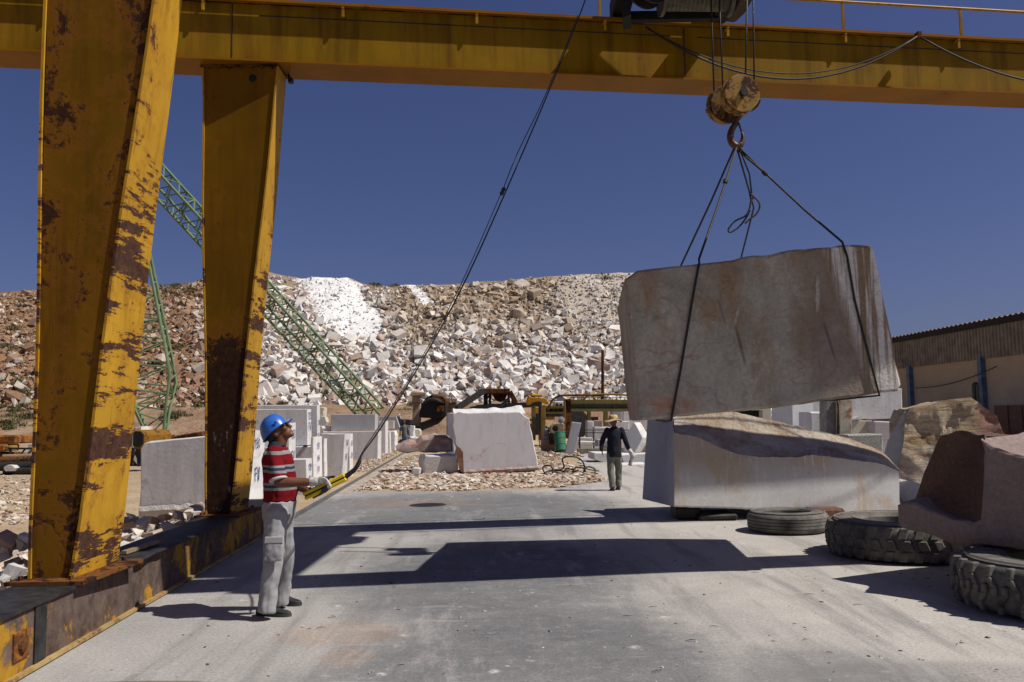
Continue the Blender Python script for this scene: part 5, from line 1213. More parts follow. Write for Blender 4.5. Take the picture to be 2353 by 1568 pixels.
mbf.add([p for r_ in rgh for p in r_], [(i * m_ + q, i * m_ + q + 1, (i + 1) * m_ + q + 1, (i + 1) * m_ + q) for i in range(n) for q in range(m_ - 1)])
# left end, back, bottom, right end
LB = A(1476, 1147, 15.5); LT = A(1488, 962, 15.45); mbf.cur = 2  # left end's shade put into the colour by darker bluish stone
l0 = low[0]; r0 = rgh[0]
k6 = 8; lv = []
for i in range(k6 + 1):
    f = i / k6
    for j in range(k6 + 1):
        g = j / k6; a = l0[0].lerp(LB, f); b = (r0[0] if f < .02 else r0[0].lerp(LT, f)); 
        top = r0[0].lerp(r0[-2], min(1, f * 2.2)) if f < .45 else r0[-2].lerp(LT, (f - .45) / .55)
        p = a.lerp(top, g); p.y += .02 * nz(p.y * 3, p.z * 3, 2); lv.append(p)
mbf.add(lv, [(i * 9 + j, (i + 1) * 9 + j, (i + 1) * 9 + j + 1, i * 9 + j + 1) for i in range(k6) for j in range(k6)])
bkl = [r_[-1] for r_ in rgh]; bkb = [Vector((p.x, p.y, low[i][0].z)) for i, p in enumerate(bkl)]
mbf.add(bkl + bkb, [(i, i + 1, i + n + 2, i + n + 1) for i in range(n)]); mbf.add([p[0] for p in low] + bkb, [(i, i + n + 1, i + n + 2, i + 1) for i in range(n)])
mbf.add([low[-1][0], low[-1][2]] + rgh[-1] + [bkb[-1]], [tuple(range(len(rgh[-1]) + 3))])
k = K('sawn face with tan stains', .7, 0, .3)
xz = k.xyz(); n_ = k.noise(1.3, 6, .6, dist=.5); n2 = k.noise(20, 6, .7)
c = k.ramp(n_, [(.3, (.50, .485, .46)), (.7, (.60, .585, .565))])
hi = k.nd('ShaderNodeMapRange', {'Value': k.ma('ADD', xz[2], k.ma('MULTIPLY', n_, .5)), 'From Min': .75, 'From Max': 1.15}).outputs[0]
c = k.mix(k.ma('MULTIPLY', hi, .8), c, (.40, .33, .255))
c = k.mix(k.ma('MULTIPLY', k.ramp(k.noise(1.0, 6, .65, k.map((1.3, 1.3, .8), loc=(6, 2, 1)), dist=.3), [(.54, 0.0), (.64, 1.0)]), .6), c, (.46, .33, .19))
dr = k.ramp(k.noise(1.0, 5, .7, k.map((16, 16, 1.6), loc=(2, 0, 0))), [(.55, 0.0), (.68, .55)]); c = k.mix(dr, c, (.68, .66, .63))
c = k.mix(k.ramp(k.voro(4.2, k.map(loc=(.2, .1, .4))), [(.03, .8), (.07, 0.0)]), c, (.28, .25, .2))
M_['stained'] = k.out(k.mix(1.0, c, k.ramp(n2, [(.3, .86), (.7, 1.0)]), 'MULTIPLY'), .7, k.bump(n2, .2, .01))
M_['purple_crust'] = stone('rough purple brown crust', (.31, .215, .14), (.50, .395, .28), (.62, .56, .46), sc=2.4, grain=.22, bump=1.0, coarse=1.0, veins=(.50, .47, .45), vscale=1.5, vwidth=.02, stain=(.17, .085, .05), stain_amt=.75, rough=.85)
tag(mbf.build('marble_block', [M_['stained'], M_['purple_crust'], M_['marble_bluish']], None, (4.3, 14.6, .1)), 'big stone block with rough purple sloping top and stained white face under the lifted block', 'stone block')
for (x, y, Y, s_, lb) in ((1640, 1180, 14.1, (.6, .7, .10), 'dark slab added as shade under the left half of the big stained block'), (1895, 1190, 13.55, (.5, .4, .2), 'small brown rock wedged under the big block behind the flat tyre'), (1575, 1174, 14.2, (.4, .5, .2), 'small dark stone chock under the left corner of the big block')):
    p = A(x, y, Y); p.z = s_[2] / 2 + .003
    tag(MB().box(p, s_).build('support_block', M_['brown_crust'] if 'behind the flat' in lb else M_['dark_steel'], None, (p.x, p.y, 0), bevel=.03), lb, 'support block')  # dark slab under the left half paints the shadow beneath the block
# ------------------------------------------------------------------ boulder and pink stone on the right
ro = [(2062, 1160), (2066, 1100), (2070, 1057), (2080, 1018), (2079, 980), (2083, 952), (2093, 941), (2127, 935), (2159, 925), (2203, 918), (2228, 919), (2246, 928), (2278, 944), (2295, 957), (2297, 970), (2310, 993), (2314, 1010), (2330, 1080), (2340, 1160)]
k = K('layered tan boulder', .85, 0, .2)
xz = k.xyz(); lay = k.noise(1.0, 9, .72, k.map((1.1, 1.1, 7), (0, .22, 0)), dist=.5); n_ = k.noise(2.2, 7, .65, dist=.4); n2 = k.noise(16, 6, .75)
c = k.ramp(lay, [(.28, (.16, .085, .045)), (.42, (.40, .27, .15)), (.55, (.55, .44, .31)), (.68, (.64, .58, .50))])
lw = k.nd('ShaderNodeMapRange', {'Value': k.ma('ADD', xz[2], k.ma('MULTIPLY', n_, .6)), 'From Min': 1.55, 'From Max': 1.0}).outputs[0]
c = k.mix(k.ma('MULTIPLY', lw, .72), c, k.ramp(lay, [(.3, (.40, .30, .26)), (.6, (.60, .56, .53))]))
rx_ = k.nd('ShaderNodeMapRange', {'Value': k.ma('ADD', xz[0], k.ma('MULTIPLY', n_, .25)), 'From Min': .98, 'From Max': 1.06}).outputs[0]
c = k.mix(k.ma('MULTIPLY', rx_, .85), c, (.42, .22, .17))
M_['layered'] = k.out(k.mix(1.0, c, k.ramp(n2, [(.28, .62), (.65, 1.0)]), 'MULTIPLY'), .85, k.bump(k.ma('ADD', k.ma('MULTIPLY', n2, .6), k.ma('MULTIPLY', lay, 1.6)), 1.0, .06))
def rough_face(name, outline, plane, depth, mats, origin, amp=.08, seed=1, ext=(0, 1, 0), res=.09, warp=None):
    """boulder: an outline on a plane, filled with a displaced grid, then carried back"""
    p0, n = plane; F = [PL(x, y, p0, n) for x, y in outline]; E = Vector(ext)
    bm = bmesh.new(); P = []
    for i, a in enumerate(F):
        b = F[(i + 1) % len(F)]; kk = max(1, int((b - a).length / res))
        for j in range(kk): P.append(a.lerp(b, j / kk))
    vs = [bm.verts.new(p) for p in P]; f = bm.faces.new(vs); res_ = bmesh.ops.triangulate(bm, faces=[f])
    for _ in range(4):
        es = [e for e in bm.edges if e.calc_length() > res * 1.6 and not e.is_boundary]
        if es: bmesh.ops.subdivide_edges(bm, edges=es, cuts=1); bmesh.ops.triangulate(bm, faces=[q for q in bm.faces if len(q.verts) > 3]); bmesh.ops.beautify_fill(bm, faces=bm.faces[:], edges=bm.edges[:])
    front = list(bm.faces); edge = [e for e in bm.edges if e.is_boundary]; cur = edge
    for q in range(1, 6):
        r_ = bmesh.ops.extrude_edge_only(bm, edges=cur); nv_ = [v for v in r_['geom'] if isinstance(v, bmesh.types.BMVert)]; cur = [v for v in r_['geom'] if isinstance(v, bmesh.types.BMEdge)]
        for v in nv_: v.co += E / 5
    cur = [e for e in cur if e.is_boundary]
    if cur: bmesh.ops.contextual_create(bm, geom=cur)
    bmesh.ops.triangulate(bm, faces=[q for q in bm.faces if len(q.verts) > 4])
    bmesh.ops.recalc_face_normals(bm, faces=bm.faces); bm.normal_update()
    fs_ = set(front)
    for v in bm.verts:
        s_ = Vector((seed * 3.1, 0, 0)); d = amp * (mnoise.noise(v.co * 1.9 + s_) + .5 * mnoise.noise(v.co * 4.7 + s_) + .28 * mnoise.noise(v.co * 11 + s_)); v.co += v.normal * d
        if warp: v.co += warp(v.co)
    me = bpy.data.meshes.new(name); bm.to_mesh(me); bm.free()
    return link(name, me, mats, None, origin, smooth=32)
pr_ = (A(2190, 1040, 16.8), Vector((-.12, -1, .10)).normalized())
tag(rough_face('boulder', ro, pr_, 1.6, [M_['layered']], PL(2160, 1180, *pr_), .085, 2, (.42, 1.7, .0)), 'big layered brown and cream boulder with rounded crest behind the pink stone', 'boulder')
# boulder's left face, shade painted in its colour, and white chunk at its foot
lf = [(2029, 1043), (2040, 1015), (2056, 985), (2070, 958), (2079, 946), (2082, 975), (2082, 1018), (2070, 1057), (2066, 1100), (2050, 1090), (2035, 1070)]
tag(rough_face('boulder', lf, (A(2055, 1020, 17.3), Vector((-.8, -.6, .05)).normalized()), 1, [M_['marble_bluish']], A(2055, 1100, 17.3), .05, 5, (.5, .8, 0)), 'left face of the layered boulder, its shade put into a bluish colour', 'boulder')
tag(rough_face('boulder', [(2068, 1108), (2085, 1105), (2105, 1110), (2130, 1118), (2128, 1165), (2085, 1165), (2070, 1140)], (A(2095, 1140, 15.2), Vector((-.1, -1, .1)).normalized()), 1, [M_['marble_rough']], A(2095, 1165, 15.2), .03, 6, (.1, .5, 0)), 'small white rock at the foot of the layered boulder', 'boulder')
px0 = A(2063, 1160, 8.6); pn = Vector((-.85, -.52, .03)).normalized()
def ps(x, y, d=0.0): return PL(x, y, px0 - pn * d, pn)
k = K('pink dusty stone', .9, 0, .15)
n_ = k.noise(1.4, 6, .6, dist=.4); n2 = k.noise(22, 6, .7); n3 = k.noise(5, 7, .7)
c = k.ramp(n_, [(.3, (.25, .185, .165)), (.7, (.36, .285, .255))]); c = k.mix(k.ramp(n3, [(.6, 0.0), (.75, .5)]), c, (.52, .42, .34))
zz = k.nd('ShaderNodeMapRange', {'Value': k.ma('ADD', k.xyz()[2], k.ma('MULTIPLY', n3, .18)), 'From Min': .62, 'From Max': .50}).outputs[0]
c = k.mix(k.ma('MULTIPLY', zz, .7), c, (.30, .17, .10))
M_['pink'] = k.out(k.mix(1.0, c, k.ramp(n2, [(.3, .68), (.7, 1.05)]), 'MULTIPLY'), .9, k.bump(k.ma('ADD', n2, k.ma('MULTIPLY', n3, 1.6)), .7, .03))
M_['scoop'] = stone('scooped red brown face', (.12, .065, .048), (.20, .115, .088), (.25, .155, .095), sc=1.8, grain=.25, bump=1.0, coarse=1.0, rough=.9)
fr_ = [(2059, 1162), (2070, 1155), (2101, 1156), (2129, 1168), (2189, 1192), (2236, 1199), (2250, 1190), (2258, 1116), (2263, 1039), (2251, 1006), (2277, 1031), (2353, 1050), (2490, 1088), (2490, 1306), (2353, 1270), (2260, 1258), (2189, 1249), (2136, 1233), (2073, 1215), (2060, 1200)]
ext = Vector((1.45, .75, .10))
po = slab('pink_stone_block', [ps(*p) for p in fr_], ext, M_['pink'], None, (ps(2200, 1250).x, 8.2, 0), chip=.018, seg=.05, rough=.035, seed=12, rings=5, wav=.008)
tag(po, 'dusty pink stone block with scooped brown end resting on two big tyres', 'stone block')
# scooped broken end: concave surface from the ledge up to the ridge
U = [(2101, 1153), (2112, 1122), (2122, 1091), (2133, 1064), (2143, 1042), (2152, 1020), (2163, 1003), (2178, 1000), (2203, 988), (2232, 993), (2250, 1001)]
V_ = [(2110, 1160), (2130, 1168), (2160, 1181), (2189, 1191), (2215, 1196), (2236, 1198), (2248, 1185), (2255, 1140), (2260, 1080), (2262, 1040), (2252, 1004)]
n = 24; vs = []
us = spline([ps(x, y, .34) + Vector((0, 0, .02 * nz(x, y, 3, .08))) for x, y in U], 5); vv = spline([ps(x + (10 if x > 2240 else 0), y + (8 if x < 2245 else 0), .04) for x, y in V_], 5)
ii = [int(i * (len(us) - 1) / n) for i in range(n + 1)]
for i in ii:
    for j in range(13):
        f = j / 12; p = us[i].lerp(vv[i], f); p += -pn * (.07 * math.sin(math.pi * f)) + Vector((.25, .45, .45)) * (.16 * mnoise.noise(p * 2.6) + .10 * abs(mnoise.noise(p * 5.5)) + .04 * mnoise.noise(p * 13)) * math.sin(math.pi * f) ** .6; vs.append(p)
mb = MB(); mb.add(vs, [(i * 13 + j, (i + 1) * 13 + j, (i + 1) * 13 + j + 1, i * 13 + j + 1) for i in range(n) for j in range(12)])
bk_ = [us[i] for i in ii]; mb.add(bk_ + [p - pn * .9 + Vector((.1, 0, -.05)) for p in bk_], [(i, i + 1, i + n + 2, i + n + 1) for i in range(n)])
mb.build('scooped_end', M_['scoop'], po, smooth=60)
# ------------------------------------------------------------------ tyres
def tyre(label, c, D, h, tread, tilt=(0, 0), group=None):
    t = thing('tyre', label, 'tyre', c, group); Rr = D / 2; n = 72; c = Vector(c)
    pr = [(Rr * .60, .06 * h), (Rr * .60, .0), (Rr * .72, 0.0), (Rr * .86, .02 * h), (Rr * .955, .10 * h), (Rr * .995, .22 * h), (Rr, .5 * h), (Rr * .995, .78 * h), (Rr * .955, .90 * h), (Rr * .86, .985 * h), (Rr * .72, 1.0 * h), (Rr * .60, .985 * h), (Rr * .56, .90 * h), (Rr * .56, .72 * h), (Rr * .80, .66 * h), (Rr * .80, .34 * h), (Rr * .56, .28 * h), (Rr * .56, .12 * h), (Rr * .60, .06 * h)]
    if tread == 'rib':
        pr2 = []
        for a in pr:
            pr2.append(a)
        i = [j for j, a in enumerate(pr) if a == (Rr, .5 * h)][0]; grooves = []
        for z in (.27, .42, .58, .73): grooves += [(Rr, (z - .012) * h), (Rr * .968, (z - .008) * h), (Rr * .968, (z + .012) * h), (Rr, (z + .016) * h)]
        pr = pr[:i] + grooves + pr[i + 1:]
    rot = Matrix.Rotation(tilt[0], 3, 'X') @ Matrix.Rotation(tilt[1], 3, 'Y')
    mb = MB(); mb.lathe(pr, (0, 0, 0), (0, 0, 1), n, False)
    for f in (.66, .90):
        mb.lathe([(Rr * f - .012, h * .985), (Rr * f, h * 1.012), (Rr * f + .012, h * .985)], (0, 0, 0), (0, 0, 1), n, False)
    mb.v = [tuple(c + rot @ Vector(p)) for p in mb.v]; b = mb.build('carcass', M_['rubber'], t, smooth=35)
    if tread != 'rib':
        nl = 30 if tread == 'lug' else 34; mb = MB()
        for i in range(nl):
            a0 = 2 * math.pi * i / nl; w_ = 2 * math.pi / nl
            if tread == 'lug':
                for up_ in (0, 1):
                    a = a0 + up_ * w_ * .5; prf = [(.02, .10), (.05, .30), (.15, .52), (.28, .62)]
                    segs = [(a, .07), (a + w_ * .02, .26), (a + w_ * .32, .44), (a + w_ * .32, .60)]
                    if up_: segs = [(x, 1 - z) for x, z in segs]
                    for (x1, z1), (x2, z2) in zip(segs, segs[1:]):
                        def q(x, z, r_): rr_ = Rr * (.985 if .15 < z < .85 else .955) + r_; return Vector((rr_ * math.cos(x), rr_ * math.sin(x), z * h))
                        dw = w_ * .15; dep = .045
                        mb.hexa([q(x1 - dw, z1, -.02), q(x1 + dw, z1, -.02), q(x2 + dw, z2, -.02), q(x2 - dw, z2, -.02), q(x1 - dw * .85, z1, dep), q(x1 + dw * .85, z1, dep), q(x2 + dw * .85, z2, dep), q(x2 - dw * .85, z2, dep)])
            else:
                for k_, (z1, z2, sk) in enumerate(((.05, .36, .5), (.36, .64, -.5), (.64, .95, .5))):
                    def q(x, z, r_): rr_ = Rr * (.99 if .15 < z < .85 else .95) + r_; return Vector((rr_ * math.cos(x), rr_ * math.sin(x), z * h))
                    dw = w_ * .31; x1 = a0 + (w_ * .5 if k_ == 1 else 0); x2 = x1 + w_ * sk * .5; dep = .028
                    mb.hexa([q(x1 - dw, z1 + .012, -.02), q(x1 + dw, z1 + .012, -.02), q(x2 + dw, z2 - .012, -.02), q(x2 - dw, z2 - .012, -.02), q(x1 - dw * .9, z1 + .02, dep), q(x1 + dw * .9, z1 + .02, dep), q(x2 + dw * .9, z2 - .02, dep), q(x2 - dw * .9, z2 - .02, dep)])
        mb.v = [tuple(c + rot @ Vector(p)) for p in mb.v]; mb.build('tread', M_['rubber'], b, bevel=.008)
    return t
tc = G(1775, 1206); tyre('worn truck tyre with ribbed tread lying flat under the stained block', (tc.x, 12.45, 0), 1.10, .285, 'rib')
tyre('large dusty tyre with blocky tread lying half under the pink stone', (4.52, 10.25, 0), 1.72, .42, 'block')
tyre('black tractor tyre with deep lugs nearest the camera under the pink stone', (4.60, 7.36, 0), 1.74, .43, 'lug')
# ------------------------------------------------------------------ blocks between the stained block and the warehouse
GR = 'blocks stacked before the warehouse'
def rect(x0, y0, x1, y1): return [(x0, y0), (x1, y0 + 1), (x1, y1), (x0, y1)]
blk('dark blue grey slab standing under the lifted block', rect(1773, 925, 1821, 1040), 25, .8, M_['marble_bluish'], group=GR, cat='stone block', ext=Vector((.9, .9, 0)))
blk('pale grey slab end right of the dark blue slab', rect(1834, 920, 1858, 1040), 26, .7, M_['marble_grey'], group=GR)
blk('pale bluish slab seen above the chipped grey block', rect(1850, 915, 1900, 1030), 28, .7, M_['marble_grey'], group=GR)
blk('grey upright block with chipped white top', [(1861, 947), (1899, 946), (1899, 1040), (1860, 1040)], 23, .8, M_['marble_grey'], group=GR, chip=.04)
blk('large bluish white block on top of a row of smaller ones', [(1956, 896), (2073, 893), (2074, 962), (1957, 965)], 24, 1.5, M_['marble_grey'], group=GR, chip=.02)
blk('cream squared block under the large bluish one', rect(1958, 966, 2004, 1030), 23.6, 1.2, M_['cream'], group=GR)
blk('pinkish grey block with white chipped top beside the cream block', rect(2008, 968, 2062, 1060), 23.2, 1.2, stone('pink banded block', (.42, .37, .37), (.52, .48, .48), grain=.06, bump=.2, bands=((1, 1, 9), (0, .05, 0), (.40, .33, .33))), group=GR, chip=.03)
blk('speckled grey block with chipped right edge in front of the cream block', [(1947, 999), (2026, 997), (2029, 1005), (2029, 1075), (1947, 1075)], 20.5, .7, stone('speckled concrete', (.42, .41, .36), (.54, .53, .48), grain=.4, bump=.5, sc=2), group=GR, chip=.03)
blk('small broken white stone lying on the cream block', [(1964, 962), (1972, 957), (1984, 959), (1980, 965)], 23.5, .2, M_['marble'], None, 'broken_rock', 'rock', chip=.02)
# painted post with pipe bundle
pp = thing('machine_post', 'cream painted steel post with rust patches and black cables behind the lifted block', 'post', G(1930, 1060))
def pbox(x0, y0, x1, y1, Y, d, name, mat, parent, bevel=.01, e=None):
    F = [A(x, y, Y) for x, y in ((x0, y1), (x1, y1), (x1, y0), (x0, y0))]; mb = MB(); mb.prism(F, e or RD * d); return mb.build(name, mat, parent, bevel=bevel)
pbox(1898, 905, 1922, 1060, 21.5, .4, 'column', plain('grey column', (.24, .225, .21), .8), pp)
pbox(1930, 905, 1957, 1060, 21.4, .25, 'post', paint('cream rusty paint', (.58, .57, .50), rust=(.26, .10, .03), amount=.47, sc=2.2, streak=.3), pp)
for i, x in enumerate((1922, 1925, 1928)): MB().tube(spline([A(x - 8, 905, 21.4), A(x - 3, 920, 21.4), A(x, 935, 21.4), A(x, 960, 21.4), A(x + 1, 1040, 21.5)], 5), .018, 7).build('cable', (M_['wood'], M_['cable'], M_['wood'])[i], pp, smooth=180)
# pale portal frame with dark opening
pf = thing('portal_frame', 'pale frame with a dark opening behind the lifted block', 'frame', G(1735, 1040))
pbox(1690, 930, 1772, 943, 30, .4, 'lintel', M_['cream'], pf); pbox(1752, 943, 1772, 1050, 30, .4, 'post', M_['cream'], pf); pbox(1690, 943, 1752, 1050, 30.35, .1, 'dark_panel', M_['black'], pf)
# ------------------------------------------------------------------ warehouse
wh = thing('warehouse', 'long brown corrugated warehouse with blue columns at the yard edge', 'warehouse', (22, 40, 0))
WX = lambda y: A(2060, 900, 46.0).x + .0625 * (46 - y)
yA, yB = 14.0, 52.0
zE = A(2060, 777, 46.0).z - .22; zB0 = A(2065, 838, 46.0).z - .25
k = K('dirty rendered wall', .9, 0, .1); n_ = k.noise(.5, 6, .6); n2 = k.noise(5, 5, .7)
c = k.mix(k.nd('ShaderNodeMapRange', {'Value': k.ma('ADD', k.xyz()[2], k.ma('MULTIPLY', n_, 1.5)), 'From Min': 2.2, 'From Max': 4.6}).outputs[0], k.ramp(n_, [(.3, (.25, .21, .175)), (.7, (.36, .32, .28))]), (.46, .33, .20))
M_['render'] = k.out(k.mix(1.0, c, k.ramp(n2, [(.3, .85), (.7, 1.0)]), 'MULTIPLY'), .9, k.bump(n2, .2, .02))
mb = MB(); mb.hexa([(WX(y) + dx, y, z) for z in (-.1, zB0 + .2) for y, dx in ((yA, .05), (yA, 12), (yB, 12), (yB, .05))]); wa = mb.build('wall', M_['render'], wh)
vs = []; fs = []; y = yA; i = 0     # corrugated cladding band
while y <= yB: 
    o_ = -.02 - (.045 if (i // 2) % 2 else 0); vs += [(WX(y) + o_, y, zB0), (WX(y) + o_, y, zE)]; i += 1; y += .09 if i % 2 else .03
m = len(vs) // 2; fs = [(2 * j, 2 * j + 2, 2 * j + 3, 2 * j + 1) for j in range(m - 1)]
mb = MB(); mb.add(vs, fs); mb.build('cladding', plain('brown cladding', (.215, .165, .115), .6, .1, .3, 2), wh)
rp = math.tan(R(9)); mb = MB()
mb.hexa([(WX(y) + dx, y, zE + dz) for dz in (-.06, .215) for y, dx in ((yA, -.14), (yA, -.06), (yB, -.06), (yB, -.14))]); mb.build('gutter', plain('dark brown fascia', (.035, .025, .018), .9), wh)
vs = []; y = yA; i = 0
while y <= yB:
    dz = .05 * (1 if (i // 2) % 2 else 0); vs += [(WX(y) - .22, y, zE + .20 + dz), (WX(y) + 9, y, zE + .20 + dz + 9.2 * rp)]; i += 1; y += .13 if i % 2 else .05
m = len(vs) // 2; mb = MB(); mb.add(vs, [(2 * j, 2 * j + 1, 2 * j + 3, 2 * j + 2) for j in range(m - 1)]); mb.build('roof', plain('brown corrugated roof', (.17, .125, .09), .6, .1), wh)
for px in (2095, 2262, 2600):
    y = 46.0 * (2060 - 1049) / (px - 1049); mb = MB(); mb.hexa([(WX(y) + dx, y + dy, z) for z in (0, zB0 + .1) for dx, dy in ((-.16, -.15), (.06, -.15), (.06, .15), (-.16, .15))]); mb.build('column', plain('blue column paint', (.075, .12, .19), .6, 0, .3, 3), wh)
y1_ = 46.0 * (2060 - 1049) / (2285 - 1049); y2_ = 46.0 * (2060 - 1049) / (2420 - 1049); zd = A(2300, 938, y1_).z + .1
mb = MB(); mb.hexa([(WX(y) + dx, y, z) for z in (.02, zd) for y, dx in ((y2_, -.05), (y2_, .06), (y1_, .06), (y1_, -.05))])
for f in (.25, .5, .75):
    y = y1_ + (y2_ - y1_) * f; mb.hexa([(WX(yy) + dx, yy, z) for z in (.05, zd) for yy, dx in ((y - .04, -.09), (y - .04, -.04), (y + .04, -.04), (y + .04, -.09))])
mb.build('sliding_door', M_['rust_orange'] if False else plain('brown door', (.13, .062, .04), .7), wh)
for dx in (0, 10):
    y = 46.0 * (2060 - 1049) / (2245 + dx - 1049); z0, z1 = A(2245, 960, y).z, A(2245, 885, y).z; MB().tube(spline([(WX(y) - .12, y, 0), (WX(y) - .12, y, z1 - .3), (WX(y) - .10, y, z1), (WX(y) + .05, y + .1, z1 + .05)], 4), .09, 8).build('drain_pipe', plain('grey green pipe', (.10, .10, .075), .7), wh, smooth=180)
# sagging wires on the warehouse wall
MB().tube(catenary((WX(44) - .2, 44, A(2085, 892, 44).z), (WX(37) - .2, 37, A(2225, 843, 37).z), .25, 12), .02, 5).build('wall_wire', M_['cable'], wh, smooth=180)
# ------------------------------------------------------------------ green lattice mast and boom
def lattice(name, label, p, q, wid, n, side, group, rc=.06, rb=.03, parts=True):
    """four chords between p and q, wid(t) wide, with zig-zag braces on every side"""
    p, q = Vector(p), Vector(q); d = (q - p).normalized(); s_ = (Vector(side) - d * Vector(side).dot(d)).normalized(); o_ = d.cross(s_)
    t = thing(name, label, 'lattice boom', p)
    def c(f, a, b): w_ = wid(f) / 2; return p.lerp(q, f) + s_ * (a * w_) + o_ * (b * w_)
    cs = [(-1, -1), (1, -1), (1, 1), (-1, 1)]
    for a, b in cs: MB().tube([c(i / 12, a, b) for i in range(13)], rc, 6).build('chord', M_['green'], t, smooth=60)
    for k_ in range(4):
        (a, b), (a2, b2) = cs[k_], cs[(k_ + 1) % 4]; mb = MB()
        for i in range(n):
            f0, f1 = i / n, (i + 1) / n; mb.tube([c(f0, a, b) if i % 2 == 0 else c(f0, a2, b2), c(f1, a2, b2) if i % 2 == 0 else c(f1, a, b)], rb, 5)
            if i % 6 == 3: mb.tube([c(f0, a, b), c(f0, a2, b2)], rb, 5)
        mb.build('brace', M_['green'], t)
    return t
mt, mb_ = A(258, 300, 47.0), A(360, 1003, 46.0)
def wm(f): # spindle, f from the foot upwards
    return .8 + (2.5 - .8) * sst(0, 1, f / .19) if f < .19 else 2.5 - (2.5 - 1.1) * (f - .19) / .81
lattice('lattice_mast', 'tapered green lattice mast standing behind the near crane leg', mb_, mt, wm, 26, (1, .25, 0), None, .085, .042)
bt, bb = A(262, 303, 48.0), A(862, 958, 54.0)
lattice('lattice_boom', 'long green lattice boom slanting down across the rubble slope to the blocks', bb, bt, lambda f: 1.15, 36, (.75, -.3, .6), None, .085, .042)
mf = thing('derrick_base', 'rusty derrick base hidden behind the large white block', 'machine', G(355, 1030))
pbox(335, 1000, 385, 1040, 45.5, 1.2, 'housing', M_['rust'], mf)
# orange arm lying behind the large white block
oa = thing('loader_bucket', 'black and yellow loader bucket peeping over the large white block', 'bucket', A(318, 1030, 33))
F = [A(x, y, 31.5) for x, y in ((303, 1024), (304, 996), (310, 988), (326, 989), (334, 998), (333, 1020), (324, 1032), (308, 1031))]
mb = MB(); mb.prism(F, (.5, 1.2, 0)); mb.build('shell', paint('dark worn yellow', (.22, .12, .015), amount=.46, sc=3), oa, bevel=.04)
F = [A(x, y, 31.42) for x, y in ((305, 1022), (306, 998), (311, 991), (323, 992), (329, 1000), (328, 1018), (322, 1027), (309, 1027))]
MB().prism(F, (.0, .06, 0)).build('opening', M_['black'], oa)
MB().bar(A(318, 1030, 32), A(322, 1072, 32), .14).build('arm', M_['dark_steel'], oa); MB().bar(A(308, 1030, 32.4), A(300, 1070, 32.4), .1).build('arm', M_['dark_steel'], oa)
MB().bar(A(375, 1014, 42), A(470, 998, 42), .4, .3).bar(A(362, 1018, 42), A(392, 1012, 42), .4, .5).build('boom_arm', M_['rust'], thing('excavator', 'rusty excavator arm lying behind the large white block', 'excavator arm', A(400, 1010, 42)), bevel=.05)
# ------------------------------------------------------------------ left background: scrap
sm = thing('rusty_machine', 'rust orange scrap machine at the far left beyond the crane leg', 'machine', G(10, 1075))
pbox(-40, 1001, 36, 1020, 34, 1.8, 'body', M_['rust_orange'], sm, .05); pbox(-40, 1022, 10, 1038, 33.7, 1.2, 'lower_body', M_['rust_orange'], sm, .05); pbox(12, 1024, 24, 1037, 33.6, .6, 'box', M_['ochre'], sm, .04); pbox(-40, 1040, 20, 1058, 33.8, 1, 'chassis', M_['rust'], sm, .03); pbox(-40, 1056, 16, 1079, 33.9, .9, 'track', M_['black'], sm, .05)
tt = thing('steel_trestle', 'dark steel trestle frame beside the scrap pipes', 'trestle', G(50, 1080))
mb = MB(); y_ = 33.0
mb.bar(A(20, 1031, y_), A(110, 1031, y_), .07); mb.bar(A(24, 1031, y_), A(23, 1078, y_), .07); mb.bar(A(60, 1048, y_), A(76, 1032, y_), .05); mb.bar(A(96, 1031, y_), A(97, 1072, y_), .07); mb.bar(A(45, 1048, y_), A(58, 1032, y_), .05); mb.build('frame', M_['dark_steel'], tt)
for i, (x0, y0, x1, y1, rr_, m, lb) in enumerate(((8, 1051, 130, 1047, .10, 'wood', 'pale grey pipe lying on top of the scrap pile at far left'), (-30, 1060, 130, 1056, .14, 'rust', 'rusty round pipe in the middle of the scrap pile at far left'), (-40, 1073, 130, 1069, .17, 'dark_steel', 'thick dark pipe low in the scrap pile at far left'), (10, 1084, 130, 1080, .12, 'dark_steel', 'dark beam at the bottom of the scrap pile at far left'))):
    a, b = A(x0, y0, 31.5 - .2 * i), A(x1, y1, 31.5 - .2 * i); tag(MB().tube([a, b], rr_, 14).build('steel_pipe', M_[m], None, (a + b) / 2, smooth=40), lb, 'pipe')
for i in range(2):
    a, b = A(20, 1062 + 16 * i, 31.9), A(130, 1060 + 16 * i, 31.9); tag(MB().bar(a, b, .4, .28).build('timber_beam', M_['wood'] if i else M_['rust'], None, (a + b) / 2), ('dark brown beam behind the scrap pipes at far left', 'weathered beam at the bottom behind the scrap pipes at far left')[i], 'beam')
blk('rounded white stone resting on the scrap pipes at far left', [(8, 1074), (16, 1069), (28, 1070), (34, 1076), (30, 1083), (12, 1083)], 30.6, .5, M_['marble_rough'], None, 'broken_rock', 'rock', chip=.05, rough=.03)
blk('white block behind the steel trestle at far left', [(64, 1021), (90, 1019), (92, 1044), (66, 1044)], 36, .8, M_['marble_grey'], None, 'squared_block', 'stone block')
blk('pale round rock behind the loader bucket', [(298, 1030), (300, 1000), (308, 984), (318, 980), (324, 990), (326, 1030)], 36, 1.4, M_['marble_rough'], None, 'broken_rock', 'rock', chip=.1, rough=.08)
lt_ = thing('steel_trestle', 'dark lattice trestle between the near crane leg and the large white block', 'trestle', G(305, 1075)); mb = MB()
for (a, b) in (((286, 1032), (326, 1030)), ((286, 1040), (326, 1038)), ((290, 1040), (312, 1068)), ((312, 1040), (292, 1068)), ((312, 1040), (322, 1068)), ((288, 1070), (326, 1068)), ((290, 1040), (290, 1070)), ((320, 1040), (322, 1070))): mb.bar(A(*a, 33), A(*b, 33), .07)
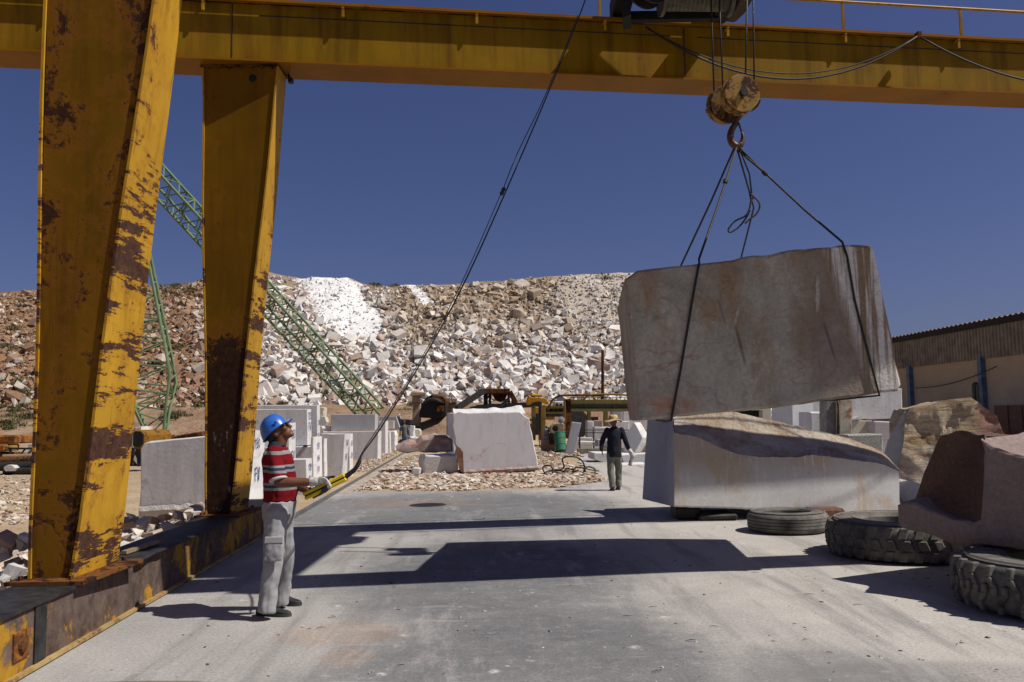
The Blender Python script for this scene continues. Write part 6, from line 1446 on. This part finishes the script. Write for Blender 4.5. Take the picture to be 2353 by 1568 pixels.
mb.build('frame', M_['dark_steel'], lt_)
# ------------------------------------------------------------------ conveyor, shed of scrap and stacked blocks at the slope foot
cv = thing('conveyor', 'dark rusty conveyor with hopper at the foot of the rubble slope', 'conveyor', A(1110, 950, 58))
MB().bar(A(1050, 939, 57), A(1112, 898, 58), .5, .32).build('belt_frame', M_['dark_steel'], cv); pbox(1110, 893, 1172, 905, 58, 1.6, 'platform', M_['rust'], cv, .03)
mb = MB()
for x in (1114, 1118, 1126, 1168, 1176): mb.bar(A(x, 904, 58.2), A(x + (3 if x > 1150 else 0), 940, 58.2), .16)
mb.bar(A(1114, 925, 58.1), A(1126, 906, 58.1), .12); mb.build('leg', M_['black'], cv)
F = [A(x, y, 58.3) for x, y in ((1130, 905), (1166, 905), (1160, 920), (1150, 924), (1138, 920))]; MB().prism(F, (0, 1.2, 0)).build('hopper', M_['rust'], cv)
F = [A(x, y, 58.0) for x, y in ((1162, 905), (1176, 897), (1184, 912), (1190, 924), (1182, 928), (1172, 914))]; MB().prism(F, (0, .8, 0)).build('chute', M_['rust'], cv)
MB().bar(A(1095, 937, 57.5), A(1245, 929, 57.5), .45, .35).bar(A(1148, 937, 57.2), A(1170, 916, 57.2), .25).build('beam', M_['dark_steel'], cv)
sd_ = thing('scrap_shed', 'dark collapsed rusty shed at the slope foot left of the conveyor', 'shed', A(990, 965, 56))
F = [A(x, y, 56) for x, y in ((962, 960), (968, 930), (980, 912), (992, 908), (1020, 914), (1026, 930), (1026, 952), (1006, 962))]; MB().prism(F, (0, 2.0, 0)).build('body', M_['black'], sd_, bevel=.1)
F = [A(x, y, 55.8) for x, y in ((990, 908), (1004, 909), (1018, 912), (1026, 925), (1020, 928), (1000, 918))]; MB().prism(F, (0, 1.0, .1)).build('roof_plate', M_['rust'], sd_)
F = [A(x, y, 55.8) for x, y in ((1004, 932), (1019, 932), (1019, 946), (1004, 946))]; MB().prism(F, (0, .3, 0)).build('rusty_panel', M_['rust'], sd_); MB().tube(spline([A(x, y, 55.7) for x, y in ((974, 926), (985, 919), (1000, 918), (1014, 924))], 4), .12, 6).build('bent_bar', M_['dark_steel'], sd_)
for i, (x0, y0, x1, y1, lb) in enumerate(((945, 900, 978, 910, 'flat tan slab topmost of the tan stack beside the scrap shed'), (947, 910, 964, 922, 'tan block in the middle of the stack beside the scrap shed'), (948, 923, 966, 936, 'tan block at the bottom of the stack beside the scrap shed'), (1024, 913, 1036, 925, 'rusty tan block between the scrap shed and the conveyor, upper left'), (1037, 914, 1050, 926, 'tan block between the scrap shed and the conveyor, upper right'), (1030, 926, 1052, 936, 'mossy tan block lowest between the scrap shed and the conveyor'))):
    blk(lb, rect(x0, y0, x1, y1), 57 + .3 * i, 1.0, stone('tan block %d' % i, (.40 - .03 * i, .28 - .025 * i, .17 - .01 * i), (.52, .42, .30), grain=.15, bump=.4), None, 'tan_block', 'stone block', 'tan blocks beside the scrap shed', chip=.05, rough=.03)
# ------------------------------------------------------------------ olive gantry frame and the saw yard
of = thing('saw_gantry', 'olive green gantry frame with rust post and bent pipes in the saw yard', 'gantry', G(1300, 1020))
def ibeam(x0, x1, yt, yb, Y, parent):
    h = yb - yt
    pbox(x0, yt, x1, yt + h * .33, Y, .4, 'top_flange', M_['olive'], parent, 0); pbox(x0, yt + h * .33, x1, yt + h * .76, Y + .25, .08, 'web', plain('grey green web', (.13, .145, .09), .7), parent, 0); pbox(x0, yt + h * .76, x1, yb, Y, .4, 'bottom_flange', M_['olive'], parent, 0)
    mb = MB()
    for i in range(5): x = x0 + (x1 - x0) * (i + .5) / 5; mb.prism([A(x, yt + h * .33, Y + .1), A(x + 3, yt + h * .33, Y + .1), A(x + 3, yt + h * .76, Y + .1), A(x, yt + h * .76, Y + .1)], (0, .16, 0))
    mb.build('stiffener', M_['olive'], parent)
ibeam(1312, 1640, 919, 946, 46, of); ibeam(1242, 1298, 933, 951, 47.5, of)
pbox(1300, 917, 1312, 1004, 45.6, .35, 'post', paint('rust post', (.16, .06, .025), rust=(.05, .02, .012), amount=.5, sc=3, streak=.2), of); pbox(1297, 920, 1300, 1012, 45.5, .5, 'post', M_['ochre'], of)
pbox(1243, 931, 1254, 1012, 46.5, .35, 'post', M_['ochre'], of); pbox(1239, 932, 1243, 1012, 46.4, .5, 'post', M_['black'], of); pbox(1222, 934, 1231, 1012, 48, .35, 'post', M_['olive'], of); pbox(1350, 945, 1358, 990, 48, .3, 'post', M_['olive'], of); pbox(1388, 945, 1397, 980, 48.2, .3, 'post', M_['olive'], of)
for P_ in ([(1258, 945), (1263, 933), (1270, 920), (1283, 911), (1300, 909), (1345, 908.5), (1386, 909)], [(1340, 920), (1347, 913), (1360, 908), (1388, 906.5), (1432, 907.5), (1446, 912), (1460, 920)], [(1356, 908), (1364, 913), (1369, 920)]):
    MB().tube(spline([A(x, y, 45.5) for x, y in P_], 4), .055, 7).build('bent_pipe', M_['rust'] if P_[0][0] < 1300 else M_['ochre'], of, smooth=180)
mb = MB(); mb.bar(A(1312, 913.5, 46.2), A(1500, 914, 46.2), .03)
for x in range(1318, 1500, 9): mb.bar(A(x, 914, 46.2), A(x, 920, 46.2), .03)
mb.build('beam_railing', M_['dark_steel'], of)
pl = A(1385, 918, 46.6); tag(MB().tube([pl, A(1385, 805, 46.6)], .085, 8).build('steel_pole', M_['rust'], None, pl, smooth=60), 'tall thin rusty pole rising above the olive gantry frame', 'pole')
ex = thing('excavator', 'yellow excavator with white cab parked behind the olive gantry', 'excavator', A(1240, 960, 55))
F = [A(x, y, 54) for x, y in ((1208, 928), (1214, 907), (1221, 912), (1224, 926), (1216, 932))]; MB().prism(F, (0, .6, 0)).build('bucket', M_['orange'], ex, bevel=.05)
F = [A(x, y, 54) for x, y in ((1221, 913), (1240, 913), (1255, 916), (1262, 926), (1255, 930), (1240, 922), (1222, 926))]; MB().prism(F, (0, .5, 0)).build('boom', M_['orange'], ex, bevel=.04)
MB().tube([A(1222, 909, 54.1), A(1246, 909.5, 54.1)], .09, 8).build('cylinder_ram', M_['orange'], ex)
cbn = pbox(1274, 922, 1296, 950, 55, 1.2, 'cab', plain('white cab paint', (.62, .62, .6), .5), ex, .05)
pbox(1277, 927, 1283, 938, 54.96, .06, 'window', M_['black'], cbn, 0); pbox(1286, 928, 1292, 938, 54.96, .06, 'window', M_['black'], cbn, 0)
pbox(1225, 935, 1275, 965, 55.2, 1.4, 'chassis', M_['orange'], ex, .05)
mo = thing('saw_motor', 'tan saw motor housing standing behind the green barrel', 'motor', G(1275, 1030))
F = [A(x, y, 42.6) for x, y in ((1263, 996), (1264, 980), (1272, 973), (1288, 971), (1297, 974), (1297, 996))]; MB().prism(F, (0, .7, 0)).build('housing', plain('tan machine paint', (.30, .235, .14), .7), mo, bevel=.04)
MB().lathe([(.14, 0), (.15, .03), (.05, .04)], A(1276, 985, 42.55), (0, -1, 0), 18).build('flange', M_['black'], mo); MB().lathe([(.12, 0), (.16, .02), (.16, .1), (.05, .13)], A(1290, 966, 42.3), (0, -1, .2), 18).build('pulley', plain('grey pulley', (.26, .26, .25), .5), mo)
pbox(1264, 996, 1297, 1022, 42.8, .6, 'stand', M_['black'], mo); pbox(1250, 985, 1262, 1010, 42.9, .5, 'motor_end', plain('blue grey motor', (.14, .15, .17), .6), mo, .06)
# more dim machinery under the frame
mc = thing('stone_saw', 'dark stone saw machinery in the shade under the olive gantry', 'machine', G(1350, 1012))
pbox(1306, 960, 1345, 975, 50, .8, 'carriage', M_['black'], mc, .05); pbox(1345, 958, 1375, 966, 49.5, .6, 'guide', M_['dark_steel'], mc, .02); pbox(1225, 950, 1240, 1000, 50, 1, 'column', M_['dark_steel'], mc); pbox(1318, 968, 1326, 1000, 50.2, .4, 'column', M_['dark_steel'], mc)
MB().lathe([(.1, 0), (.9, .02), (.9, .06), (.1, .08)], A(1318, 975, 49), (.2, -1, 0), 28).build('blade', M_['dark_steel'], mc); pbox(1240, 948, 1300, 958, 51, .6, 'crossbeam', M_['dark_steel'], mc); pbox(1300, 975, 1340, 990, 51, .8, 'bed', M_['rust'], mc)
# barrel
bt_, bb_ = A(1285, 995.5, 41.3), A(1289, 1037, 41.0); axb = (bt_ - bb_).normalized(); L = (bt_ - bb_).length; rb_ = .262
br = thing('barrel', 'dented green steel barrel leaning beside a grey slab', 'barrel', bb_)
M_['barrel'] = paint('green barrel paint', (.028, .20, .12), amount=.40, sc=5, streak=.2)
MB().lathe([(rb_ * .96, 0), (rb_ + .012, .01), (rb_ + .012, .03), (rb_, .04), (rb_, L * .32), (rb_ + .015, L * .335), (rb_ + .015, L * .345), (rb_, L * .36), (rb_, L * .64), (rb_ + .015, L * .655), (rb_ + .015, L * .665), (rb_, L * .68), (rb_, L - .04), (rb_ + .012, L - .03), (rb_ + .012, L), (rb_ - .01, L), (rb_ - .02, L - .03), (.02, L - .035)], bb_, axb, 28).build('drum', M_['barrel'], br, smooth=35)
blk('grey sawn slab leaning upright beside the green barrel', [(1314, 970.6), (1336, 973), (1318, 1040), (1298, 1036)], 40.2, .12, M_['bluish'] if 'bluish' in M_ else M_['marble_bluish'], None, 'leaning_slab', 'stone slab', chip=.01, ext=Vector((.0, .22, .02)))
# railing
rl = thing('railing', 'dark steel railing with red brown posts in front of the saw yard blocks', 'railing', G(1332, 1037))
mb = MB()
for y in (988, 994.5): mb.bar(A(1293, y, 41.5), A(1490, y + 1, 41.5), .035)
mb.bar(A(1332, 986, 41.5), A(1332, 1038, 41.5), .07)
for x in (1363, 1400, 1450): mb.bar(A(x, 988, 41.5), A(x, 1030, 41.5), .035)
mb.build('bars', M_['dark_steel'], rl)
mb = MB(); mb.bar(A(1241, 990, 41.6), A(1240, 1027, 41.6), .05); mb.bar(A(1245, 996, 41.6), A(1243, 1027, 41.6), .03); mb.bar(A(1241, 1001, 41.6), A(1290, 1003, 41.6), .03); mb.bar(A(1241, 1009, 41.6), A(1285, 1010, 41.6), .03); mb.build('side_bars', M_['rust'], rl)
cu = MB(); a = A(1326, 1034, 41.2); b = A(1490, 1032, 41.2); a.z = b.z = .11; tag(cu.bar(a, b, .4, .22).build('concrete_curb', plain('dirty curb', (.20, .18, .15), .9), None, (a + b) / 2), 'low dirty concrete kerb under the dark railing', 'kerb')
blk('pinkish block lying behind the green barrel', rect(1246, 1003, 1275, 1020), 43.2, .8, M_['pink'], None, 'squared_block', 'stone block', chip=.04)
GSB = 'blocks in the saw yard'
for x0, y0, x1, y1, Y, m, lb in ((1349, 967, 1364, 1009, 45, 'marble_vein', 'narrow pinkish block at the start of the saw yard row'), (1364, 966, 1384, 1009, 45.3, 'pink', 'pink faced block second in the saw yard row'), (1366, 981, 1402, 1010, 44.2, 'marble_grey', 'pale square block before the pink one in the saw yard'), (1402, 967, 1446, 1008, 45.6, 'marble_grey', 'wide pale block behind the straw hat of the walking worker'), (1406, 944, 1430, 975, 52, 'marble_bluish', 'bluish slab hanging on the beam behind the straw hat'), (1432, 945, 1520, 978, 52.5, 'marble_grey', 'grey wall block under the olive beam left of the lifted block'), (1418, 985, 1426, 1012, 43.6, 'marble', 'thin white slab before the wide pale block'), (1310, 1005, 1362, 1014, 43.8, 'marble_rough', 'low broken white slab behind the dark railing'), (1334, 1014, 1372, 1024, 42.6, 'marble', 'flat white offcut near the railing post'), (1372, 1010, 1402, 1026, 42.4, 'marble_bluish', 'flat grey offcut behind the walking worker')):
    blk(lb, rect(x0, y0, x1, y1), Y, .7, M_[m], None, 'squared_block', 'stone block', GSB, chip=.03)
blk('thick white slab tilted on its corner right of the walking worker', [(1456, 971), (1462, 978), (1477, 1006), (1472, 1018), (1459, 1040), (1432, 1038), (1441, 992)], 37, .3, None, None, 'leaning_slab', 'stone slab', chip=.02, mats=[M_['marble_bluish'], M_['marble']], ext=Vector((.32, .30, .0)))
blk('tan rough stone standing behind the tilted white slab', rect(1474, 990, 1500, 1040), 38.5, .8, M_['pink_raw'], None, 'rough_block', 'stone block', chip=.05)
for pts, Y, d, lb in (([(1366, 1041), (1400, 1041), (1440, 1044), (1490, 1047), (1490, 1064), (1440, 1068), (1398, 1067), (1366, 1056)], 32.5, 1.6, 'long white slab lying on the ground behind the walking worker'), ([(1430, 1068), (1490, 1066), (1490, 1081), (1460, 1081), (1431, 1077)], 30.2, 1.3, 'lower white slab on the ground right of the legs of the walking worker'), ([(1428, 1046), (1500, 1041), (1500, 1062), (1434, 1066)], 31.8, .6, 'white slab leaning on the long slab right of the walking worker')):
    o = blk(lb, pts, Y, d, None, None, 'floor_slab', 'stone slab', 'white slabs on the ground beside the walking worker', chip=.02, rough=.01, mats=[M_['marble_grey'], M_['marble']])  # same stone all round; grey faces and white sides colour in the light
# ------------------------------------------------------------------ loose rubble on the ground
def scatter(n, fn, smin, smax, pal, name, flat=.7, powr=2.0, dz=.25):
    P, S, C = [], [], []; rr_ = random.Random(len(name) * 7 + n)
    while len(P) < n:
        p = fn(rr_)
        if p is None: continue
        s_ = smin + (smax - smin) * rr_.random() ** powr; P.append((p[0], p[1], terrain(p[0], p[1]) - .02 + s_ * dz * flat + (p[2] if len(p) > 2 else 0))); S.append(s_); c = np.array(rr_.choice(pal)); C.append(c * (.8 + .3 * rr_.random()))
    return tag(rock_mass(name, np.array(P), np.array(S), np.array(C), M_['rubble'], flat), kind='stuff')
PAL = [(.56, .50, .42), (.62, .58, .52), (.48, .38, .28), (.42, .29, .21), (.54, .44, .35), (.34, .26, .19)]
def inpoly(x, y, P):
    c = False
    for i in range(len(P)):
        (x1, y1), (x2, y2) = P[i], P[i - 1]
        if (y1 > y) != (y2 > y) and x < (x2 - x1) * (y - y1) / (y2 - y1) + x1: c = not c
    return c
def pxreg(poly):
    xs_ = [p[0] for p in poly]; ys_ = [p[1] for p in poly]
    def f(r_):
        x, y = r_.uniform(min(xs_), max(xs_)), r_.uniform(min(ys_), max(ys_)); n_ = 14 * nz(x, y, 2, .03)
        if not inpoly(x, y + n_ * .4, poly): return None
        g = G(x, y); return (g.x, g.y)
    return f
centre = [(820, 1122), (860, 1095), (905, 1060), (945, 1045), (1000, 1045), (1060, 1030), (1250, 1036), (1300, 1040), (1290, 1056), (1330, 1075), (1385, 1092), (1395, 1102), (1340, 1112), (1250, 1120), (1100, 1124), (960, 1126)]
scatter(9000, pxreg(centre), .025, .22, PAL, 'gravel', .45, 3.0)
scatter(900, pxreg([(900, 1060), (1060, 1065), (1300, 1066), (1360, 1095), (1250, 1108), (1000, 1112), (880, 1105)]), .06, .26, PAL, 'rubble_chips', .45, 2.2)
scatter(420, pxreg([(760, 1135), (840, 1100), (950, 1120), (1200, 1118), (1340, 1106), (1400, 1094), (1440, 1108), (1360, 1130), (1100, 1146), (900, 1150)]), .02, .09, PAL, 'stray_gravel', .5, 2.5)
scatter(1500, pxreg([(790, 1090), (840, 1055), (880, 1040), (960, 1000), (1000, 985), (960, 1018), (900, 1050), (850, 1078)]), .03, .16, PAL, 'trackside_gravel', .6, 2.5)
heap = lambda p: .30 * max(0, 1 - abs(p[0] - (sxr(p[1]) - 1.15)) / .9)
def hf(r_):
    y = r_.uniform(5.0, 13.6); x = sxr(y) - .55 - 2.2 * r_.random(); p = (x, y); return (x, y, heap(p) * r_.random() * 1.1)
scatter(2200, hf, .05, .26, [(.66, .63, .58), (.70, .68, .65), (.60, .50, .42), (.52, .42, .34)], 'rubble_heap', .7, 1.6)
scatter(900, pxreg([(-40, 1095), (80, 1092), (90, 1130), (60, 1200), (-40, 1210)]), .03, .14, PAL, 'track_gravel', .6, 2.5)
scatter(700, pxreg([(1240, 1005), (1330, 1010), (1330, 1048), (1250, 1050), (1235, 1030)]), .05, .3, PAL, 'yard_rubble', .6, 2.0)
r4 = random.Random(9); nchunk = 0
PX_ = [(292, 1186, 15), (330, 1206, 20), (352, 1196, 13), (378, 1190, 15), (412, 1186, 13), (436, 1178, 12), (318, 1226, 17), (352, 1232, 19), (296, 1208, 14), (286, 1238, 14), (452, 1182, 11), (385, 1212, 14), (418, 1204, 14), (18, 1240, 22), (44, 1252, 18), (10, 1280, 20), (58, 1236, 14), (30, 1300, 18), (52, 1290, 14), (14, 1262, 15)]
wd = ('wedge shaped', 'flat', 'pinkish', 'long', 'small', 'squarish', 'thick', 'pale', 'narrow', 'jagged', 'tan', 'thin', 'bright', 'broad', 'chalky', 'cream', 'tiny', 'angular', 'split', 'round')
for i, (x, y, s_) in enumerate(PX_):
    Y = 12.6 if x > 430 else (11.6 if x > 270 else 8.6); Y = Y if y < 1215 or x < 100 else Y - 1.4
    p = A(x, y, Y); sz = s_ * Y / 2000 * 1.8; cc = PAL[i % 5]
    o = boulder(TM[(i * 5) % len(TM)], p, (sz * 1.3, sz, sz * .75), cc, f'{wd[i]} stone chunk in the rubble heap ' + ('between the crane legs' if x > 200 else 'left of the near crane leg'), 'stone chunks behind the crane sill', 'stone_chunk'); o['category'] = 'stone chunk'
# grit and twigs on the pavement
def pf_(r_):
    y = 4.2 + 16 * r_.random() ** 1.6; x = r_.uniform(-.62, .66) * y; return None if x < sxr(y) + .3 else (x, y)
scatter(4200, pf_, .005, .038, [(.16, .13, .10), (.30, .26, .21), (.5, .47, .42), (.10, .08, .06)], 'grit', .6, 3.0, .9)
mb = MB()
for x, y in ((738, 1443), (1735, 1316), (2065, 1296), (2105, 1318), (1850, 1470), (1905, 1500), (1640, 1440), (1970, 1390), (2060, 1380), (760, 1420), (905, 1350), (2200, 1480), (2290, 1540), (1500, 1395), (1420, 1372), (2130, 1330), (640, 1460)) + tuple((r4.uniform(700, 2300), r4.uniform(1330, 1560)) for _ in range(10)):
    p = G(x, y, .008); a = r4.uniform(-.9, .9); l = r4.uniform(.03, .09); mb.tube([p - Vector((math.cos(a), math.sin(a), 0)) * l * .5, p + Vector((0, 0, .006)), p + Vector((math.cos(a + .2), math.sin(a + .2), .05)) * l * .5], [.0015, .003, .0015], 5)
tag(mb.build('twigs', plain('dry twig', (.07, .05, .035), .9)), kind='stuff')
# grass strip at far left
mb = MB()
for _ in range(60):
    p = hit(r2.uniform(-30, 90), r2.uniform(1084, 1094)); 
    if p: tuft(p, .25, .22, 30)
k = K('green grass', .9, 0, .1); tag(mb.build('grass', k.out(k.ramp(k.noise(4, 4, .6, k.world()), [(.3, (.04, .065, .02)), (.7, (.09, .13, .045))]))), kind='stuff')
